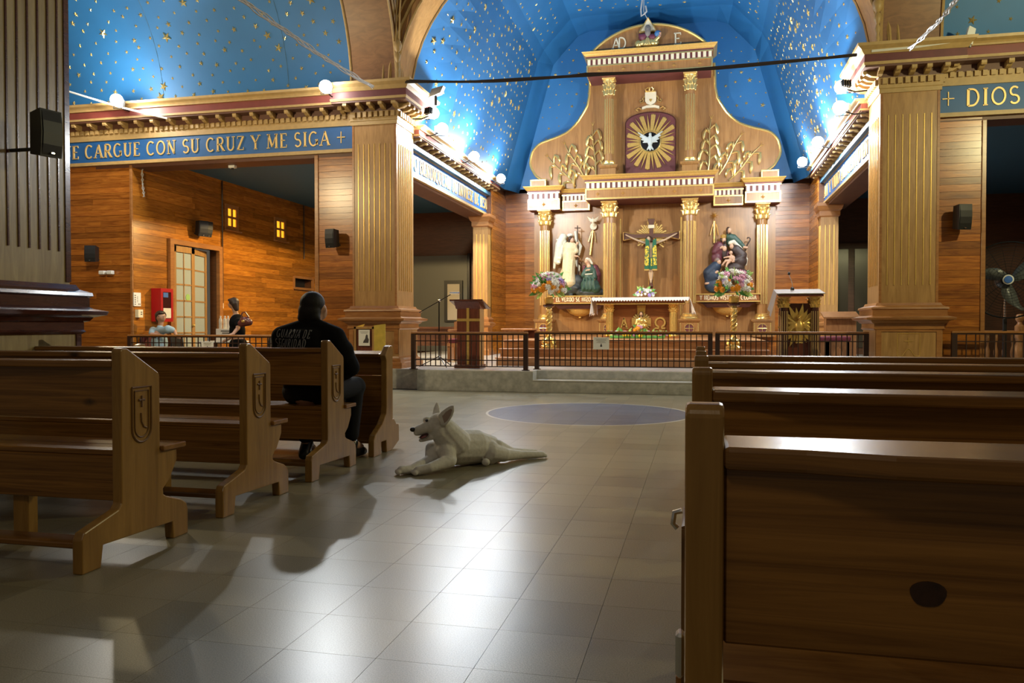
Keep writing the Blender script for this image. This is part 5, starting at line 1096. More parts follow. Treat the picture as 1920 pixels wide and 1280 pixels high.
organic('kneeling_hair', [('e', Z2(285, 630, .16), (.07, .065, .06)), ('e', Z2(265, 655, .14), (.045, .05, .05))], 'greyhair', rr, .013, 1)
so = thing('star_ornament', tuple(Z2(255, 100)), 'gold star ornament with three rays above the robed figures', 'ornament')
mb = MB(); c_ = Z2(252, 85, -.02); vs = [c_ + V((0, -.05, 0))]
for k in range(16):
    L = (.13 if k % 8 == 4 else .10) if k % 2 == 0 else .035
    if k == 12: L = .16
    vs.append(c_ + V((L * cos(k * pi / 8), 0, L * sin(k * pi / 8))))
mb.add(vs + [v + V((0, .03, 0)) for v in vs[1:]], [(0, k + 1, (k + 1) % 16 + 1) for k in range(16)] + [(k + 1, k + 17, (k + 1) % 16 + 17, (k + 1) % 16 + 1) for k in range(16)]).build('star', 'gold_leaf', so)
for (a, b, w_) in (((256, 150), (256, 415), .026), ((236, 185), (202, 320), .012), ((274, 185), (304, 320), .012)): MB().tube([Z2(*a, -.09), Z2(*b, -.09)], w_, 5).build('ray', 'gold_leaf', so)

# ================================================================== CRUCIFIX
M['crosswood'] = plain('cross_wood', (.11, .04, .02), .5, var=.2, scale=12); M['green'] = plain('green_stole', (.01, .13, .06), .6); M['corpus'] = plain('corpus_flesh', (.58, .42, .26), .5)
m_, nt_, b_ = _nt('yellow_brocade'); vo = nt_.nodes.new('ShaderNodeTexVoronoi'); vo.inputs['Scale'].default_value = 26; ge = nt_.nodes.new('ShaderNodeNewGeometry'); nt_.links.new(ge.outputs['Position'], vo.inputs['Vector'])
rp_ = nt_.nodes.new('ShaderNodeValToRGB'); rp_.color_ramp.elements[0].position = .45; rp_.color_ramp.elements[0].color = (.80, .60, .04, 1); rp_.color_ramp.elements[1].position = .62; rp_.color_ramp.elements[1].color = (.10, .16, .05, 1); nt_.links.new(vo.outputs['Distance'], rp_.inputs[0]); nt_.links.new(rp_.outputs[0], b_.inputs['Base Color']); b_.inputs['Roughness'].default_value = .45; M['brocade'] = m_
KX = -1.165
cf = thing('crucifix', (KX, 19.9, 1.9), 'crucifix with gold rays, figure draped in a green and yellow stole', 'crucifix')
y0, y1 = 19.92, 19.98; cz = 3.25
bar = [(KX - .68, cz + .10), (KX - .66, cz + .10), (KX - .45, cz + .055), (KX - .055, cz + .055), (KX - .055, cz + .22), (KX - .10, cz + .42), (KX + .10, cz + .42), (KX + .055, cz + .22), (KX + .055, cz + .055), (KX + .45, cz + .055), (KX + .66, cz + .10), (KX + .68, cz + .10), (KX + .68, cz - .10), (KX + .66, cz - .10), (KX + .45, cz - .055), (KX + .055, cz - .055), (KX + .055, 1.85), (KX - .055, 1.85), (KX - .055, cz - .055), (KX - .45, cz - .055), (KX - .66, cz - .10), (KX - .68, cz - .10)]
cr = MB().prism(bar, 'y', y0, y1).build('cross', 'crosswood', cf)
MB().tube([(x, y0, z) for x, z in bar + bar[:1]], .012, 5).build('gilt_edge', 'gold_leaf', cr)
MB().box(KX - .075, KX + .075, y0 - .03, y0, cz + .18, cz + .26).build('title_plate', 'cream', cr)
for i in range(40):
    a = 2 * pi * (i + .5) / 40
    if min(abs((a % (pi / 2)) - q) for q in (0, pi / 2)) < .14 or (sin(a) < -.75): continue
    d = V((cos(a), 0, sin(a))); s_ = V((-sin(a), 0, cos(a))); c_ = V((KX, 19.97, cz - .03)); L = .30 + .04 * (i % 3)
    pts = [(.08, -.008), (L, -.018), (L + .015, 0), (L, .018), (.08, .008)]; n = 5
    MB().add([c_ + d * p + s_ * q + V((0, y, 0)) for y in (-.01, .01) for p, q in pts], [tuple(range(n)), tuple(range(2 * n - 1, n - 1, -1))] + [(k, (k + 1) % n, (k + 1) % n + n, k + n) for k in range(n)]).build('ray', 'gold_leaf', cf)
Q = lambda x, z, d=0: V((KX + x, 19.88 - d, z))
cb = organic('body', [('e', Q(-.06, 3.16, .05), (.05, .06, .07)), ('c', Q(-.03, 3.08), Q(-.05, 3.13, .03), .035), ('e', Q(0, 2.95, .02), (.11, .07, .14)), ('c', Q(0, 2.9), Q(0, 2.62), .085, .08), ('c', Q(-.09, 3.05), Q(-.34, 3.14), .035, .028), ('c', Q(-.34, 3.14), Q(-.57, 3.25), .027, .02), ('c', Q(-.57, 3.25), Q(-.62, 3.28), .022, .015), ('c', Q(.09, 3.05), Q(.34, 3.14), .035, .028), ('c', Q(.34, 3.14), Q(.57, 3.26), .027, .02), ('c', Q(.57, 3.26), Q(.62, 3.29), .022, .015), ('c', Q(-.04, 2.62), Q(-.035, 2.40, .05), .06, .045), ('c', Q(.04, 2.62), Q(.035, 2.40, .05), .06, .045), ('c', Q(-.035, 2.40, .05), Q(-.012, 2.17, .02), .04, .026), ('c', Q(.035, 2.40, .05), Q(.012, 2.17, .02), .04, .026), ('c', Q(0, 2.17, .02), Q(0, 2.10, .06), .03, .022)], 'corpus', cf, .011, 2)
organic('hair', [('e', Q(-.055, 3.19, .03), (.062, .06, .055)), ('e', Q(-.10, 3.14, .03), (.025, .04, .06)), ('e', Q(-.06, 3.10, .085), (.028, .02, .022)), ('e', Q(-.005, 3.13, .03), (.025, .04, .07))], 'brownhair', cb, .011, 1)
mb = MB(); th = cf
for sx in (-1, 1):
    pts = [(sx * .045, 3.12), (sx * .13, 3.17), (sx * .13, 3.02), (sx * .155, 2.42), (sx * .045, 2.42), (sx * .03, 2.9)]
    o = bevelled(MB().prism([(KX + x, z) for x, z in pts], 'y', 19.74, 19.80), .01).build('stole', 'green', cf)
    pts = [(sx * .04, 2.98), (sx * .135, 3.0), (sx * .15, 2.50), (sx * .05, 2.50)]
    bevelled(MB().prism([(KX + x, z) for x, z in pts], 'y', 19.725, 19.745), .006).build('brocade_panel', 'brocade', o)
    MB().box(KX + min(sx * .04, sx * .155), KX + max(sx * .04, sx * .155), 19.73, 19.80, 2.385, 2.42).build('fringe', 'gold', o)
MB().prism([(KX - .05, 2.7), (KX + .05, 2.7), (KX + .06, 2.42), (KX - .06, 2.42)], 'y', 19.76, 19.8).build('stole', 'green', cf)
MB().box(KX + .0, KX + .03, 19.74, 19.76, 2.5, 2.68).build('brocade_panel', 'brocade', cf)
MB().box(KX - .05, KX + .05, 19.84, 19.92, 2.0, 2.06).build('footrest', 'crosswood', cf)
# ================================================================== ALTAR AND FLOWERS
M['cloth'] = plain('white_linen', (.80, .80, .80), .8); 
al = thing('altar', (-1.22, 17.4, .78), 'wooden altar table with gold columns, alpha and omega letters and gilded medallion', 'altar')
ax0, ax1 = -2.2, -.25
MB().cbox(ax0 + .02, ax1 - .02, 17.0, 17.85, 1.575, 1.62, .006).build('table_top', 'table_wood', al)
MB().box(ax0 + .06, ax1 - .06, 17.05, 17.8, 1.50, 1.575).build('frieze', 'table_wood', al)
MB().box(ax0 + .05, ax1 - .05, 17.03, 17.05, 1.495, 1.515).build('gilt_strip', 'gold', al)
MB().box(ax0 + .28, ax1 - .28, 17.32, 17.7, .80, 1.50).build('body_panel', 'table_wood', al)
MB().box(ax0 + .15, ax1 - .15, 17.1, 17.75, .78, .82).build('plinth', 'table_wood', al)
for x in (-1.885, -.545):
    for y in (17.2, 17.66):
        MB().lathe([(.10, .82), (.10, .85), (.085, .87), (.09, .89), (.07, .91)], 16, (x, y, 0)).build('column_base', 'gold', al, smooth=True)
        fluted(al, x, y, .91, 1.34, .075, 'gold', 'gold_leaf', 10); capital('capital', al, x, y, 1.34, 1.50, .072, 'gold')
write('A', pl(-1.66, .99, 17.32), .22, 'gold', al, thick=.17, thin=.13, dep=.025, wide=.9)
om = [(.0, 0), (.075, 0), (.075, .03)] + [(.11 + .10 * cos(rad(a)), .125 + .095 * sin(rad(a))) for a in range(240, -61, -20)] + [(.145, .03), (.145, 0), (.22, 0)]
mb = MB(); strokes(mb, [(om, .035)], pl(-.93, .99, 17.32), .025); mb.build('letter', 'gold', al)
mx, mz = -1.215, 1.12
md = MB().prism([(mx - .20, mz - .09), (mx - .07, mz - .07), (mx - .07, mz - .2), (mx + .07, mz - .2), (mx + .07, mz - .07), (mx + .20, mz - .09), (mx + .20, mz + .09), (mx + .07, mz + .07), (mx + .09, mz + .36), (mx - .09, mz + .36), (mx - .07, mz + .07), (mx - .20, mz + .09)], 'y', 17.27, 17.32).build('medallion_cross', 'gold', al)
for i in range(24):
    a = 2 * pi * (i + .5) / 24
    if abs(cos(a)) > .93 or abs(sin(a)) > .96: continue
    d = V((cos(a), 0, sin(a))); s_ = V((-sin(a), 0, cos(a))); c_ = V((mx, 17.28, mz)); pts = [(.06, -.01), (.19, -.018), (.215, 0), (.19, .018), (.06, .01)]; n = 5
    MB().add([c_ + d * p + s_ * q + V((0, y, 0)) for y in (-.012, .012) for p, q in pts], [tuple(range(n)), tuple(range(2 * n - 1, n - 1, -1))] + [(k, (k + 1) % n, (k + 1) % n + n, k + n) for k in range(n)]).build('ray', 'gold_leaf', md)
fg = organic('medallion_figure', [('e', (mx, 17.22, mz + .02), (.09, .05, .1)), ('e', (mx - .04, 17.2, mz - .08), (.08, .05, .06)), ('e', (mx + .05, 17.2, mz - .08), (.07, .05, .05)), ('c', (mx - .08, 17.2, mz + .05), (mx - .1, 17.18, mz - .04), .03), ('c', (mx + .06, 17.2, mz + .06), (mx + .1, 17.17, mz), .03), ('e', (mx + .055, 17.16, mz + .02), (.045, .012, .05))], 'gold_leaf', md, .01, 1)
organic('figure_head', [('e', (mx, 17.2, mz + .17), (.034, .035, .045)), ('c', (mx, 17.21, mz + .1), (mx, 17.2, mz + .15), .022)], 'flesh', md, .008, 1)
organic('figure_hair', [('e', (mx, 17.215, mz + .185), (.042, .035, .042)), ('e', (mx - .035, 17.21, mz + .13), (.014, .02, .045)), ('e', (mx + .035, 17.21, mz + .13), (.014, .02, .045)), ('e', (mx, 17.17, mz + .135), (.018, .012, .018))], 'brownhair', md, .008, 1)
# cloth with scalloped lace
cl = thing('altar_cloth', (-1.22, 17.4, 1.62), 'white altar cloth with scalloped lace edge hanging over both altar ends', 'cloth')
MB().cbox(ax0 - .03, ax1 + .03, 16.97, 17.88, 1.622, 1.64, .006).build('linen', 'cloth', cl)
n = 34; pts = [(ax0 - .03, 1.64), (ax1 + .03, 1.64)]
for i in range(n + 1):
    x = ax1 + .03 - (ax1 - ax0 + .06) * i / n; pts.append((x, 1.585 - .0)); 
    if i < n: pts.append((x - (ax1 - ax0 + .06) / n / 2, 1.555))
MB().prism(pts, 'y', 16.962, 16.972).build('lace_front', 'cloth', cl)
for sx, x in ((-1, ax0 - .03), (1, ax1 + .03)):
    mb = MB(); rows, cols = 12, 22; vs = []
    for r_ in range(rows + 1):
        for c in range(cols + 1):
            t = r_ / rows; y = 16.965 + .915 * c / cols; drop = (.36 if sx < 0 else .34) * (1 + .10 * sin(c * 1.9)) * (1 - .12 * c / cols) + (.015 if c % 2 else 0)
            vs.append((x + sx * (.01 + .035 * t * sin(c * 1.1 + .6) + .09 * t * (1 - c / cols) * (sx > 0) + .02 * t), y, 1.64 - drop * t))
    W_ = cols + 1
    o = mb.add(vs, [(r_ * W_ + c, r_ * W_ + c + 1, (r_ + 1) * W_ + c + 1, (r_ + 1) * W_ + c) for r_ in range(rows) for c in range(cols)]).build('hanging_end', 'cloth', cl, smooth='all')
    so_ = o.modifiers.new('t', 'SOLIDIFY'); so_.thickness = .006
# blossoms and leaves share a few meshes
M['leaf'] = plain('leaf_green', (.12, .36, .08), .45, var=.35, scale=9); M['leaf_pale'] = plain('leaf_variegated', (.36, .52, .13), .45, var=.4, scale=14)
for n_, c_ in (('f_white', (.78, .76, .70)), ('f_pink', (.66, .36, .48)), ('f_orange', (.80, .36, .02)), ('f_yellow', (.82, .62, .02)), ('f_lilac', (.42, .30, .60))): M[n_] = plain('petal_' + n_[2:], c_, .6, var=.15, scale=60)
_fl = {}
def blossom(mat):
    if mat not in _fl:
        mb = MB(); rn = random.Random(5)
        for ring_, (n, tilt, l) in enumerate(((8, .25, 1.0), (7, .75, .9), (5, 1.15, .75))):
            for i in range(n):
                a = 2 * pi * (i + .5 * ring_) / n; d = V((cos(a) * cos(tilt), sin(a) * cos(tilt), sin(tilt))); s_ = V((-sin(a), cos(a), 0)); u = d.cross(s_)
                mb.add([V((0, 0, -.25)), d * l * .6 + s_ * .32 + u * -.06, d * l + u * .04, d * l * .6 - s_ * .32 - u * .06], [(0, 1, 2), (0, 2, 3)])
        mb.ell((0, 0, .0), (.72, .72, .55), None, 8, 5)
        me = mb.mesh('blossom_' + mat); me.materials.append(M[mat]); _fl[mat] = me
    return _fl[mat]
def leafmesh(mat):
    k = 'L' + mat
    if k not in _fl:
        vs = []
        for i in range(6):
            t = i / 5; w_ = .18 * sin(pi * min(.98, .08 + t * .92)); vs += [(-w_, t, .25 * t * (1 - t) + .04), (0, t, .25 * t * (1 - t)), (w_, t, .25 * t * (1 - t) + .04)]
        mb = MB().add(vs, [(i * 3 + j, i * 3 + j + 1, i * 3 + j + 4, i * 3 + j + 3) for i in range(5) for j in range(2)]); me = mb.mesh('leaf_' + mat); me.materials.append(M[mat]); me.polygons.foreach_set('use_smooth', [True] * len(me.polygons)); _fl[k] = me
    return _fl[k]
def place(name, me, par, p, d, s_):
    o = bpy.data.objects.new(name, me); COL.objects.link(o); o.parent = par; o.location = V(p) - wl(par); o.scale = (s_, s_, s_); o.rotation_euler = V(d).to_track_quat('Z' if name == 'blossom' else 'Y', 'X').to_euler(); return o
def bouquet(root, c, rx, ry, rz, spec, nleaf, seed, fs=.045, lf=.16, lower=True):
    rn = random.Random(seed); c = V(c); tot = sum(n for _, n, _, _ in spec)
    for mat, n, lo, hi in spec:
        for i in range(n):
            for _ in range(20):
                a = rn.uniform(0, 2 * pi); e = rn.uniform(lo, hi)
                d = V((cos(a) * cos(e), sin(a) * cos(e), sin(e)))
                if d.y < .35: break
            p = c + V((d.x * rx, d.y * ry, d.z * rz)) * rn.uniform(.86, 1.03)
            place('blossom', blossom(mat), root, p, d, fs * rn.uniform(.8, 1.25))
    for i in range(nleaf):
        a = rn.uniform(0, 2 * pi); e = rn.uniform(-.55 if lower else .0, 1.2); d = V((cos(a) * cos(e), sin(a) * cos(e) * .8, sin(e)))
        p = c + V((d.x * rx, d.y * ry, d.z * rz)) * .62; place('leaf', leafmesh('leaf' if rn.random() < .62 else 'leaf_pale'), root, p, d + V((0, -.1, -.12)), lf * rn.uniform(.75, 1.3))
def stand(x, y, z, label):
    s_ = thing('flower_stand', (x, y, z), label, 'flower stand', 'twisted gold flower stands')
    h = .80
    MB().lathe([(.14, 0), (.14, .03), (.09, .05), (.07, .09), (.085, .13), (.07, .17), (.052, .20), (.046, .22), (.046, h - .10), (.06, h - .08), (.05, h - .06)], 18, (x, y, z)).build('shaft', 'gold_leaf', s_, smooth=True)
    MB().lathe([(.05, h - .06), (.10, h - .04), (.11, h - .02), (.11, h)], 18, (x, y, z)).build('top_plate', 'dark_mould', s_, smooth=True)
    for k in range(3):
        MB().tube([(x + .047 * cos(t * .55 + k * 2.094), y + .047 * sin(t * .55 + k * 2.094), z + .21 + t * (h - .33) / 24) for t in range(25)], .015, 6).build('spiral_band', 'gold', s_, smooth=True)
    for k in range(4):
        a = pi / 4 + k * pi / 2; dx, dy = cos(a), sin(a)
        MB().tube([(x + dx * .06, y + dy * .06, z + .17), (x + dx * .12, y + dy * .12, z + .16), (x + dx * .13, y + dy * .13, z + .10), (x + dx * .10, y + dy * .10, z + .07), (x + dx * .15, y + dy * .15, z + .03)], [.02, .03, .032, .026, .034], 8).build('scroll_foot', 'gold_leaf', s_, smooth=True)
SPEC = [('f_white', 34, .0, 1.45), ('f_pink', 18, .0, 1.2), ('f_orange', 24, -.30, .28), ('f_white', 8, -.35, .0), ('f_lilac', 3, .1, .8)]
for i, (x, lb, lb2) in enumerate(((-2.68, 'twisted gold stand under the left bouquet', 'large bouquet of white, pink and orange flowers left of the altar'), (.575, 'twisted gold stand under the right bouquet', 'large bouquet of white, pink and orange flowers right of the altar'))):
    stand(x, 14.38, .63, lb)
    bq = thing('bouquet', (x, 14.38, 1.43), lb2, 'bouquet', 'bouquets on gold stands')
    MB().lathe([(.05, 0), (.08, .02), (.09, .10), (.07, .13)], 16, (x, 14.38, 1.43)).build('bowl', 'gold', bq, smooth=True)
    bouquet(bq, (x, 14.38, 1.74), .29, .24, .25, SPEC, 46, 21 + i, .064, .19)
fa = thing('flower_arrangement', (-1.15, 17.35, 1.64), 'small white and lilac flower arrangement on the altar top', 'flowers')
bouquet(fa, (-1.15, 17.35, 1.69), .20, .12, .14, [('f_white', 20, .0, 1.3), ('f_lilac', 5, -.05, .6), ('f_yellow', 2, .2, .9)], 14, 5, .042, .14, False)
fr_ = thing('flower_row', (-1.25, 16.75, .78), 'row of pink and yellow flowers with leaves before the altar foot', 'flowers')
MB().cbox(-1.82, -.70, 16.66, 16.84, .782, .84, .01).build('trough', 'leaf', fr_)
for k in range(5): bouquet(fr_, (-1.74 + .25 * k, 16.74, .84), .14, .11, .09, [('f_pink', 3, .1, 1.2), ('f_yellow', 3, .0, 1.0), ('f_white', 1, .2, 1)], 7, 40 + k, .045, .12, False)
bouquet(fr_, (-1.22, 16.72, .94), .12, .10, .09, [('f_pink', 3, .2, 1.2), ('f_orange', 3, .2, 1.2)], 4, 55, .05, .1, False)

# ================================================================== LECTERNS AND MICROPHONES
le_ = thing('lectern', (-3.80, 13.05, .33), 'dark wooden lectern with a gold cross on its front behind the railing', 'lectern')
lx0, lx1 = -4.0, -3.61
MB().cbox(lx0 - .03, lx1 + .03, 12.90, 13.30, .33, .39, .008).build('base', 'mahogany', le_)
MB().box(lx0, lx1, 12.98, 13.24, .39, 1.36).build('column', 'mahogany', le_)
MB().box(lx1 - .002, lx1 + .012, 12.98, 13.24, .39, 1.36).build('side_board', 'oak', le_)
MB().box(-3.83, -3.785, 12.968, 12.98, .39, 1.36).build('gold_cross_upright', 'gold', le_); MB().box(lx0, lx1 + .01, 12.966, 12.98, 1.12, 1.165).build('gold_cross_bar', 'gold', le_)
MB().prism([(12.84, 1.46), (12.84, 1.485), (13.36, 1.36), (13.36, 1.335)], 'x', lx0 - .09, lx1 + .09).build('reading_top', 'mahogany', le_)
MB().prism([(12.86, 1.46), (13.34, 1.335), (13.24, 1.33), (12.98, 1.33)], 'x', lx0 - .02, lx1 + .02).build('top_support', 'mahogany', le_)
am = thing('ambo', (1.51, 13.45, .33), 'ambo with dark fluted columns, gilded eagle emblem and draped cloth top', 'lectern')
for x in (1.30, 1.76):
    for y in (13.3, 13.62):
        MB().lathe([(.075, .33), (.075, .37), (.06, .39), (.055, .42)], 14, (x, y, 0)).build('column_base', 'gold', am, smooth=True)
        fluted(am, x, y, .42, 1.33, .058, 'dark_mould', 'ochre', 10); capital('capital', am, x, y, 1.33, 1.50, .058, 'gold')
MB().box(1.26, 1.80, 13.40, 13.66, .33, 1.40).build('body', 'mahogany', am)
MB().prism([(13.12, 1.50), (13.12, 1.53), (13.72, 1.62), (13.72, 1.585)], 'x', 1.2, 1.86).build('reading_top', 'mahogany', am)
M['linen_grey'] = plain('draped_linen', (.27, .22, .19), .6)
vs = []; rows = 10
for r_ in range(rows + 1):
    t = r_ / rows
    for c in range(9): vs.append((1.17 - .09 * t - .012 * sin(c * 1.3) * t, 13.1 + .62 * c / 8, 1.545 + .09 * c / 8 - .36 * t * (1 - .2 * c / 8)))
o = MB().add(vs, [(r_ * 9 + c, r_ * 9 + c + 1, (r_ + 1) * 9 + c + 1, (r_ + 1) * 9 + c) for r_ in range(rows) for c in range(8)]).prism([(13.10, 1.535), (13.10, 1.548), (13.72, 1.638), (13.72, 1.625)], 'x', 1.17, 1.88).build('cloth', 'linen_grey', am, smooth=True)
ex, ez = 1.53, 1.02
for i in range(20):
    a = rad(-65 + 310 * i / 19); L = .27 + (.07 if i % 2 else 0) + (.05 if 5 < i < 14 else 0); d = V((cos(a), 0, sin(a))); s_ = V((-sin(a), 0, cos(a))); c_ = V((ex, 13.37, ez)); pts = [(.06, -.012), (L * .6, -.035), (L, 0), (L * .6, .035), (.06, .012)]; n = 5
    MB().add([c_ + d * p + s_ * q + V((0, y - (.02 if i % 2 else 0), 0)) for y in (-.015, .015) for p, q in pts], [tuple(range(n)), tuple(range(2 * n - 1, n - 1, -1))] + [(k, (k + 1) % n, (k + 1) % n + n, k + n) for k in range(n)]).build('emblem_leaf', 'gold', am)
organic('eagle', [('e', (ex, 13.30, ez), (.07, .05, .12)), ('e', (ex, 13.28, ez + .16), (.04, .04, .05)), ('c', (ex, 13.25, ez + .16), (ex - .03, 13.22, ez + .14), .018, .008)] + [('c', (ex + s * .05, 13.31, ez + .06), (ex + s * (.19 + .0 * k), 13.32, ez + .16 - .09 * k), .03, .018) for s in (-1, 1) for k in range(4)] + [('c', (ex, 13.31, ez - .1), (ex + .04 * s, 13.32, ez - .24), .03, .02) for s in (-1, 0, 1)], 'gold', am, .012, 1)
mc = thing('desk_microphone', (1.44, 13.5, 1.58), 'black gooseneck microphone on the ambo top', 'microphone')
MB().lathe([(.03, 0), (.03, .03), (.012, .05)], 12, (1.44, 13.5, 1.614)).build('base', 'black', mc, smooth=True)
MB().tube([(1.44, 13.5, 1.63), (1.44, 13.5, 1.72), (1.42, 13.47, 1.78), (1.385, 13.43, 1.85)], .007, 6).build('gooseneck', 'chrome', mc, smooth=True); MB().ell((1.38, 13.42, 1.875), (.022, .022, .026)).build('capsule', 'black', mc, smooth='all')
ms = thing('microphone_stand', (-4.36, 13.1, .33), 'black tripod microphone stand with long boom beside the dark lectern', 'microphone stand')
MB().tube([(-4.36, 13.1, .46), (-4.36, 13.1, 1.48)], .011, 8).build('pole', 'blackmetal', ms)
for a in (190, 310, 70): MB().tube([(-4.36, 13.1, .52), (-4.36 + .34 * cos(rad(a)), 13.1 + .34 * sin(rad(a)), .345)], .009, 6).build('leg', 'blackmetal', ms)
MB().tube([atY(786, 586, 13.1), atY(845, 552, 13.1)], .008, 6).build('boom', 'blackmetal', ms); MB().ell(tuple(atY(824, 563, 13.1)), .022).build('clutch', 'chrome', ms, smooth='all')
MB().tube([atY(843, 549, 13.1), atY(862, 549, 13.1)], [.012, .016], 8).build('microphone', 'chrome', ms)

# ================================================================== RAILINGS
def railing(label, x0, x1, y, z0, z1, nb, closed=True, group='iron railings before the chancel'):
    r_ = thing('railing', ((x0 + x1) / 2, y, z0), label, 'railing', group)
    MB().cbox(x0, x1, y - .03, y + .03, z1 - .03, z1, .005).build('handrail', 'oak_mould', r_); MB().box(x0, x1, y - .014, y + .014, z1 - .05, z1 - .03).build('rail', 'iron', r_)
    for z in (z1 - .155, z0 + .15, z0 + .05): MB().box(x0, x1, y - .009, y + .009, z, z + .016).build('rail', 'iron', r_)
    for x in (x0 + .035, x1 - .035):
        MB().box(x - .035, x + .035, y - .03, y + .03, z0, z1 - .03).build('post', 'iron', r_)
        MB().box(x - .055, x + .055, y - .05, y + .05, z0, z0 + .012).build('foot_plate', 'iron', r_)
    for i in range(nb):
        x = x0 + .07 + (x1 - x0 - .14) * (i + 1) / (nb + 1); MB().box(x - .007, x + .007, y - .007, y + .007, z0 + .05, z1 - .04).build('bar', 'iron', r_)
    return r_
def paper(name, label, x0, x1, z0, z1, y, cat='notice', lines=5, pic=None, par_struct=None):
    p = thing(name, ((x0 + x1) / 2, y, z0), label, cat)
    MB().box(x0, x1, y - .003, y, z0, z1).build('sheet', 'paper', p); h = z1 - z0; w_ = x1 - x0
    for i in range(lines):
        zz = z1 - h * (.12 + .08 * i); k = (.38, .30, .34, .22, .3)[i % 5]; MB().box((x0 + x1) / 2 - w_ * k, (x0 + x1) / 2 + w_ * k, y - .0045, y - .003, zz - h * .018, zz).build('printed_line', 'ink', p)
    if pic: MB().prism([((x0 + x1) / 2 + w_ * a, z0 + h * b) for a, b in pic], 'y', y - .005, y - .003).build('printed_emblem', 'ink', p)
    return p
EMB = [(-.06, .22), (.06, .22), (.06, .34), (.03, .36), (.03, .44), (0, .50), (-.03, .44), (-.03, .36), (-.06, .34)]
railing('left iron railing section before the dark lectern', -4.62, -2.66, 12.45, .33, .945, 20)
railing('middle iron railing section with a white notice, before the altar', atY(1003, 640, 12.86).x, atY(1336, 640, 12.86).x, 12.86, .33, .955, 30)
railing('right iron railing section before the ambo', atY(1341, 640, 12.86).x, 2.46, 12.86, .33, .955, 26)
railing('iron railing in front of the left aisle, before the two women', -10.1, -5.98, 12.55, 0, .885, 34, group='iron railings of the aisles')
railing('iron railing in front of the right aisle, below the fan', 3.5, 7.4, 12.55, 0, .97, 30, group='iron railings of the aisles')
p0, p1 = atY(1112, 632, 12.82), atY(1142, 655, 12.82); paper('notice', 'white notice tied to the middle railing before the altar', p0.x, p1.x, p1.z, p0.z, 12.835, pic=EMB)
p0, p1 = atY(376, 640, 12.5), atY(399, 656, 12.5); paper('notice', 'white notice tied to the left aisle railing', p0.x, p1.x, p1.z, p0.z, 12.525, pic=EMB)

# ================================================================== CHANCEL FURNITURE
M['velvet'] = plain('burgundy_velvet', (.16, .02, .035), .7, var=.2, scale=30)
def stool(x, y, label):
    s_ = thing('stool', (x, y, .33), label, 'stool', 'stools with burgundy cushions')
    for dx in (-.17, .17):
        MB().prism([(y - .2, .33), (y - .2, .76), (y + .2, .76), (y + .2, .33), (y + .12, .33), (y + .12, .52), (y + .06, .6), (y, .64), (y - .06, .6), (y - .12, .52), (y - .12, .33)], 'x', x + dx - .02, x + dx + .02).build('side_panel', 'chair_wood', s_)
    MB().prism([(x - .19, .48), (x - .19, .76), (x + .19, .76), (x + .19, .48), (x + .1, .48), (x + .06, .6), (x, .66), (x - .06, .6), (x - .1, .48)], 'y', y - .2, y - .17).build('front_panel', 'chair_wood', s_)
    MB().cbox(x - .22, x + .22, y - .22, y + .22, .76, .85, .03, 3).build('cushion', 'velvet', s_, smooth=True)
stool(2.02, 15.3, 'left stool with burgundy cushion right of the ambo'); stool(2.46, 15.75, 'right stool with burgundy cushion behind the right railing end')
sb = thing('side_lectern', (2.62, 16.4, .33), 'plain pinkish wooden reading desk behind the stools', 'reading desk')
MB().box(2.36, 2.9, 16.3, 16.6, .33, 1.2).build('body', 'chair_wood', sb); MB().prism([(16.2, 1.18), (16.2, 1.21), (16.65, 1.32), (16.65, 1.29)], 'x', 2.3, 2.95).build('top', 'chair_wood', sb)
def throne(x, y, label, back=1.25):
    t = thing('celebrant_chair', (x, y, .33), label, 'chair')
    MB().cbox(x - .27, x + .27, y - .24, y + .22, .70, .79, .02, 2).build('seat', 'velvet', t)
    MB().box(x - .29, x + .29, y - .25, y + .24, .62, .70).build('seat_frame', 'chair_wood', t)
    MB().prism([(x - .29, .62), (x - .29, back), (x - .12, back + .04), (x, back + .14), (x + .12, back + .04), (x + .29, back), (x + .29, .62)], 'y', y + .2, y + .25).build('backrest', 'chair_wood', t)
    MB().prism([(x - .07, back - .02), (x, back + .16), (x + .07, back - .02)], 'y', y + .17, y + .2).build('gold_crest', 'gold', t)
    for dx in (-.26, .26):
        for dy in (-.22, .2): MB().cbox(x + dx - .03, x + dx + .03, y + dy - .03, y + dy + .03, .33, .64, .006).build('leg', 'chair_wood', t)
        MB().cbox(x + dx - .03, x + dx + .03, y - .24, y + .22, .93, .97, .01).build('armrest', 'chair_wood', t)
throne(-4.55, 15.3, 'carved chair with gold crest and burgundy seat behind the microphone stand', 1.12)
cbn = thing('credence_cabinet', (-3.75, 16.6, .33), 'low pinkish wooden cabinet with open shelf left of the altar steps', 'cabinet')
MB().box(-4.05, -3.62, 16.4, 16.9, .33, .95).build('body', 'chair_wood', cbn); MB().box(-3.62, -3.60, 16.4, 16.9, .33, .95).build('side', 'oak', cbn); MB().box(-3.6, -3.42, 16.5, 16.9, .33, .36).box(-3.6, -3.42, 16.88, 16.9, .33, .95).build('open_shelf', 'mahogany', cbn)
MB().box(-3.6, -3.42, 16.5, 16.88, .62, .645).build('shelf', 'chair_wood', cbn); MB().cbox(-4.08, -3.4, 16.36, 16.92, .95, .985, .006).build('top', 'chair_wood', cbn)
dk = thing('side_desk', (-5.6, 16.2, .33), 'dark wooden desk in the left chancel aisle', 'desk')
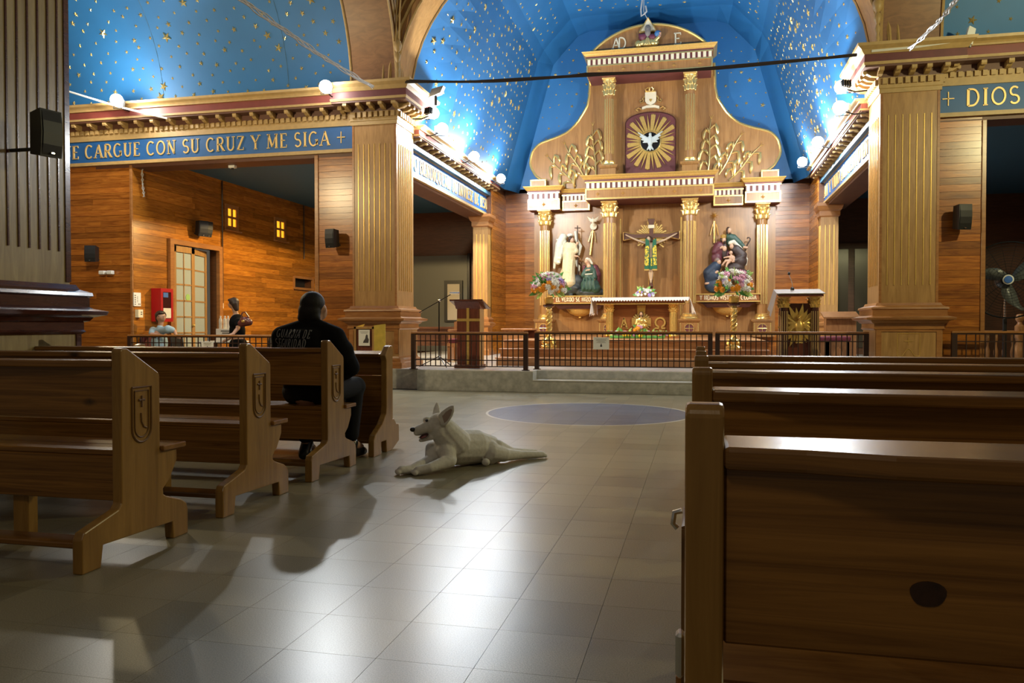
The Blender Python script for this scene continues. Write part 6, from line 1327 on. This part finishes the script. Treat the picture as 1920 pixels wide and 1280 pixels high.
MB().box(-6.1, -5.1, 16.1, 16.6, .98, 1.02).build('top', 'wall_dark', dk); MB().box(-6.08, -6.04, 16.12, 16.58, .33, .98).build('side', 'wall_dark', dk); MB().box(-5.16, -5.12, 16.12, 16.58, .33, .98).build('side', 'chair_wood', dk); MB().box(-6.04, -5.16, 16.14, 16.17, .62, .98).build('front_panel', 'wall_dark', dk)
# doors of the dark aisles
M['greydoor'] = plain('grey_door', (.11, .115, .105), .45); M['lobby'] = plain('lit_lobby', (.55, .50, .42), .6)
d1 = MB().box(-7.9, -6.3, 21.40, 21.5, .33, 3.0).build('door_1', 'greydoor'); tag(d1, 'grey door in the dark aisle left of the chancel', 'door', kind='structure')
for a in (-7.95, -6.25): MB().box(a - .03, a + .03, 21.36, 21.5, .33, 3.05).build('frame', 'blackmetal', d1)
MB().box(-6.95, -6.42, 21.33, 21.4, 1.15, 2.3).build('window_frame', 'black', d1); MB().box(-6.85, -6.5, 21.32, 21.335, 1.2, 2.2).build('pane', 'lobby', d1)
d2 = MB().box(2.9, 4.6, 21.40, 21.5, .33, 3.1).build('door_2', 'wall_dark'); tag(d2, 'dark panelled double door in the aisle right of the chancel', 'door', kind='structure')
M['sheen'] = plain('dark_sheen_panel', (.07, .055, .035), .22)
for a in (3.0, 3.75): MB().box(a, a + .6, 21.36, 21.4, .5, 2.95).build('panel', 'sheen', d2)
# ================================================================== LEFT AISLE: DOOR, WINDOWS, WALL FITTINGS
M['pane'] = plain('frosted_lit_pane', (.34, .37, .31), .3, emit=.10); M['amber'] = plain('amber_lit_pane', (1.0, .42, .02), .3, emit=.85)
WX = -10.18
d3 = thing('door_3', (WX, 14.7, 0), 'glazed double door with frosted panes in the plank wall behind the women', 'door', kind='structure')
for y in (13.85, 15.5): MB().box(WX - .02, WX + .06, y - .06, y + .06, 0, 2.66).build('door_frame', 'oak_mould', d3)
MB().box(WX - .02, WX + .06, 13.79, 15.56, 2.66, 2.76).build('door_frame', 'oak_mould', d3)
MB().box(WX - .75, WX - .7, 13.5, 15.9, 0, 2.7).build('lobby_wall', 'lobby', d3)
def leaf_door(y0, y1, x, ang, cols):
    L = thing('door_leaf', (x, y0, 0)); L.parent = d3; L.location = V((x, y0, 0)) - wl(d3); L.rotation_euler = (0, 0, ang)
    w_ = y1 - y0; rows = 7; zb, zt = .25, 2.52
    for a, b, c_, d in ((0, .10, 0, 2.64), (w_ - .10, w_, 0, 2.64), (0, w_, 0, zb), (0, w_, zt, 2.64)): MB().box(-.02, .02, a, b, c_, d).build('stile', 'oak', L, local=True)
    for r_ in range(1, rows): z = zb + (zt - zb) * r_ / rows; MB().box(-.015, .015, .10, w_ - .10, z - .015, z + .015).build('glazing_bar', 'oak', L, local=True)
    for c in range(1, cols): y = .10 + (w_ - .2) * c / cols; MB().box(-.015, .015, y - .012, y + .012, zb, zt).build('glazing_bar', 'oak', L, local=True)
    for r_ in range(rows):
        for c in range(cols):
            ya = .10 + (w_ - .2) * c / cols; yb = .10 + (w_ - .2) * (c + 1) / cols; za = zb + (zt - zb) * r_ / rows; zc = zb + (zt - zb) * (r_ + 1) / rows
            MB().box(-.004, .004, ya + .008, yb - .008, za + .012, zc - .012).build('pane', 'pane', L, local=True)
    return L
l1 = leaf_door(13.92, 14.62, WX, 0, 2); l2 = leaf_door(14.64, 15.42, WX - .06, rad(14), 1)
MB().ell((.04, .62, 1.05), (.03, .03, .03)).build('handle', 'gold', l1, smooth='all', local=True)
st_ = MB().lathe([(.07, 0), (.07, .004), (.001, .005)], 16).xf(Matrix.Translation((.008, .48, 1.62)) @ Matrix.Rotation(rad(90), 4, 'Y')).build('green_sticker', plain('green_sticker', (.32, .55, .16), .6), l1, local=True)
for n_, (a, b) in enumerate((((424, 388), (442, 428)), ((516, 412), (532, 448)))):
    p, q = atX(*a, WX), atX(*b, WX); y0, y1, z0, z1 = p.y, q.y, q.z, p.z
    wn_ = thing('window_%d' % (n_ + 1), (WX, (y0 + y1) / 2, z0), ('small four-pane amber window above and right of the glazed door', 'small four-pane amber window farther along the plank wall')[n_], 'window', kind='structure')
    for c_ in range(2):
        for r_ in range(2):
            ya = y0 + (y1 - y0) * c_ / 2 + .025; yb = y0 + (y1 - y0) * (c_ + 1) / 2 - .025; za = z0 + (z1 - z0) * r_ / 2 + .025; zb = z0 + (z1 - z0) * (r_ + 1) / 2 - .025
            MB().box(WX - .015, WX + .012, ya, yb, za, zb).build('pane', 'amber', wn_)
    for a_, b_2, c_, d_ in ((y0 - .07, y0 + .02, z0 - .07, z1 + .07), (y1 - .02, y1 + .07, z0 - .07, z1 + .07), (y0 + .02, y1 - .02, z1 - .02, z1 + .07), (y0 + .02, y1 - .02, z0 - .07, z0 + .02), ((y0 + y1) / 2 - .025, (y0 + y1) / 2 + .025, z0 + .02, z1 - .02), (y0 + .02, (y0 + y1) / 2 - .025, (z0 + z1) / 2 - .025, (z0 + z1) / 2 + .025), ((y0 + y1) / 2 + .025, y1 - .02, (z0 + z1) / 2 - .025, (z0 + z1) / 2 + .025)): MB().box(WX, WX + .035, a_, b_2, c_, d_).build('frame', 'oak_mould', wn_)
    MB().box(WX, WX + .09, y0 - .08, y1 + .12, z0 - .10, z0 - .07).build('sill', 'oak_mould', wn_)
rec = thing('wall_hatch', (WX, 19.3, 2.02), 'dark open hatch with wires in the plank wall left of the seated man', 'hatch')
MB().box(-10.48, -10.40, 18.6, 20.0, 1.9, 2.42).build('back', 'black', rec)
for a_, b_2, c_, d_ in ((18.76, 18.82, 1.99, 2.32), (19.78, 19.84, 1.99, 2.32), (18.82, 19.78, 2.27, 2.33), (18.82, 19.78, 1.98, 2.04)): MB().box(WX - .02, WX + .03, a_, b_2, c_, d_).build('frame', 'oak_mould', rec)
MB().tube([(-10.5, 19.0, 2.04), (-10.45, 19.15, 2.15), (-10.48, 19.3, 2.06), (-10.44, 19.42, 2.2), (-10.5, 19.55, 2.05)], .012, 5).build('wire', 'cable', rec, smooth=True)
p, q = atX(300, 540, -9.98), atX(316, 601, -9.98)
fc = thing('fire_cabinet', (-10.08, p.y + .25, q.z), 'red fire hose cabinet with glass door on the plank wall above the seated woman', 'cabinet')
M['firered'] = plain('fire_red', (.42, .008, .012), .35); M['darkglass'] = plain('dark_glass', (.05, .015, .015), .12)
cy0, cy1, cz0, cz1 = p.y, q.y + .12, q.z - .02, p.z
MB().cbox(WX, -9.98, cy0, cy1, cz0, cz1, .006).build('body', 'firered', fc)
for a_, b_2, c_, d_ in ((cy0, cy0 + .06, cz0, cz1), (cy1 - .06, cy1, cz0, cz1), (cy0 + .06, cy1 - .06, cz1 - .07, cz1), (cy0 + .06, cy1 - .06, cz0, cz0 + .06)): MB().box(-9.98, -9.962, a_, b_2, c_, d_).build('door_frame', 'firered', fc)
MB().box(-9.98, -9.972, cy0 + .06, cy1 - .06, cz0 + .06, cz1 - .07).build('glass', 'darkglass', fc)
MB().box(-9.972, -9.966, cy0 + .08, cy0 + .30, cz0 + .07, cz0 + .26).build('white_label', 'paper', fc); MB().box(-9.972, -9.966, cy0 + .08, cy0 + .22, cz1 - .17, cz1 - .08).build('blue_label', plain('blue_label', (.05, .16, .5), .5), fc)
def wallpaper_(name, label, x0, y0, x1, y1, t, mat, cat, marks):
    a, b = atX(x0, y0, WX + .02), atX(x1, y1, WX + .02); o = thing(name, (WX + .02, (a.y + b.y) / 2, b.z), label, cat)
    MB().box(WX, WX + .02 + t, a.y, b.y, b.z, a.z).build('plate', mat, o); w_ = b.y - a.y; h = a.z - b.z
    for u, v, du, dv_ in marks: MB().box(WX + .02 + t, WX + .022 + t, a.y + w_ * u, a.y + w_ * (u + du), b.z + h * v, b.z + h * (v + dv_)).build('mark', 'ink', o)
wallpaper_('notice', 'white printed sheet pinned beside the aisle jamb', 251, 548, 264, 574, .003, 'paper', 'notice', [(.1, .1 + .16 * i, .15, .08) for i in range(5)] + [(.45, .3 + .12 * i, .12, .04) for i in range(4)] + [(.6, .1, .1, .1), (.8, .1, .1, .1)])
wallpaper_('keypad', 'pale keypad box below the printed sheet beside the aisle jamb', 255, 580, 264, 595, .05, 'cream', 'keypad', [(.5, .35, .3, .12), (.5, .6, .3, .12)])
wallpaper_('light_switch', 'white switch at the foot of the conduit right of the glazed door', 413, 568, 417, 578, .03, 'white', 'switch', [])
for lb, yy, za, zb in (('thin vertical conduit right of the glazed door', 15.6, 1.5, 4.2), ('thin short vertical conduit near the hatch', 19.3, 2.8, 4.2)): tag(MB().tube([(WX + .03, yy, za), (WX + .03, yy, zb)], .014, 6).build('conduit', 'cable_dark', base=(WX + .03, yy, za)), lb, 'conduit')
em = thing('emergency_light', tuple(atY(201, 511, 12.76)), 'white twin-head emergency light on the reddish plank wall', 'emergency light'); p = wl(em)
for dx in (-.085, .085): MB().cbox(p.x + dx - .06, p.x + dx + .06, p.y - .06, p.y + .02, p.z - .035, p.z + .035, .01).build('lamp_head', 'white', em)
MB().box(p.x - .03, p.x + .03, p.y - .02, p.y + .03, p.z - .012, p.z + .012).build('joiner', 'grey', em)
sc_ = thing('security_camera', tuple(atY(436, 312, 13.06)), 'small white camera under the header of the left aisle opening', 'camera'); p = wl(sc_)
MB().box(p.x - .06, p.x + .06, p.y - .04, p.y + .04, p.z - .03, p.z + .03).build('body', 'white', sc_); MB().lathe([(.02, -.06), (.025, -.03)], 10, tuple(p)).build('lens', 'black', sc_); MB().tube([p, p + V((0, 0, .12))], .01, 5).build('mount', 'white', sc_)
hc = cable('dangling_cable', 'short pale cable dangling from the corner of the left aisle opening', [tuple(atX(267, 318, -10.1)), tuple(atX(268, 345, -10.1)), tuple(atX(271, 368, -10.1))], .010, 'cable', 2)

pd = thing('pendant_lamp', (-7.0, 15.6, 3.4), 'shaded pendant lamp hanging in the left aisle', 'lamp')
MB().lathe([(.03, .30), (.05, .24), (.16, .08), (.20, .06), (.20, .03), (.17, .05), (.03, .22)], 20, (-7.0, 15.6, 3.4)).build('shade', 'dark_mould', pd, smooth=True)
MB().tube([(-7.0, 15.6, 3.68), (-7.0, 15.6, 4.22)], .006, 5).build('cord', 'black', pd); MB().ell((-7.0, 15.6, 3.50), .05).build('bulb', plain('warm_bulb', (1, .75, .4), .3, emit=8), pd, smooth='all')
plight('pendant_beam', (-7.0, 15.6, 3.42), 430, (1, .70, .30), .05, 'SPOT', (-7.0, 15.6, 0), 170, .05)
# ================================================================== THE TWO WOMEN, THEIR CHAIRS AND TABLE
M['bluepolo'] = plain('light_blue_polo', (.30, .42, .50), .8, bump=.1, scale=90); M['jeans'] = plain('pale_jeans', (.20, .27, .34), .8, bump=.1, scale=120); M['darkhair'] = plain('dark_brown_hair', (.035, .018, .012), .5, bump=.3, scale=120); M['bag'] = plain('brown_leather', (.11, .028, .024), .3)
Y1 = 13.05; q = lambda x, y, dy=0: V(atY(x, y, Y1 + dy))
s1 = thing('person', (q(300, 640).x, Y1, 0), 'seated person in light blue polo and jeans looking to the right', 'person')
hp = q(298, 668); sh = q(300, 617); hd = q(302, 594); sx0 = q(287, 619, .06); sx1 = q(315, 616, -.1); el0 = q(284, 628, -.12); el1 = q(327, 620, -.05); w0 = q(303, 629, -.2); w1 = q(331, 630, -.1)
kn0 = q(328, 664, -.12); kn1 = q(331, 660, .10); an0 = V((kn0.x + .02, kn0.y, .10)); an1 = V((kn1.x + .08, kn1.y, .10))
organic('body', [('e', hd, (.085, .085, .105)), ('e', hd + V((.045, -.03, -.02)), (.05, .05, .06)), ('e', hd + V((.095, -.05, -.005)), (.016, .014, .018)), ('c', sh + V((0, 0, .0)), hd - V((0, 0, .07)), .05), ('c', hp, sh - V((0, 0, .1)), .12, .11), ('c', sx0, sx1, .05), ('c', sx0, el0, .045, .038), ('c', sx1, el1, .045, .038), ('c', el0, w0, .036, .026), ('c', el1, w1, .036, .026), ('c', w0, w0 + V((.07, 0, -.01)), .03, .02), ('c', w1, w1 + V((.05, -.02, -.03)), .03, .02), ('c', hp, kn0, .08, .06), ('c', hp, kn1, .08, .06), ('c', kn0, an0, .05, .035), ('c', kn1, an1, .05, .035), ('c', an0, an0 + V((.12, -.06, -.06)), .035, .03), ('c', an1, an1 + V((.12, -.06, -.06)), .035, .03)] + [('c', w0 + V((.08, 0, .018 - .012 * i)), w0 + V((.13 - .006 * i, -.01, .012 - .014 * i)), .009) for i in range(4)] + [('c', w1 + V((.04, -.02, .018 - .012 * i)), w1 + V((.10, -.03, -.02 - .012 * i)), .009) for i in range(4)], 'skin', s1, .013, 2)
organic('polo', [('e', (hp + sh) / 2, (.16, .13, .23)), ('c', sx0 - V((0, 0, .02)), sx1 - V((0, 0, .02)), .072), ('c', sx0, sx0.lerp(el0, .62), .07, .062), ('c', sx1, sx1.lerp(el1, .62), .07, .062), ('e', hp + V((0, 0, .05)), (.17, .14, .12)), ('c', sh + V((0, 0, -.02)), sh + V((.01, -.01, .03)), .07, .06)], 'bluepolo', s1, .014, 3)
organic('jeans', [('e', hp, (.17, .15, .11)), ('c', hp + V((.05, 0, 0)), kn0, .10, .08), ('c', hp + V((.05, 0, 0)), kn1, .10, .08), ('c', kn0, an0 + V((0, 0, .06)), .075, .06), ('c', kn1, an1 + V((0, 0, .06)), .075, .06)], 'jeans', s1, .014, 2)
organic('hair', [('e', hd + V((-.025, .02, .03)), (.10, .105, .095)), ('e', hd + V((-.06, .02, -.035)), (.06, .08, .075)), ('e', hd + V((.03, -.03, .075)), (.05, .06, .035))], 'darkhair', s1, .013, 2)
MB().tube([hd + V((.09, -.075, .012)), hd + V((.10, -.02, .015)), hd + V((.0, -.09, .015))], .005, 5).build('glasses', 'blackmetal', s1)
Y2 = 13.0; q = lambda x, y, dy=0: V(atY(x, y, Y2 + dy))
s2 = thing('person', (q(446, 640).x, Y2, 0), 'standing person in black dress with dark bob, hand on the railing', 'person')
hd = q(437, 569); nk = q(443, 589); shn = q(447, 603, -.12); shf = q(443, 601, .14); hp = q(447, 648); el = q(446, 615, -.2); wr = q(437, 626, -.38); hn = q(430, 628.5, -.44); ft = V((hp.x, hp.y, .08))
organic('body', [('e', hd, (.075, .07, .10)), ('e', hd + V((-.045, 0, -.02)), (.045, .05, .065)), ('e', hd + V((-.092, 0, -.01)), (.014, .012, .018)), ('c', nk, hd - V((0, 0, .05)), .045), ('c', nk - V((0, 0, .1)), hp, .11, .13), ('c', shn, shf, .05), ('c', shn, el, .046, .04), ('c', el, wr, .038, .028), ('c', wr, hn, .028, .026), ('c', shf, shf + V((-.06, 0, -.28)), .044, .038), ('c', shf + V((-.06, 0, -.28)), shf + V((-.2, -.1, -.38)), .036, .026)] + [('c', hn + V((0, -.012 * i + .018, .0)), hn + V((-.055, -.014 * i + .02, -.02)), .009, .008) for i in range(4)] + [('c', hp + V((0, dy, -.05)), V((hp.x, hp.y + dy, .12)), .085, .045) for dy in (-.08, .08)] + [('c', V((hp.x + .02, hp.y + dy, .06)), V((hp.x - .14, hp.y + dy, .04)), .04, .032) for dy in (-.08, .08)], 'skin', s2, .013, 2)
organic('dress', [('e', nk - V((-.02, 0, .16)), (.135, .16, .17)), ('e', (nk + hp) / 2 + V((.0, 0, -.02)), (.14, .15, .2)), ('e', hp, (.165, .17, .17)), ('c', hp, V((hp.x, hp.y, .40)), .16, .17), ('c', V((hp.x, hp.y, .40)), V((hp.x + .01, hp.y, .30)), .17, .16), ('c', shn, shn.lerp(el, .5), .07, .06), ('c', shf, shf + V((-.03, 0, -.14)), .07, .06), ('c', shn + V((.0, .02, .0)), shf, .07)], 'jacket', s2, .014, 3)
organic('hair', [('e', hd + V((.02, 0, .03)), (.09, .09, .085)), ('c', hd + V((.05, -.03, -.01)), hd + V((.075, -.02, -.10)), .065, .04), ('c', hd + V((.03, .05, .0)), hd + V((.05, .05, -.10)), .055, .035), ('e', hd + V((-.045, 0, .065)), (.05, .07, .03))], 'darkhair', s2, .012, 2)
for dy in (-.08, .08): MB().cbox(hp.x - .17, hp.x + .05, hp.y + dy - .045, hp.y + dy + .045, 0, .07, .02, 2).build('shoe', 'shoe', s2, smooth=True)
bg = thing('handbag', tuple(q(460, 601, -.2)), 'brown leather handbag hanging behind the standing person', 'bag'); c_ = q(460, 602, -.22)
organic('bag_body', [('e', c_, (.11, .07, .085)), ('c', c_ + V((-.08, 0, -.04)), c_ + V((.08, 0, -.02)), .065, .06)], 'bag', bg, .012, 2)
MB().tube([c_ + V((-.09, 0, .05)), c_ + V((-.06, 0, .15)), c_ + V((.0, 0, .16)), c_ + V((.07, 0, .07))], .012, 6).build('strap', 'bag', bg, smooth=True); MB().cbox(c_.x - .03, c_.x + .03, c_.y - .085, c_.y - .06, c_.z - .02, c_.z + .02, .005).build('buckle', 'gold', bg)
M['wineseat'] = plain('wine_vinyl', (.10, .018, .020), .5)
def mchair(x, y, rz, label, seat='black', group='metal stacking chairs in the left aisle'):
    c_ = thing('stacking_chair', (x, y, 0), label, 'chair', group, rz=rz)
    MB().cbox(-.21, .21, -.20, .20, .43, .465, .015, 2).build('seat', seat, c_, local=True); bevelled(MB().prism([(-.2, .62), (-.21, .80), (-.17, .86), (.17, .86), (.21, .80), (.2, .62)], 'y', .22, .25), .008).build('backrest', seat, c_, local=True)
    for sx in (-1, 1):
        MB().tube([(sx * .2, -.2, 0), (sx * .2, -.19, .43), (sx * .2, .18, .43), (sx * .2, .235, .84)], .012, 6).build('leg_frame', 'blackmetal', c_, local=True, smooth=True)
        MB().tube([(sx * .2, .26, 0), (sx * .2, .17, .43)], .012, 6).build('leg', 'blackmetal', c_, local=True)
    MB().tube([(-.2, .21, .55), (.2, .21, .55)], .009, 5).build('cross_bar', 'blackmetal', c_, local=True)
ch = atY(297, 640, 13.08); mchair(ch.x, 13.08, rad(90), 'wine-red metal chair under the seated person', 'wineseat')
ch = atY(352, 640, 13.6); mchair(ch.x, 13.6, rad(95), 'black metal chair between the seated person and the table')
ch = atY(489, 640, 13.4); mchair(ch.x, 13.4, rad(-80), 'black metal chair right of the standing person')
tx = atY(420, 625, 14.3).x
tb = thing('side_table', (tx, 14.3, 0), 'small table holding a box and water bottles behind the standing person', 'table')
MB().cbox(tx - .38, tx + .38, 14.0, 14.6, .71, .74, .008).build('table_top', 'white', tb)
for dx in (-.34, .34):
    for dy in (-.26, .26): MB().tube([(tx + dx, 14.3 + dy, 0), (tx + dx, 14.3 + dy, .71)], .014, 6).build('leg', 'blackmetal', tb)
bb = atY(421, 620, 14.1); bxx = thing('carton_box', (bb.x, 14.2, .74), 'white carton with printed words on the side table', 'box')
MB().cbox(bb.x - .18, bb.x + .18, 14.08, 14.36, .742, .985, .004).build('carton', 'paper', bxx)
for zz, hw_ in ((.94, .11), (.90, .08), (.86, .10), (.82, .07)): MB().box(bb.x + .04 - hw_, bb.x + .04 + hw_, 14.077, 14.08, zz - .012, zz + .008).build('printed_line', 'ink', bxx)
bt = None
M['pet'] = plain('clear_bottle_plastic', (.72, .76, .76), .12, alpha=.55)
for i, (dx, dy, wh) in enumerate(((-.14, .0, 'leftmost'), (-.075, .05, 'second'), (.03, .0, 'third'), (.13, .03, 'rightmost'))):
    b0 = thing('water_bottle', (bb.x + dx, 14.18 + dy, .985), '%s clear water bottle standing on the white carton' % wh, 'bottle', 'water bottles on the carton')
    MB().lathe([(.03, 0), (.034, .01), (.034, .07), (.030, .09), (.034, .11), (.034, .17), (.028, .195), (.014, .22), (.013, .235)], 14).build('bottle_body', 'pet', b0, local=True, smooth=True); MB().lathe([(.016, .232), (.016, .255), (.002, .256)], 12).build('cap', 'white', b0, local=True)

# ================================================================== NOTICE CABINET BY THE LEFT PILASTER
M['yellow_board'] = plain('yellow_board', (.62, .42, .06), .6, var=.15, scale=15)
nx0, nx1, ny = atY(664, 640, 11.75).x, atY(702, 640, 11.75).x, 11.75
nb = thing('notice_cabinet', ((nx0 + nx1) / 2, ny + .1, 0), 'standing notice cabinet with open yellow doors by the left pilaster', 'cabinet')
MB().box(nx0 + .03, nx1 - .03, ny + .01, ny + .22, 0, 1.0).build('back_panel', 'mahogany', nb)
for a_, b_2, c_, d_ in ((nx0, nx0 + .035, 0, 1.03), (nx1 - .035, nx1, 0, 1.03), (nx0, nx1, .995, 1.03)): MB().box(a_, b_2, ny - .01, ny + .23, c_, d_).build('frame', 'oak', nb)
MB().add([(nx1, ny - .02, .55), (nx1 + .16, ny + .06, .55), (nx1 + .16, ny + .06, 1.075), (nx1, ny - .02, 1.05), (nx1, ny + .0, .55), (nx1 + .155, ny + .08, .55), (nx1 + .155, ny + .08, 1.075), (nx1, ny + .0, 1.05)], [(0, 1, 2, 3), (7, 6, 5, 4), (0, 4, 5, 1), (1, 5, 6, 2), (2, 6, 7, 3), (3, 7, 4, 0)]).build('door', 'yellow_board', nb)
MB().prism([(nx0 + .005, 1.03), (nx0 + .15, 1.07), (nx0 + .13, 1.03)], 'y', ny + .05, ny + .07).build('door', 'yellow_board', nb)
p_, q_ = atY(673, 618, ny), atY(694, 648, ny); paper('poster', 'white poster with a seated figure on the notice cabinet', p_.x, q_.x, q_.z, p_.z, ny - .012, 'poster', 2, [(-.1, .18), (.38, .18), (.42, .4), (.34, .5), (.32, .66), (.22, .72), (.14, .62), (.1, .45), (-.05, .3)])

# ================================================================== RIGHT AISLE: FAN AND BALUSTRADE
fx, fy, fz = 4.42, 13.15, 1.72
fn_ = thing('pedestal_fan', (fx, fy, 0), 'large black pedestal fan with blue hub badge in the dark right aisle', 'fan')
MB().lathe([(.24, 0), (.24, .03), (.05, .06), (.03, .08)], 20, (fx, fy + .12, 0)).build('base', 'black', fn_, smooth=True)
MB().tube([(fx, fy + .12, .06), (fx, fy + .12, 1.15)], .03, 8).build('pole', 'black', fn_); MB().tube([(fx, fy + .12, 1.15), (fx, fy + .12, 1.6)], .018, 8).build('inner_pole', 'chrome', fn_)
MB().lathe([(.09, 0), (.11, .05), (.11, .2), (.07, .26)], 16).xf(Matrix.Translation((fx, fy + .04, fz)) @ Matrix.Rotation(rad(-90), 4, 'X')).build('motor', 'black', fn_, smooth=True)
yaw = Matrix.Translation((fx, fy, fz)) @ Matrix.Rotation(rad(-18), 4, 'Z')
RF = .56
for s_ in (-.09, .09):
    mb = MB()
    for k in range(1, 15): r0 = RF * k / 14; mb.tube([yaw @ V((r0 * cos(rad(a)), s_ * math.sqrt(max(0, 1 - (k / 14.5) ** 2)), r0 * sin(rad(a)))) for a in range(0, 361, 12)], .0022, 3, False)
    for a in range(0, 360, 20): mb.tube([yaw @ V((RF * t * cos(rad(a)), s_ * math.sqrt(max(0, 1 - (t * .96) ** 2)), RF * t * sin(rad(a)))) for t in (.1, .4, .7, .9, 1)], .0025, 3, False)
    o = mb.build('cage_wires', 'blackmetal', fn_); o['kind'] = 'stuff'
MB().tube([yaw @ V((RF * cos(rad(a)), 0, RF * sin(rad(a)))) for a in range(0, 361, 10)], .012, 6).build('cage_rim', 'blackmetal', fn_, smooth=True)
M['blade'] = plain('fan_blade', (.10, .11, .11), .35)
for k in range(3):
    vs = []
    for i in range(9):
        t = i / 8; rr_ = .07 + .42 * t; a0 = rad(120 * k + 20 + 34 * t); wd = .05 + .11 * sin(pi * min(1, t * 1.1 + .1))
        for e in (-1, 1): aa = a0 + e * wd / rr_ * .6; vs.append(yaw @ V((rr_ * cos(aa), e * .03, rr_ * sin(aa))))
    o = MB().add(vs, [(2 * i, 2 * i + 1, 2 * i + 3, 2 * i + 2) for i in range(8)]).build('blade', 'blade', fn_, smooth='all'); m_ = o.modifiers.new('t', 'SOLIDIFY'); m_.thickness = .006
hb = MB().lathe([(.075, 0), (.07, .03), (.002, .04)], 18).xf(yaw @ Matrix.Translation((0, -.08, 0)) @ Matrix.Rotation(rad(90), 4, 'X')).build('hub', 'white', fn_, smooth=True)
MB().lathe([(.055, .036), (.05, .05), (.002, .055)], 18).xf(yaw @ Matrix.Translation((0, -.08, 0)) @ Matrix.Rotation(rad(90), 4, 'X')).build('blue_badge', plain('blue_badge', (.05, .16, .55), .4), hb)
bl = thing('balustrade', (5.2, 14.3, 0), 'turned wooden balustrade with ball-topped newel behind the fan', 'balustrade')
MB().cbox(4.1, 7.5, 14.24, 14.36, .92, .97, .01).build('handrail', 'chair_wood', bl); MB().cbox(4.1, 7.5, 14.24, 14.36, .30, .36, .01).build('bottom_rail', 'chair_wood', bl); MB().box(4.1, 7.5, 14.2, 14.6, 0, .30).build('plinth', 'marble', bl)
bm_ = MB().lathe([(.028, 0), (.028, .1), (.016, .13), (.034, .22), (.036, .28), (.016, .36), (.02, .42), (.028, .46), (.028, .56)], 8).mesh('baluster'); bm_.materials.append(M['chair_wood']); bm_.polygons.foreach_set('use_smooth', [True] * len(bm_.polygons))
for i in range(28):
    o = link('baluster', bm_, None, bl); o.location = V((4.16 + .12 * i, 14.3, .36)) - wl(bl)
MB().lathe([(.07, 0), (.07, .3), (.05, .34), (.08, .45), (.085, .55), (.05, .66), (.06, .72), (.07, .74), (.07, .92), (.04, .95), (.03, .98), (.06, 1.02), (.062, 1.06), (.04, 1.11), (.002, 1.12)], 14, (4.95, 14.22, .12)).build('newel', 'chair_wood', bl, smooth=True)
